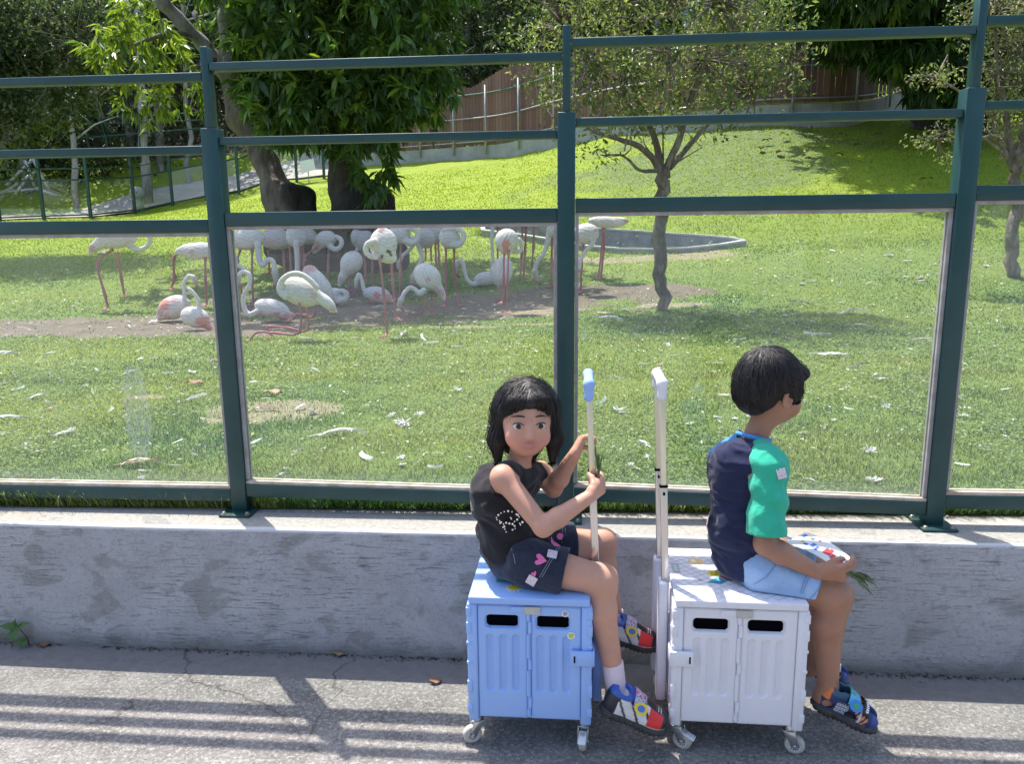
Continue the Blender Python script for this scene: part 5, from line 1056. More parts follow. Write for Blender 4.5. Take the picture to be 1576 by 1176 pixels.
# ------------------------------------------------------------------ foliage
def leaf_mesh(name, C0, DIR, NRM, L_, W_, col, mt, parent=None, org=None, droop=.25):
    """one five-point folded blade per leaf; arrays of base points, directions, normals, lengths, widths, colours"""
    n = len(C0); DIR = DIR/np.linalg.norm(DIR, axis=1)[:, None]; S_ = np.cross(DIR, NRM); S_ /= np.linalg.norm(S_, axis=1)[:, None]+1e-9; U_ = np.cross(S_, DIR)
    L_ = np.asarray(L_)[:, None]; W_ = np.asarray(W_)[:, None]; dz = np.array([0, 0, -1.])
    p0 = C0; m = C0+DIR*L_*.45-U_*W_*.16+dz*L_*droop*.2; tip = C0+DIR*L_+dz*L_*droop; a = C0+DIR*L_*.42+S_*W_*.5+U_*W_*.10+dz*L_*droop*.15; b = C0+DIR*L_*.42-S_*W_*.5+U_*W_*.10+dz*L_*droop*.15
    V = np.stack([p0, a, m, b, tip], 1).reshape(-1, 3); i = np.arange(n)[:, None]*5
    F = np.concatenate([i+np.array([[0, 2, 1]]), i+np.array([[0, 3, 2]]), i+np.array([[1, 2, 4]]), i+np.array([[2, 3, 4]])], 0)
    return mesh_np(name, V, F, mt, parent, smooth=False, org=org, col=np.repeat(col, 5, 0))
def rvec(rg, n): v = rg.normal(size=(n, 3)); return v/np.linalg.norm(v, axis=1)[:, None]
def in_ell(rg, ells, n, shell=.35):
    w = np.array([e[3]*e[4]*e[5] for e in ells]); w = w**.8; w /= w.sum(); k = rg.choice(len(ells), n, p=w); E = np.array([e[:6] for e in ells])[k]
    r = (shell+(1-shell)*rg.random(n))**.6; d = rvec(rg, n); return E[:, :3]+d*E[:, 3:6]*r[:, None], d
def PE(px, py, D, rx, ry, rd): q = P(px, py, D); s = (D+.3)/FPX; return (q[0], q[1], q[2], rx*s, rd, ry*s)
m_leafA = MA('glossy_leaf', .33, .6, mottle=.15, ms=12, transl=.42); m_leafB = MA('small_leaf', .42, .45, mottle=.2, ms=9, transl=.46); m_leafW = MA('wood_leaf', .45, .4, mottle=.2, ms=3, transl=.25)
def bark(name, a, b_, c, sc=1.):
    m, t, bb, o = nt(name); v = coords(t, (1, 1, .35)); k = mix(t, ramp(t, noise(t, v, 14*sc, 7, .7), [(.35, 0.), (.65, 1.)]), a, b_); k = mix(t, ramp(t, noise(t, v, 5*sc, 5, .6), [(.52, 0.), (.62, .9)]), k, c)
    t.links.new(k, bb.inputs['Base Color']); bb.inputs['Roughness'].default_value = .9; nb = bump(t, None, noise(t, v, 30*sc, 6, .7), .8, .02); bump(t, bb, noise(t, v, 8*sc, 4), .6, .04, nb); return m
m_bark = bark('mottled_bark', (.17, .145, .12), (.26, .235, .205), (.36, .34, .31)); m_barkd = bark('dark_bark', (.035, .03, .027), (.07, .062, .055), (.15, .145, .13)); m_barkb = bark('brown_bark', (.13, .095, .075), (.22, .175, .14), (.30, .26, .22), 2.2); m_barkp = bark('pale_bark', (.22, .20, .18), (.33, .31, .285), (.40, .38, .35), .8)
m_barkm = bark('trunk_bark', (.10, .085, .068), (.19, .165, .135), (.30, .28, .25))

# the big broad-leaved tree
rg = np.random.default_rng(21); TD = 12.4; tb = hit(520, 398); tb[2] = G(tb[0], tb[1])
BT = thing('broad_leaf_tree', 'big tree with long drooping glossy leaves and a gnarled black stump on the lawn', 'tree', tb)
S = SDF(); q = lambda x, y, d=TD: P(x, y, d)
for a, b_, r0, r1, c in (((440, 345, 12.3), (428, 300, 12.5), .24, .23, 1), ((428, 300, 12.5), (405, 245, 12.7), .23, .19, 1), ((405, 245, 12.7), (372, 185, 12.8), .19, .17, 1), ((372, 185, 12.8), (348, 105, 12.9), .17, .17, 1), ((348, 105, 12.9), (347, 30, 12.9), .115, .09, 2), ((347, 30, 12.9), (352, -80, 12.9), .09, .075, 2), ((350, 110, 12.9), (308, 62, 12.7), .13, .10, 2), ((308, 62, 12.7), (252, 5, 12.4), .10, .08, 2), ((252, 5, 12.4), (215, -70, 12.1), .08, .06, 2), ((306, 60, 12.7), (300, 20, 13), .055, .04, 2),
     ((475, 390, 12.4), (470, 300, 12.5), .28, .14, 0), ((560, 400, 12.2), (555, 310, 12.3), .42, .24, 0), ((590, 400, 12.1), (596, 305, 12.1), .24, .13, 0), ((430, 380, 12.4), (445, 300, 12.4), .26, .17, 0), ((510, 400, 12.4), (525, 315, 12.4), .34, .12, 0), ((535, 325, 12.5), (530, 240, 12.6), .28, .24, 3), ((530, 240, 12.6), (515, 150, 12.7), .24, .18, 3), ((515, 150, 12.7), (500, 20, 12.8), .18, .12, 3), ((515, 170, 12.7), (610, 90, 12.4), .12, .07, 3), ((515, 150, 12.7), (430, 60, 12.3), .10, .07, 3), ((455, 390, 12.5), (600, 395, 12.1), .30, .30, 0)):
    S.cap(q(*a), q(*b_), r0, r1, k=.10, c=[(.035, .031, .028), (.16, .135, .11), (.27, .255, .23), (.085, .072, .06)][c])
V, F = S.mesh(.035, post=lambda X, D: D+wob(X*np.array([1, 1, .5]), 7, seed=6)*.035+wob(X*np.array([1, 1, .4]), 22, seed=7)*.012, pad=.06)
m_treeb = MA('gnarled_bark', .9, .2, bs=22, bst=.9, bd=.03, stretch=(1, 1, .4), mottle=.45, ms=9)
mesh_np('trunk', V, F, m_treeb, BT, org=tb, col=S.colors(V, (.1, .1, .1), .03))
for pts in ([(308, 62, 12.7), (270, 50, 12.3), (215, 65, 11.9), (175, 85, 11.6)], [(335, 90, 12.8), (290, 110, 12.2), (240, 130, 11.8)], [(530, 240, 12.6), (560, 225, 11.8), (590, 240, 11.3)], [(515, 160, 12.6), (590, 150, 11.8), (650, 150, 11.3)], [(510, 120, 12.6), (440, 130, 11.8), (390, 150, 11.4)], [(500, 60, 12.6), (560, 20, 11.8), (640, 10, 11.4)]):
    mb = MB(); mb.tube(smooth_line([P(*p) for p in pts], 4), list(np.linspace(.05, .018, (len(pts)-1)*4+1)), 7); mb.build('branch', m_barkm, BT, smooth=True, org=tb)
ells = [PE(520, 90, 12.0, 150, 120, 1.5), PE(450, 60, 12.0, 75, 110, 1.2), PE(610, 60, 11.9, 90, 120, 1.3), PE(480, -90, 12.2, 190, 120, 2.0), PE(570, 225, 11.5, 48, 80, .5), PE(585, 275, 11.3, 26, 34, .3), PE(640, 140, 11.6, 55, 60, .8), PE(435, 150, 11.8, 62, 66, .8), PE(420, 0, 13.6, 90, 80, .8), PE(655, -50, 11.8, 70, 60, 1.0), PE(510, 160, 11.5, 120, 70, .8), PE(420, -150, 11.2, 190, 70, 1.6), PE(560, -140, 13.3, 210, 70, 1.4)]
ells2 = [PE(215, 85, 11.7, 75, 42, .7), PE(190, 40, 11.8, 75, 40, .7), PE(215, 155, 11.6, 40, 30, .4), PE(270, 130, 13.4, 50, 50, .4), PE(245, 15, 13.4, 70, 40, .5)]
def clusters(rg, ells, n, per, L0, shell=.4):
    c, d = in_ell(rg, ells, n, shell); c = c.repeat(per, 0); d = d.repeat(per, 0); m = len(c)
    out = d+np.array([0, 0, -.35]); out /= np.linalg.norm(out, axis=1)[:, None]; dr = out*.55+rvec(rg, m)*.85+np.array([0, 0, -.40]); nr = rvec(rg, m)*.5+np.array([0, 0, 1.]); return c+rvec(rg, m)*.035, dr, nr, L0*rg.uniform(.7, 1.2, m)
c, dr, nr_, LL = clusters(rg, ells, 2600, 9, .225); m_ = len(c); young = np.repeat(rg.random(m_//9) < .2, 9)
cl = np.where(young[:, None], np.array([[.13, .22, .035]]), np.array([[.07, .13, .03]]))*np.repeat(rg.uniform(.75, 1.3, m_//9), 9)[:, None]*rg.uniform(.85, 1.15, m_)[:, None]
c2, dr2, nr2, LL2 = clusters(rg, ells2, 150, 8, .19); cl2 = np.tile((.19, .25, .028), (len(c2), 1))*rg.uniform(.7, 1.2, len(c2))[:, None]; old = rg.random(len(c2)) < .35; cl2[old] = cl2[old]*np.array([.45, .6, .8])
c, dr, nr_, LL, cl = [np.concatenate(q_) for q_ in ((c, c2), (dr, dr2), (nr_, nr2), (LL, LL2), (cl, cl2))]; dr[:, 2] = np.where(np.concatenate([young, np.zeros(len(c2), bool)]), dr[:, 2]+.7, dr[:, 2])
vis = c[:, 1]+RNG.uniform(0, .5, len(c)); vis = np.where(c[:, 2] < 4.7, vis, 99); pick = np.argsort(vis)[:300]; rest = np.setdiff1d(np.arange(len(c)), pick)
lf = leaf_mesh('leaves', c[rest], dr[rest], nr_[rest], LL[rest], LL[rest]*.34, cl[rest], m_leafA, BT, org=tb); lf['kind'] = 'stuff'
def single_leaf(name, colr, seed):                # a folded, drooping blade about 22 cm long, pointing along +x
    V = []; F = []; n = 7; ww = [.0, .55, .95, 1, .85, .5, 0]
    for i in range(n):
        u = i/(n-1); w_ = .036*ww[i]; z = -.16*u*u*.6; V += [(u*.22, w_, z+.006), (u*.22, 0, z), (u*.22, -w_, z+.006)]
    for i in range(n-1): b0 = i*3; F += [(b0, b0+1, b0+4, b0+3), (b0+1, b0+2, b0+5, b0+4)]
    me = bpy.data.meshes.new(name); me.from_pydata(V, [], F); me.materials.append(m_leafA); me.polygons.foreach_set('use_smooth', [True]*len(F))
    a = me.color_attributes.new('Col', 'FLOAT_COLOR', 'POINT'); a.data.foreach_set('color', np.tile((*colr, 1), (len(V), 1)).ravel().astype(np.float32)); me.update(); return me
lm = [single_leaf('leaf', x, 1) for x in ((.065, .125, .028), (.085, .15, .035), (.05, .10, .024), (.12, .21, .035), (.20, .26, .03))]
for i in pick:
    g = cl[i]; k = 4 if g[0] > .13 else (3 if g[0] > .08 else int(RNG.integers(0, 3)))
    o = bpy.data.objects.new('leaf', lm[k]); COL.objects.link(o); o.parent = BT; dv = Vector(dr[i]).normalized(); zz = Vector(nr_[i]); y_ = zz.cross(dv).normalized(); z_ = dv.cross(y_)
    o.matrix_local = Matrix(((dv.x, y_.x, z_.x, c[i][0]-tb[0]), (dv.y, y_.y, z_.y, c[i][1]-tb[1]), (dv.z, y_.z, z_.z, c[i][2]-tb[2]), (0, 0, 0, 1))) @ Matrix.Diagonal((LL[i]/.22, LL[i]/.22, LL[i]/.22, 1))

# small-leaved trees
def airy_tree(name, label, base, paths, ells, nl, L0, cols, mb_, seed, twig=420, per=7, shell=.2, limit=None):
    rg = np.random.default_rng(seed); base = np.array(base, float); T0 = thing(name, label, 'tree', base); mb = MB()
    for pts, r0, r1 in paths:
        Q = smooth_line([P(*p) for p in pts], 5); Q = [p_+rg.normal(size=3)*r1*.35 for p_ in Q]; mb.tube(Q, list(np.linspace(r0, r1, len(Q))), 9, jit=.12)
    mb.build('trunk', mb_, T0, smooth=True, org=base)
    c, d = in_ell(rg, ells, nl//per, shell); ends = [P(*p[0][-1]) for p in paths]+[P(*p[0][-2]) for p in paths]; tw = MB()
    if limit is not None: k = limit(c); c = c[k]; d = d[k]
    for i in range(min(twig, len(c))):
        e = min(ends, key=lambda q_: np.linalg.norm(q_-c[i])); md = (c[i]+e)/2+rg.normal(size=3)*.12; tw.tube([e+(md-e)*.2, md, c[i]], [.011, .007, .003], 4, cap=False)
    t_ = tw.build('twigs', mb_, T0, smooth=True, org=base); t_['kind'] = 'stuff'
    n0 = len(c); sc_ = rg.uniform(.6, 1.4, n0); c = c.repeat(per, 0)+rvec(rg, n0*per)*L0*rg.uniform(.3, 2.4, n0*per)[:, None]; m = len(c)
    k = rg.choice(len(cols), n0, p=[x[1] for x in cols]); col = np.array([x[0] for x in cols])[k].repeat(per, 0)*rg.uniform(.75, 1.3, m)[:, None]
    dr = rvec(rg, m)+np.array([0, 0, -.25]); nr = rvec(rg, m)*.9+np.array([0, 0, .8]); LL = L0*rg.uniform(.6, 1.3, m)
    l_ = leaf_mesh('leaves', c, dr, nr, LL, LL*.5, col, m_leafB, T0, org=base, droop=.1); l_['kind'] = 'stuff'; return T0
b0 = hit(1022, 478); D1 = float(b0[1])
airy_tree('small_tree', 'slender small-leaved tree with a forked crown growing behind the right pane', b0,
  [([(1023, 484, D1), (1019, 420, D1), (1015, 360, D1), (1020, 300, D1), (1021, 262, D1)], .072, .078), ([(1021, 275, D1), (1004, 243, D1-.1), (978, 222, D1-.3), (945, 212, D1-.5), (905, 195, D1-.6), (885, 150, D1-.6)], .045, .010), ([(1019, 268, D1), (1008, 215, D1), (985, 165, D1+.1), (965, 90, D1+.2), (955, 0, D1+.3)], .045, .010), ([(1022, 268, D1), (1045, 215, D1-.1), (1062, 160, D1-.2), (1085, 90, D1-.3), (1105, 0, D1-.3)], .045, .010), ([(1030, 258, D1), (1062, 222, D1+.2), (1110, 170, D1+.3), (1160, 140, D1+.4), (1215, 90, D1+.4)], .038, .008), ([(990, 200, D1+.1), (960, 150, D1+.2), (915, 100, D1+.4), (870, 40, D1+.4)], .028, .007), ([(1015, 262, D1), (985, 262, D1-.3), (960, 240, D1-.5), (925, 238, D1-.7)], .025, .006), ([(1050, 205, D1-.1), (1025, 150, D1-.4), (1030, 80, D1-.6), (1040, 10, D1-.6)], .024, .006)],
  [PE(1010, 60, D1, 160, 110, 1.3), PE(960, 130, D1-.1, 110, 70, 1.0), PE(1100, 90, D1, 110, 80, 1.0), PE(860, 60, D1+.3, 80, 80, .8), PE(850, 140, D1+.2, 45, 45, .5), PE(1180, 60, D1+.2, 80, 80, .7), PE(1010, -60, D1, 220, 100, 1.6), PE(925, 215, D1-.5, 40, 32, .35), PE(1080, 170, D1, 75, 35, .6), PE(925, 258, D1-.7, 22, 20, .2), PE(1112, 205, D1+.2, 20, 18, .2), PE(985, 185, D1-.3, 70, 30, .5), PE(1195, 130, D1+.2, 55, 28, .4)], 12000, .066,
  [((.10, .14, .04), .32), ((.16, .20, .07), .35), ((.27, .28, .12), .22), ((.05, .08, .028), .11)], m_barkb, 31)
b1 = hit(1562, 402); D2 = 10.4; b1 = P(1561, 405, D2); b1[2] = G(b1[0], b1[1])
airy_tree('small_tree', 'pale-twigged small tree at the right edge beyond the second post from the right', b1,
  [([(1558, 425, D2), (1556, 380, D2), (1562, 320, D2), (1566, 270, D2), (1560, 245, D2)], .085, .07), ([(1560, 260, D2), (1545, 232, D2), (1528, 210, D2-.1), (1500, 215, D2-.2)], .05, .012), ([(1558, 250, D2), (1548, 180, D2), (1536, 110, D2), (1530, 20, D2)], .055, .012), ([(1562, 250, D2), (1580, 170, D2), (1575, 80, D2), (1585, -20, D2)], .055, .012), ([(1540, 190, D2), (1490, 150, D2-.2), (1440, 120, D2-.3), (1405, 115, D2-.3)], .022, .005), ([(1550, 240, D2), (1500, 205, D2-.3), (1450, 205, D2-.4), (1425, 215, D2-.4)], .022, .005), ([(1565, 250, D2), (1610, 180, D2), (1640, 90, D2)], .05, .012)],
  [PE(1560, 90, D2, 55, 110, .8), PE(1600, 160, D2, 60, 80, .8), PE(1440, 118, D2-.3, 50, 18, .3), PE(1450, 208, D2-.4, 48, 20, .3), PE(1420, 220, D2-.4, 22, 14, .2), PE(1470, 245, D2-.3, 28, 14, .2), PE(1545, 10, D2, 70, 60, .8), PE(1660, 60, D2, 90, 120, .9)], 9500, .052,
  [((.14, .17, .07), .4), ((.22, .23, .12), .35), ((.07, .10, .035), .25)], m_barkb, 32)
D3 = 15.; b2 = P(-25, 292, D3); b2[2] = G(b2[0], b2[1])
airy_tree('leaning_tree', 'olive-leaved tree leaning in from the top left corner with bare pale branches below', b2,
  [([(-40, 320, D3), (5, 228, D3), (35, 195, D3), (62, 150, D3), (95, 90, D3)], .11, .04), ([(30, 200, D3), (60, 180, D3), (90, 130, D3-.2), (120, 60, D3-.3)], .05, .02), ([(5, 225, D3), (20, 160, D3), (15, 90, D3), (30, 0, D3)], .06, .025), ([(55, 160, D3), (50, 100, D3+.3), (70, 20, D3+.3)], .04, .015), ([(40, 195, D3), (100, 165, D3), (150, 150, D3)], .03, .01)],
  [PE(40, 30, D3, 110, 70, 1.6), PE(90, 90, D3, 85, 55, 1.2), PE(0, 120, D3, 60, 60, 1.0), PE(50, 165, D3-.2, 90, 32, .9), PE(15, 205, D3-.2, 70, 25, .7), PE(160, 20, D3, 60, 45, 1.0), PE(-60, 60, D3, 110, 130, 1.6), PE(20, 262, D3-.4, 28, 14, .4)], 23000, .105,
  [((.045, .075, .03), .4), ((.085, .115, .05), .35), ((.15, .17, .09), .15), ((.02, .035, .015), .1)], m_barkp, 33)
# dark broad-leaved tree over the corner of the plank fence
rg = np.random.default_rng(44); b3 = np.array([10.6, 20.2, 0]); b3[2] = G(10.6, 20.2); DT = thing('shade_tree', 'dark broad-leaved tree shading the slope by the corner of the plank fence', 'tree', b3)
mb = MB(); mb.tube(smooth_line([b3-[0, 0, .3], P(1412, 140, 20), P(1392, 90, 19.8), P(1370, 20, 19.5), P(1340, -60, 19)], 4), list(np.linspace(.34, .16, 17)), 12, jit=.08); mb.tube(smooth_line([P(1395, 95, 19.8), P(1440, 30, 19), P(1480, -40, 18.5)], 4), list(np.linspace(.18, .08, 9)), 9); mb.tube(smooth_line([P(1378, 45, 19.6), P(1310, 25, 18.8), P(1270, 5, 18.3)], 4), list(np.linspace(.15, .05, 9)), 9); mb.build('trunk', m_barkd, DT, smooth=True, org=b3)
e3 = [PE(1400, 40, 18.5, 130, 55, 2.2), PE(1300, 5, 18.5, 90, 42, 1.8), PE(1470, 110, 17.5, 60, 55, 1.4), PE(1420, 80, 17.5, 60, 40, 1.2), PE(1420, -90, 18.5, 260, 110, 3.0), PE(1540, 60, 18.5, 90, 90, 2.0), PE(1380, -60, 16.5, 160, 70, 2.0), PE(1490, 170, 18.0, 40, 30, .8), PE(1330, -60, 20.5, 150, 70, 2.4), PE(1440, -150, 20, 200, 80, 2.6)]
c, dr, nr_, LL = clusters(rg, e3, 4300, 9, .32); col = np.tile((.035, .075, .02), (len(c), 1))*np.repeat(rg.uniform(.6, 1.5, len(c)//9), 9)[:, None]; yg = np.repeat(rg.random(len(c)//9) < .1, 9); col[yg] = np.array([.12, .19, .035])
l_ = leaf_mesh('leaves', c, dr, nr_, LL, LL*.28, col, m_leafA, DT, org=b3); l_['kind'] = 'stuff'

# ------------------------------------------------------------------ wood behind
def wood_tree(rg, h, r, nl, L0, col, bk):
    T0 = bpy.data.objects.new('forest_tree', None); COL.objects.link(T0); mb = MB(); Q = [np.array([0, 0, -.8])]+[np.array([rg.normal()*.25, rg.normal()*.25, h*u]) for u in (.25, .5, .75, .95)]
    mb.tube(smooth_line(Q, 3), list(np.linspace(.22, .05, 13)), 8)
    for i in range(7):
        a = rg.uniform(0, 6.28); z = h*rg.uniform(.35, .8); mb.tube([np.array([0, 0, z]), np.array([math.cos(a)*r*.4, math.sin(a)*r*.4, z+.8]), np.array([math.cos(a)*r*.8, math.sin(a)*r*.8, z+1.2])], [.09, .06, .02], 6)
    mb.build('trunk', bk, T0, smooth=True)
    el = [(rg.normal()*r*.45, rg.normal()*r*.45, h*rg.uniform(.30, .98), r*rg.uniform(.4, .75), r*rg.uniform(.4, .75), r*rg.uniform(.3, .55)) for _ in range(11)]
    c, d = in_ell(rg, el, nl//6, .3); n0 = len(c); c = c.repeat(6, 0)+rvec(rg, n0*6)*L0*1.3*rg.random((n0*6, 1)); m = len(c); cc = np.array(col)*rg.uniform(.5, 1.6, (n0, 1)).repeat(6, 0)*rg.uniform(.8, 1.2, (m, 1))
    l_ = leaf_mesh('leaves', c, rvec(rg, m)+[0, 0, -.35], rvec(rg, m)*.8+[0, 0, .8], L0*rg.uniform(.6, 1.3, m), L0*.42*rg.uniform(.6, 1.3, m), cc, m_leafW, T0); l_['kind'] = 'stuff'; return T0
rg = np.random.default_rng(77)
protos = [wood_tree(rg, 8.5, 3.4, 5200, .30, (.040, .065, .022), m_barkm), wood_tree(rg, 10, 3.0, 5200, .26, (.055, .075, .028), m_barkm), wood_tree(rg, 7, 3.6, 5200, .34, (.028, .05, .018), m_barkm), wood_tree(rg, 9, 3.2, 5200, .22, (.085, .105, .045), m_barkm)]
spots = []
for i in range(58):
    y = [33.5, 37.5, 42, 48][i % 4]+rg.uniform(-1.2, 1.2); x = -33+68*((i//4)+.5+rg.uniform(-.3, .3))/14.5+(i % 2)*1.6; spots.append((x, y))
spots += [(-19, 31.5), (-14.5, 33), (1.5, 30.5), (5.5, 27.8), (14, 27), (17, 23), (20, 18.5), (-23, 26)]
k = 0
for i, (x, y) in enumerate(spots):
    if y < 35 and -13.5 < x < -6: continue
    T0 = protos[k] if k < 4 else copy_tree(protos[int(rg.integers(0, 4))]); k += 1
    T0.location = (x, y, float(G(x, y))-.1); T0.rotation_euler = (rg.normal()*.04, rg.normal()*.04, rg.uniform(0, 6.28)); s = rg.uniform(.8, 1.15); T0.scale = (s, s, s)
    tag(T0, 'leafy tree standing among its like in the wood behind the enclosure', 'tree', 'trees of the wood behind the enclosure')
n = 5200; x = rg.uniform(-34, 36, n); y = rg.uniform(31.8, 52, n); kk = ~((x > -14.) & (x < -5.5) & (y < 34.5)); x, y = x[kk], y[kk]; z = G(x, y)+rg.uniform(0, 1.3, len(x)); c = np.stack([x, y, z], 1).repeat(9, 0); c += rvec(rg, len(c))*.45
cc = np.array([[.045, .065, .022]])*rg.uniform(.4, 1.7, (len(x), 1)).repeat(9, 0)*np.where(rg.random((len(x), 1)) < .12, [[2.6, 1.9, 1.6]], [[1, 1, 1]]).repeat(9, 0)
tag(leaf_mesh('undergrowth', c, rvec(rg, len(c))+[0, 0, .3], rvec(rg, len(c)), .32*rg.uniform(.5, 1.3, len(c)), .13*rg.uniform(.5, 1.3, len(c)), cc, m_leafW), 'tangled dark undergrowth on the slope behind the enclosure', 'undergrowth', kind='stuff')
for i, (px, y0, y1, D, r, lab) in enumerate(((216, -30, 190, 30, .16, 'straight pale bare trunk at the top left behind the yellow-green leaves'), (677, -20, 150, 31.5, .13, 'pale slim bare trunk rising behind the plank fence beside the big tree'), (106, 40, 205, 29, .10, 'thin grey bare trunk behind the leaning tree'), (285, -10, 200, 32, .09, 'thin bare trunk left of the pale limb of the big tree'))):
    a, b_ = P(px, y1, D), P(px-6, y0, D); a[2] = G(a[0], a[1])-.2; T0 = thing('bare_tree', lab, 'tree', a); mb = MB(); mb.tube([a+(b_-a)*u+rg.normal(size=3)*.05*(u > 0) for u in np.linspace(0, 1, 8)], list(np.linspace(r*1.2, r*.7, 8)), 9, jit=.06); mb.build('trunk', m_barkp, T0, smooth=True, org=a)
    mb = MB()
    for j in range(5):
        u = rg.uniform(.35, .95); p0 = a+(b_-a)*u; e = p0+np.array([rg.normal()*1.1, rg.normal()*.6, rg.uniform(.6, 1.6)]); mb.tube([p0, (p0+e)/2+[0, 0, .15], e], [r*.4, r*.28, r*.1], 6)
    mb.build('branch', m_barkp, T0, smooth=True, org=a)

# ------------------------------------------------------------------ plank fence on its concrete footing
m_plank = [M('stained_plank', c_, .75, d_, 6, stretch=(1, 1, .12), bs=40, bst=.5, bd=.006) for c_, d_ in (((.17, .083, .064), (.225, .12, .095)), ((.13, .064, .052), (.18, .096, .08)), ((.20, .108, .085), (.26, .15, .12)))]
m_pipe = M('grey_pipe', (.33, .34, .36), .45, (.42, .43, .45), 10, metal=.5); m_gpipe = M('green_pipe', (.03, .15, .09), .5); m_foot = M('footing_concrete', (.27, .27, .26), .9, (.38, .38, .37), 1.6, bs=20, bst=.5, bd=.02)
line = smooth_line([np.array([x, y, 0]) for x, y in ((-8.5, 32.5), (-4.2, 30.4), (-1.6, 28.9), (1.5, 26.1), (4.0, 23.6), (5.4, 22.2), (6.9, 21.3), (8.6, 21.0), (10.0, 21.8), (11.8, 23.6), (13, 26))], 12)
seg = np.array(line); sl_ = np.concatenate([[0], np.cumsum(np.linalg.norm(np.diff(seg[:, :2], axis=0), axis=1))]); TOT = sl_[-1]
def at_s(s): return np.array([np.interp(s, sl_, seg[:, 0]), np.interp(s, sl_, seg[:, 1]), 0])
def gz(p): return float(G(p[0], p[1]))
f0 = at_s(TOT/2); f0[2] = gz(f0); PF = thing('plank_fence', 'curved brown plank fence with a wavy top on a concrete footing along the back', 'fence', f0); mb = MB(); nS = 110
FT = [at_s(TOT*i/nS) for i in range(nS+1)]; topz = np.array([gz(p)+.42 for p in FT]); topz = np.convolve(np.pad(topz, 4, mode='edge'), np.ones(9)/9, 'valid')
for i in range(nS):
    p, q_ = FT[i], FT[i+1]; d = unit(q_-p); nn = np.array([-d[1], d[0], 0])*.1; lo = min(gz(p), gz(q_))-.5
    mb.hexa([np.array([*(p-nn)[:2], lo]), np.array([*(q_-nn)[:2], lo]), np.array([*(q_+nn)[:2], lo]), np.array([*(p+nn)[:2], lo]), np.array([*(p-nn)[:2], topz[i]]), np.array([*(q_-nn)[:2], topz[i+1]]), np.array([*(q_+nn)[:2], topz[i+1]]), np.array([*(p+nn)[:2], topz[i]])])
mb.build('concrete_footing', m_foot, PF, org=f0)
zt_ = lambda s: float(np.interp(s, np.linspace(0, TOT, nS+1), topz)); s = .0; k = 0; pw = .150; pl_me = {}
rg = np.random.default_rng(3); ph = 1.15
while s < TOT-.2 and k < 298:
    p = at_s(s+pw/2); q_ = at_s(s+pw); d = unit(q_-at_s(s)); h_ = 1.95+.50*abs(math.sin((s-8.0)*math.pi/4.1))**1.3 + (.0 if s < TOT-6.5 else -.25); lean = rg.normal()*.004; mb = MB(); z0 = zt_(s)+.05
    mb.obox(np.array([0, 0, h_/2]), np.array([pw*.47, 0, 0]), np.array([0, .011, 0]), np.array([lean, 0, h_/2])); o = mb.build('plank', m_plank[int(rg.integers(0, 3))], PF)
    o.location = Vector(p+[0, 0, z0])-Vector(f0); o.rotation_euler = (0, 0, math.atan2(d[1], d[0])+rg.normal()*.02); s += pw*(1.03 if s < TOT-5.5 else 1.45); k += 1
off = .13
for h_ in (.14, .95, 1.75):
    mb = MB(); Q = []
    for i in range(0, nS+1, 2): p = FT[i]; d = unit(FT[min(i+1, nS)]-FT[max(i-1, 0)]); Q.append(p-np.array([-d[1], d[0], 0])*off+[0, 0, topz[i]+h_])
    mb.tube(Q, .022, 6); mb.build('pipe_rail', m_pipe if h_ != 1.75 else m_gpipe, PF, smooth=True, org=f0)
s = 1.2; k = 0
while s < TOT:
    p = at_s(s); d = unit(at_s(s+.1)-p); p = p-np.array([-d[1], d[0], 0])*(off+.05); mb = MB(); mb.tube([p+[0, 0, zt_(s)-.3], p+[0, 0, zt_(s)+2.0]], .032, 8); mb.build('pipe_post', m_gpipe if k == 11 else m_pipe, PF, smooth=True, org=f0); s += 1.55; k += 1
# metal shed behind it
m_tin = M('grey_blue_sheet', (.30, .36, .46), .45, (.40, .46, .56), 2, metal=.3); sh0 = np.array([7.4, 24.2, 0]); sh0[2] = gz(sh0); SH = thing('metal_shed', 'grey-blue corrugated metal shed behind the plank fence', 'shed', sh0, R(-12)); mb = MB(); V = []; nC = 120
for i in range(nC+1):
    x = -2.2+4.4*i/nC; y = .03*math.sin(i*math.pi/2); mb.v += [(x, y, 0), (x, y, 4.1)]
for i in range(nC): mb.f.append((2*i, 2*i+2, 2*i+3, 2*i+1)); mb.m.append(0)
mb.build('sheet_wall', m_tin, SH); mb = MB(); mb.box((-2.2, .06, 0), (2.2, 2.4, 4.0)); mb.build('shed_body', m_tin, SH); mb = MB(); mb.hexa([(-2.5, -.35, 4.05), (2.5, -.35, 4.05), (2.5, 2.7, 4.5), (-2.5, 2.7, 4.5), (-2.5, -.35, 4.12), (2.5, -.35, 4.12), (2.5, 2.7, 4.57), (-2.5, 2.7, 4.57)]); mb.build('roof', m_tin, SH)

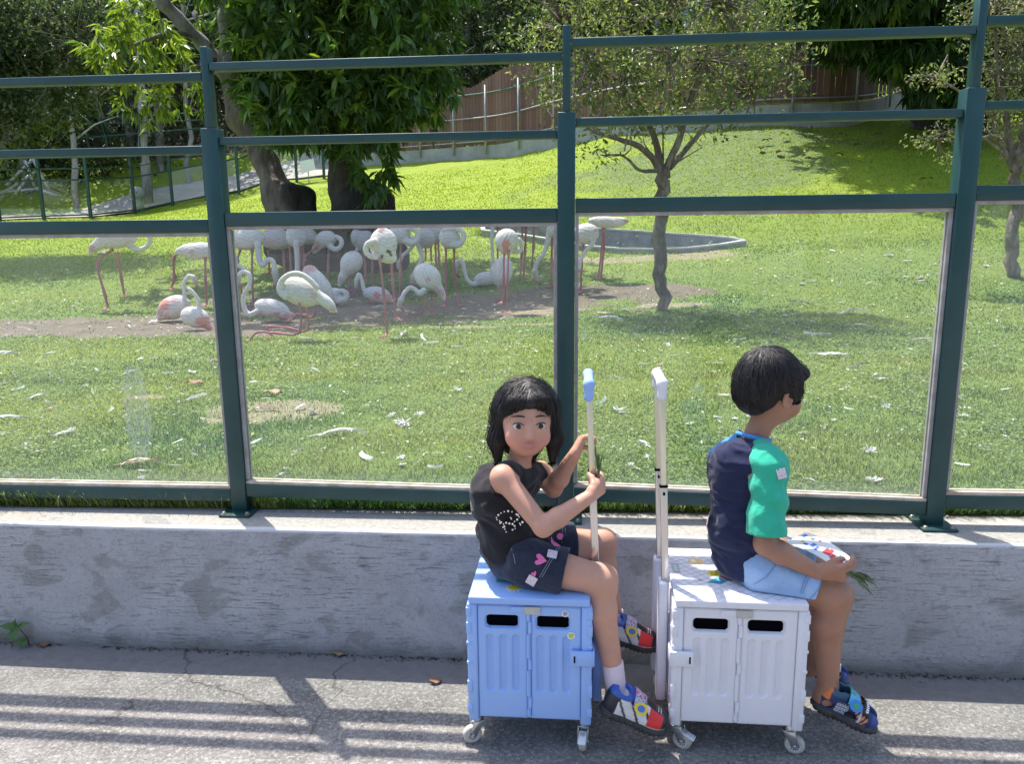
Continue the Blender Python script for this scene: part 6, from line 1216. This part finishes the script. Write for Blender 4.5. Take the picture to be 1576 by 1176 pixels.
# ------------------------------------------------------------------ path and far glass fence
m_path = M('path_concrete', (.33, .30, .265), .9, (.42, .385, .345), 1.5, bs=30, bst=.4, bd=.01)
fp = [hit(*q_) for q_ in ((-70, 344), (0, 341), (68, 338), (140, 336), (208, 329), (266, 317), (318, 307), (368, 299), (414, 284), (457, 280), (499, 275))]; fp = [np.array([p[0], p[1], gz(p)]) for p in fp]
FQ = smooth_line(fp, 6); mb = MB(); NU = 9
for i in range(len(FQ)):
    d = unit((FQ[min(i+1, len(FQ)-1)]-FQ[max(i-1, 0)])*[1, 1, 0]); nn = np.array([-d[1], d[0], 0])
    for u in range(NU): p = FQ[i]+nn*(.3+2.1*u/(NU-1)); mb.v.append((p[0], p[1], gz(p)+.05))
for i in range(len(FQ)-1):
    for u in range(NU-1): mb.f.append((i*NU+u, (i+1)*NU+u, (i+1)*NU+u+1, i*NU+u+1)); mb.m.append(0)
pth = mb.build('path', m_path, smooth=True); tag(pth, kind='structure')
f1 = fp[4]; F2 = thing('far_glass_fence', 'distant green steel fence with glass panes along the pale path', 'fence', f1); m_gl2 = glassmat('far_glass', .006)
for i, p in enumerate(fp):
    mb = MB(); mb.box(p+[-.045, -.045, -.1], p+[.045, .045, 2.05]); mb.build('post', m_green2, F2, org=f1)
    if i == len(fp)-1: break
    q_ = fp[i+1]; d = unit((q_-p)*[1, 1, 0])
    for z, w_ in ((.12, .05), (1.28, .06), (1.65, .035), (2.0, .035)): mb = MB(); mb.bar(p+d*.05+[0, 0, z], q_-d*.05+[0, 0, z], .05, w_); mb.build('rail', m_green2, F2, org=f1)
    mb = MB(); a, b_ = p+d*.06, q_-d*.06; nn = np.array([-d[1], d[0], 0])*.005; mb.hexa([a-nn+[0, 0, .15], b_-nn+[0, 0, .15], b_+nn+[0, 0, .15], a+nn+[0, 0, .15], a-nn+[0, 0, 1.245], b_-nn+[0, 0, 1.245], b_+nn+[0, 0, 1.245], a+nn+[0, 0, 1.245]]); mb.build('glass_pane', m_gl2, F2, org=f1)
# pipes, sticks, ornament and sign over on the left
def pipes(name, label, cat, segs, r, mt, pn, D):
    P0 = [P(*a_, D) for s_ in segs for a_ in s_]; o0 = min(P0, key=lambda v: v[2]).copy(); T0 = thing(name, label, cat, o0)
    for a_, b_ in segs: mb = MB(); mb.tube([P(*a_, D), P(*b_, D+.3)], r, 6); mb.build(pn, mt, T0, smooth=True, org=o0)
    return T0
pipes('pipe_frame', 'tangle of thin green pipes of a climbing frame between the left trees', 'pipe frame', [((150, 182), (322, 172)), ((160, 190), (322, 184)), ((128, 212), (322, 196)), ((118, 172), (162, 206)), ((170, 168), (161, 206)), ((146, 150), (166, 228)), ((161, 206), (170, 245)), ((255, 190), (232, 226)), ((132, 205), (140, 240)), ((214, 178), (216, 250)), ((315, 172), (318, 255))], .028, m_green2, 'pipe', 29.5)
pipes('stick_pile', 'grey broken boards leaning in a heap behind the far fence', 'board pile', [((0, 300), (58, 262)), ((10, 285), (50, 245)), ((38, 246), (56, 292)), ((48, 240), (80, 300)), ((55, 290), (92, 302)), ((0, 296), (60, 290)), ((22, 300), (44, 272)), ((8, 160), (26, 175))], .06, m_pipe, 'board', 29.0)
og = hit(212, 300); og = P(212, 307, 29.2); og[2] = gz(og); T0 = thing('stone_ornament', 'pale owl-shaped stone ornament standing by the path', 'ornament', og); m_st = M('pale_stone', (.36, .37, .35), .85, (.46, .46, .44), 8)
mb = MB(); mb.lathe(og-og+[0, 0, 0], (0, 0, 1), [(0, .20), (.25, .22), (.45, .17), (.47, .24), (.62, .27), (.80, .22), (.88, .10)], 14); mb.build('ornament_body', m_st, T0, smooth=True)
for e in (-1, 1): mb = MB(); mb.lathe((e*.09, -.235, .66), (0, -1, 0), [(0, .05), (.02, .04)], 10); mb.build('ornament_eye', m_foot, T0)
sg_ = P(474, 262, 29.6); sg_[2] = gz(sg_); T0 = thing('white_sign', 'small tilted white board beyond the far fence', 'sign', sg_); mb = MB(); mb.obox((0, 0, .62), (.26, 0, .05), (0, .015, 0), (-.03, 0, .20)); mb.build('board', m_card, T0); mb = MB(); mb.tube([(0, .03, -.1), (0, .03, .5)], .02, 6); mb.build('leg', m_pipe, T0)
# ------------------------------------------------------------------ trees standing behind the camera (seen only as reflections in the panes)
rg = np.random.default_rng(91)
for i, (x, y) in enumerate(((-9, -13), (-4.5, -15), (0.5, -13.5), (5, -16), (9.5, -13), (-14, -17), (15, -18))):
    T0 = copy_tree(protos[i % 4]); T0.location = (x, y, 0); T0.rotation_euler = (0, 0, rg.uniform(0, 6)); T0.scale = (1.05, 1.05, 1.05)
    tag(T0, 'leafy tree across the walkway, mirrored faintly in the glass panes', 'tree', 'trees across the walkway')
# ------------------------------------------------------------------ grass blades and clover
m_blades = MA('grass_blades', .6, .25, mottle=0, transl=.35)
def lawn_z(x, y):
    return G(x, y)+(fbm2(x*1.2+9, y*1.2+9, 11)-.5)*.05*np.clip((y+.056*x*np.clip(1-(y-LY0)/2.5, 0, 1)-2.9)/2, 0, 1)+(fbm2(x*.35+9, y*.35+9, 31)-.5)*.5*np.clip((y-13)/8, 0, 1)*np.clip((x+5)/3, 0, 1)
def scatter(rg, n, y0, y1, side=.80):
    y = y0*(y1/y0)**rg.random(n); x = rg.uniform(-1, 1, n)*(y*side+.5); f = np.clip(1-(y-LY0)/2.5, 0, 1); return x, y-.056*x*f
def blades(name, label, n, y0, y1, h, w, seed, dens=1, fringe=False):
    rg = np.random.default_rng(seed); x, y = scatter(rg, n, y0, y1); s_, t_ = soilmask(x, y); k = rg.random(n) > (s_*.97+t_*.8); k &= ~inpoly(x, y, POND); pn = fbm2(x*2.1+3, y*2.1+3, 41); 
    x, y, s_, pn = x[k], y[k], s_[k], pn[k]; n = len(x); z = lawn_z(x, y)-.004-s_*.012; sc_ = np.clip(y/3., 1, 9.0)**.8
    H = h*rg.uniform(.45, 1.25, n)*(.75+.7*np.clip(pn-.2, 0, .6)); Wd = w*rg.uniform(.6, 1.3, n)*sc_; a = rg.uniform(0, 6.28, n); lean = rg.uniform(.15, 1.1, n)*H; b = a+rg.normal(size=n)*.5
    base = np.stack([x, y, z], 1); sd = np.stack([np.cos(a+1.57), np.sin(a+1.57), np.zeros(n)], 1)*Wd[:, None]/2; ld = np.stack([np.cos(b), np.sin(b), np.zeros(n)], 1)
    mid = base+ld*lean[:, None]*.35; mid[:, 2] += H*.62; tip = base+ld*lean[:, None]; tip[:, 2] += H
    if fringe: tip[:, 1] -= .02*rg.random(n); mid[:, 1] -= .008
    V = np.stack([base-sd, base+sd, mid-sd*.7, mid+sd*.7, tip], 1).reshape(-1, 3); i = np.arange(n)[:, None]*5; F = np.concatenate([i+np.array([[0, 1, 3]]), i+np.array([[0, 3, 2]]), i+np.array([[2, 3, 4]])])
    pf = np.clip((y-10.5)/4, 0, 1); pw_ = fbm2(x*.75+70, y*.75+70, 81)
    pal = np.array([(.135, .19, .036), (.20, .25, .055), (.27, .31, .095), (.35, .365, .18), (.085, .13, .028), (.38, .34, .20)]); u = rg.random(n)+(pn-.5)*.5
    ki = np.digitize(u, [.28, .55, .78, .93]); ki = np.where(rg.random(n) < .15, 4, ki); ki = np.where(rg.random(n) < .05, 5, ki); C = pal[ki]*rg.uniform(.8, 1.2, (n, 1))*(1+(pw_-.5)[:, None]*np.array([2.6, 1.5, .8])); C = C*(1-pf[:, None])+pf[:, None]*np.array([.25, .32, .022])*rg.uniform(.6, 1.25, (n, 1)); C = np.clip(C*1.1, .01, .5)
    o = mesh_np(name, V, F, m_blades, smooth=False, col=np.repeat(C, 5, 0)); tag(o, label, 'grass', kind='stuff'); return o
blades('grass', 'short green grass blades of the lawn just behind the glass', 170000, LY0+.01, 5.2, .023, .0042, 1)
blades('grass', 'short green grass blades farther out on the lawn', 150000, 5.0, 12.5, .026, .0050, 2)
blades('grass', 'short bright grass blades on the rise behind the flock', 110000, 12., 27, .036, .0060, 4)
blades('grass', 'ragged grass fringe hanging over the back edge of the concrete wall', 16000, LY0+.001, LY0+.06, .060, .0042, 3, fringe=True)
rg = np.random.default_rng(6); n = 90000; x, y = scatter(rg, n, LY0+.04, 9.5); pn = fbm2(x*1.3+30, y*1.3+30, 61); s_, t_ = soilmask(x, y); k = (rg.random(n) < np.clip((pn-.50)*7, 0.03, 1)) & (s_+t_ < .4); x, y = x[k], y[k]; n = len(x)
sz = .0062*rg.uniform(.6, 1.4, n)*np.clip(y/3, 1, 3)**.7; c = np.stack([x, y, lawn_z(x, y)+rg.uniform(.012, .032, n)], 1); nr = rvec(rg, n)*.45+[0, 0, 1]; dr = rvec(rg, n)*[1, 1, .2]
cc = np.array([[.22, .285, .115]])*rg.uniform(.65, 1.45, (n, 1)); tag(leaf_mesh('clover', c, dr, nr, sz*2, sz*1.7, cc, m_blades, droop=0), 'pale low clover leaves growing in patches through the grass', 'clover', kind='stuff')

# ------------------------------------------------------------------ feathers
m_feath = [M('white_feather', (.80, .78, .78), .7, (.64, .62, .63), 60, transl=.3, stretch=(1, 8, 1)), M('grey_feather', (.42, .46, .48), .7, (.55, .58, .60), 60, transl=.2), M('salmon_feather', (.68, .36, .26), .7, (.66, .60, .55), 14, transl=.2), M('dark_feather', (.035, .033, .032), .6, (.06, .055, .05), 40)]
def feather_mesh(name, mt, kind, seed):          # unit length along x
    rg = np.random.default_rng(seed); mb = MB()
    if kind == 'quill':
        n = 9
        for i in range(n):
            u = i/(n-1); w_ = .11*math.sin(min(1, u*1.25+.08)*math.pi)**.7*(1 if u > .12 else .15)+.004; cy = .10*math.sin(u*math.pi)*(1 if seed % 2 else -1); z = .12*math.sin(u*math.pi)+.01
            mb.v += [(u-.5, cy-w_, z-.035*(i % 2)), (u-.5, cy, z+.02), (u-.5, cy+w_*.75, z-.03*((i+1) % 2))]
        for i in range(n-1): b0 = i*3; mb.f += [(b0, b0+3, b0+4, b0+1), (b0+1, b0+4, b0+5, b0+2)]; mb.m += [0, 0]
        mb.tube([(-.72, .05, .0), (-.4, .03, .05), (.3, .06, .10)], [.012, .012, .004], 4)
    elif kind == 'curl':
        n = 8
        for i in range(n):
            a = .4+2.2*i/(n-1); w_ = .14*math.sin((i+.6)/n*math.pi)+.01; mb.v += [(math.cos(a)*(.5+w_), .35*math.sin(a)-.2, .02+.02*math.sin(a*3)), (math.cos(a)*(.5-w_*.6), .35*math.sin(a)-.2-w_*.5, .12)]
        for i in range(n-1): b0 = i*2; mb.f.append((b0, b0+2, b0+3, b0+1)); mb.m.append(0)
    else:
        for i in range(34):
            a = rg.uniform(0, 6.28); l = rg.uniform(.16, .48); d = np.array([math.cos(a), math.sin(a), rg.uniform(.05, .7)]); s_ = np.array([-d[1], d[0], .2])*rg.uniform(.035, .08); p = np.array([rg.normal()*.08, rg.normal()*.08, .01])
            mb.add([p-s_*.4, p+s_*.4, p+d*l*.6+s_, p+d*l*.6-s_, p+d*l], [(0, 1, 2, 3), (3, 2, 4)])
    me_o = mb.build(name, mt); me = me_o.data; bpy.data.objects.remove(me_o); return me
FM = {(k, m_): [feather_mesh('feather', m_feath[m_], k, 10+i) for i in range(3 if m_ == 0 else 1)] for k in ('quill', 'curl', 'down') for m_ in range(4)}
rg = np.random.default_rng(12)
def feather(px, py, size, kind='quill', mt=0, label=None, rot=None):
    p = hit(px, py); z = float(lawn_z(p[0], p[1])); o = bpy.data.objects.new('feather', FM[(kind, mt)][int(rg.integers(0, len(FM[(kind, mt)])))]); COL.objects.link(o)
    s = (1.2 if kind != 'down' else .8)*size*(p[1]+.1)/FPX; o.location = (p[0], p[1], z+.010); o.scale = (s, s*rg.uniform(.8, 1.2), s*rg.uniform(.7, 1.2)); o.rotation_euler = (rg.normal()*.25, rg.normal()*.15, rg.uniform(0, 6.28) if rot is None else R(rot))
    tag(o, label or 'small white feather lying among the many scattered over the lawn', 'feather', 'moulted feathers scattered over the lawn'); return o
for a in ((412, 634, 34, 'curl', 2, 'curved salmon-pink feather on the dry straw patch', 0), (527, 672, 62, 'quill', 0, 'long white quill feather with a pale shaft below the straw patch', 8), (396, 683, 30, 'quill', 1, 'grey-green feather right beside the left post', 35), (621, 656, 40, 'down', 0, 'spiky white down tuft left of the child in black', 0), (644, 640, 22, 'down', 0, 'small white down tuft above the spiky one', 0), (464, 630, 24, 'quill', 0, 'white feather standing up on the straw patch', 60), (482, 637, 28, 'down', 0, 'loose white fluff on the right of the straw patch', 0),
          (219, 720, 54, 'quill', 2, 'flat salmon feather at the foot of the splash mark on the left pane', 2), (270, 722, 20, 'curl', 0, 'small curled white feather right of the flat salmon feather', 0), (102, 673, 32, 'quill', 0, 'white feather lower left, above the flat salmon feather', 20), (57, 616, 34, 'quill', 0, 'white feather at the left, upper of two near the dirt', 8), (20, 648, 50, 'quill', 1, 'greyish feather at the left edge', 4), (10, 671, 26, 'quill', 0, 'short white feather at the lower left edge', 25), (12, 546, 36, 'quill', 0, 'white feather on the dirt at the left edge', 22), (8, 594, 18, 'down', 0, 'round white tuft at the left edge', 0), (78, 634, 24, 'quill', 2, 'pinkish feather left of the splash mark', -8), (295, 576, 24, 'down', 0, 'white tuft left of the left post', 0), (262, 577, 20, 'down', 0, 'white tuft beside a brown leaf left of the left post', 0),
          (454, 704, 20, 'curl', 0, 'upright curved white feather near the left bottom of the middle pane', 80), (440, 726, 16, 'down', 0, 'white speck of down near the sill of the middle pane', 0), (617, 708, 20, 'down', 0, 'white tuft by the sill of the middle pane', 0), (655, 704, 26, 'curl', 0, 'curled white feather left of the shoulder of the child in black', 90), (428, 600, 14, 'curl', 0, 'small white feather above the straw patch', 0),
          (1345, 745, 40, 'down', 0, 'big white tuft near the lower right of the right pane', 0), (1357, 741, 22, 'curl', 2, 'pink feather on the big white tuft', 30), (1248, 746, 20, 'quill', 0, 'white feather behind the shoulder of the child in navy', -60), (1338, 698, 28, 'down', 0, 'fluffy white tuft right of the child in navy', 0), (1283, 648, 12, 'down', 0, 'tiny white tuft right of the face of the child in navy', 0), (1225, 499, 44, 'curl', 0, 'curved white feather above the head of the child in navy', 0), (1312, 484, 48, 'quill', 0, 'long thin white feather, farthest of the long ones in the right pane', 2), (1256, 517, 38, 'curl', 0, 'arched white feather just above the head of the child in navy', 0), (1325, 505, 26, 'quill', 0, 'slim feather between the curved and the pink-tipped one', -14), (1412, 527, 34, 'quill', 0, 'broad white feather near the right post', -8), (1428, 522, 12, 'quill', 2, 'pink tip lying beside the broad feather near the right post', 10), (1285, 551, 46, 'quill', 0, 'straight white feather right of the head of the child in navy', 2), (1393, 550, 20, 'curl', 0, 'rounded white feather below the broad one near the right post', 0), (1350, 580, 22, 'quill', 0, 'white feather below the dark one', 18), (1318, 565, 36, 'quill', 3, 'dark feather right of the head of the child in navy', 4), (1120, 610, 26, 'quill', 2, 'brownish feather left of the head of the child in navy', -22), (1104, 562, 14, 'curl', 0, 'white feather between the handle and the head of the child in navy', 0), (952, 582, 16, 'curl', 0, 'white feather right of the centre post above the blue handle', 0), (943, 496, 42, 'quill', 1, 'blue-grey feather left of the small tree trunk', 10), (962, 478, 20, 'down', 0, 'white tuft left of the small tree trunk', 0), (932, 484, 24, 'quill', 2, 'pink feather left of the small tree trunk', -8), (1008, 472, 16, 'down', 0, 'white tuft at the foot of the small tree', 0), (1130, 648, 20, 'down', 0, 'white tuft beside the shoulder of the child in navy', 0), (1065, 655, 20, 'quill', 0, 'white feather right of the white handle', -20), (990, 562, 14, 'curl', 0, 'small white feather between the two trolley handles', 0), (1012, 590, 14, 'curl', 0, 'small white feather by the white handle', 0),
          (1235, 470, 26, 'quill', 3, 'dark feather on the shaded grass beyond the child in navy', 0), (470, 522, 18, 'curl', 0, 'white feather under the kneeling flamingo', 0), (665, 529, 20, 'curl', 0, 'curled white feather in front of the flock', 0), (545, 520, 12, 'curl', 0, 'white feather left of the tall flamingo foot', 0), (760, 470, 12, 'down', 0, 'white tuft on the dirt left of the coral-tailed flamingo', 0), (1480, 645, 30, 'down', 0, 'white tuft right of the right post', 0), (1550, 600, 18, 'quill', 0, 'white feather at the right edge', 0), (1516, 410, 16, 'down', 0, 'white tuft far off at the right edge', 0)):
    feather(a[0], a[1], a[2], a[3], a[4], a[5], a[6])
kk = 0
while kk < 240:
    px = rg.uniform(0, 1576); py = 385+360*rg.random()**1.35
    if px < 890 and py < 470 and rg.random() < .5: continue
    sz = rg.uniform(5, 13)*(1+.9*(py-385)/360)*(1 if rg.random() > .12 else 1.9); feather(px, py, sz, ('quill', 'curl', 'down')[int(rg.integers(0, 3))], 0 if rg.random() < .9 else int(rg.integers(1, 3))); kk += 1
n = 4200; y = 3.2*(15/3.2)**rg.random(n); x = rg.uniform(-1, 1, n)*(y*.8); c = np.stack([x, y, lawn_z(x, y)+.018], 1); sz = .0085*rg.uniform(.4, 2.0, n)*np.clip(y/5, .8, 2.2)
tag(leaf_mesh('feather_flecks', c, rvec(rg, n)*[1, 1, .3], rvec(rg, n)*.6+[0, 0, 1], sz*2, sz, np.tile((.74, .72, .72), (n, 1))*rg.uniform(.5, 1.1, (n, 1)), m_blades, droop=0), 'tiny flecks of white down sprinkled over the lawn', 'feather flecks', kind='stuff')

# ------------------------------------------------------------------ small things at ground level
m_dry = M('dry_leaf', (.20, .09, .045), .7, (.30, .16, .09), 40); m_tan = M('tan_leaf', (.42, .30, .17), .7, (.30, .19, .10), 30)
def dry_leaf(p, s, rz, label, mt, group='fallen dry leaves'):
    mb = MB(); n = 7
    for i in range(n): u = i/(n-1); w_ = .32*math.sin(u*math.pi)**.8+.01; z = .16*math.sin(u*3.3)+.05; mb.v += [(u-.5, -w_, z+.10*math.sin(u*9)), (u-.5, 0, z-.05), (u-.5, w_, z+.10*math.cos(u*7))]
    for i in range(n-1): b0 = 3*i; mb.f += [(b0, b0+1, b0+4, b0+3), (b0+1, b0+2, b0+5, b0+4)]; mb.m += [0, 0]
    mb.tube([(-.7, .02, .05), (-.5, 0, .03)], .015, 4); o = mb.build('dry_leaf', mt, smooth=True); o.location = Vector(p); o.scale = (s, s, s); o.rotation_euler = (.1, .1, rz); tag(o, label, 'leaf', group)
def gp(px, py): d = _f+_r*(px-CX)/FPX-_u*(py-CY)/FPX; return np.array([0, 0, CAMH])-d*(CAMH/d[2])
dry_leaf(gp(670, 1052)+[0, 0, .004], .042, .2, 'curled brown leaf on the walkway left of the blue box', m_dry); dry_leaf(gp(68, 996)+[0, 0, .004], .035, .6, 'brown leaf on the walkway beside the little weed', m_dry); dry_leaf(gp(300, 999)+[0, 0, .003], .04, .1, 'flat brown leaf at the wall foot right of the weed', m_dry); dry_leaf(gp(522, 1009)+[0, 0, .003], .045, 0, 'tan leaf sliver at the foot of the wall', m_tan)
dry_leaf(hit(300, 594)+[0, 0, .015], .11, .1, 'brown dry leaf on the grass left of the left post', m_dry); dry_leaf(hit(420, 610)+[0, 0, .015], .12, .6, 'tan dry leaf curling over the straw patch', m_tan); dry_leaf(wp(-.71, .235, .459), .05, 0, 'small dry leaf on top of the concrete wall', m_tan)
for i, (x, y) in enumerate(((1296, 216), (1170, 237), (1180, 224), (1248, 205), (1262, 228), (1206, 215), (1318, 232), (1424, 286), (1240, 243), (1230, 196), (1290, 247), (1198, 243), (1350, 215), (1380, 232))):
    p = hit(x, y); dry_leaf(p+[0, 0, .12], .24, i*1.3, 'tan fallen leaf among others on the shaded slope', m_tan, 'fallen leaves on the shaded slope')
# weed in the corner at the left
wb = wp(-1.735, -.012, 0); WD = thing('weed', 'little green weed with broad leaves growing from the joint at the wall foot', 'weed', wb); m_weed = M('weed_leaf', (.075, .16, .035), .5, (.12, .23, .06), 60, transl=.3, bs=120, bst=.4); m_stem = M('weed_stem', (.10, .08, .05), .7)
mb = MB(); mb.tube([(.02, 0, -.01), (.022, -.006, .03), (.012, -.012, .055), (.0, -.016, .082)], [.0028, .0026, .002, .0015], 6); mb.build('stem', m_stem, WD, smooth=True)
def weed_leaf(base, tip, w_):
    base, tip = np.array(base), np.array(tip); d = tip-base; L_ = np.linalg.norm(d); d = d/L_; nrm = unit(np.array([.1, -.75, .65])-d*np.dot([.1, -.75, .65], d)); sd = np.cross(d, nrm); mb = MB(); n = 8
    for i in range(n): u = i/(n-1); q_ = w_*math.sin(min(1, u*1.06)**.75*math.pi)**.8+.0004; c_ = base+d*L_*u+nrm*.006*math.sin(u*3); mb.v += [tuple(c_-sd*q_+nrm*.002), tuple(c_-nrm*.001), tuple(c_+sd*q_+nrm*.002)]
    for i in range(n-1): b0 = 3*i; mb.f += [(b0, b0+1, b0+4, b0+3), (b0+1, b0+2, b0+5, b0+4)]; mb.m += [0, 0]
    mb.build('leaf', m_weed, WD, smooth=True)
for bs_, tp, w_ in (((.0, -.016, .080), (.008, -.03, .118), .010), ((-.002, -.016, .078), (-.052, -.03, .088), .013), ((.002, -.016, .078), (.056, -.028, .098), .011), ((0, -.018, .076), (.002, -.045, .040), .011), ((-.002, -.016, .07), (-.040, -.03, .036), .008), ((.02, -.008, .028), (.014, -.03, .002), .009), ((.022, -.006, .03), (-.03, -.02, .012), .007)): weed_leaf(bs_, tp, w_)
rg = np.random.default_rng(15); n = 1500; s_ = rg.uniform(-2.2, 2.2, n); o_ = -np.abs(rg.normal(size=n))*.012; c = WO+WT*s_[:, None]+WN*o_[:, None]+np.array([0, 0, .002]); dn = (fbm2(s_*2+9, s_*0, 5) > .47) | (np.abs(s_+1.72) < .12); c = c[dn]; n = len(c)
tag(leaf_mesh('debris', c, rvec(rg, n)*[1, 1, .3], rvec(rg, n)*.8+[0, 0, 1], .009*rg.uniform(.4, 1.8, n), .005*rg.uniform(.4, 1.5, n), np.tile((.10, .085, .065), (n, 1))*rg.uniform(.3, 1.6, (n, 1)), m_blades, droop=0), 'dark crumbs and dry bits in the joint at the wall foot', 'debris', kind='stuff')
mb = MB()
for (s, o_, z, r_) in ((-.66, .27, .455, .006), (1.44, .215, .455, .006), (1.40, .235, .455, .004), (.85, .09, .453, .005), (.5, .25, .455, .004), (-1.2, .25, .455, .004)):
    p = wp(s, o_, z); mb = MB(); mb.lathe(p, (0, 0, 1), [(0, r_), (r_*.6, r_*.9), (r_*1.1, r_*.4)], 7); tag(mb.build('pebble', m_foot), 'small dark pebble lying on top of the concrete wall', 'pebble', 'pebbles on the wall top')
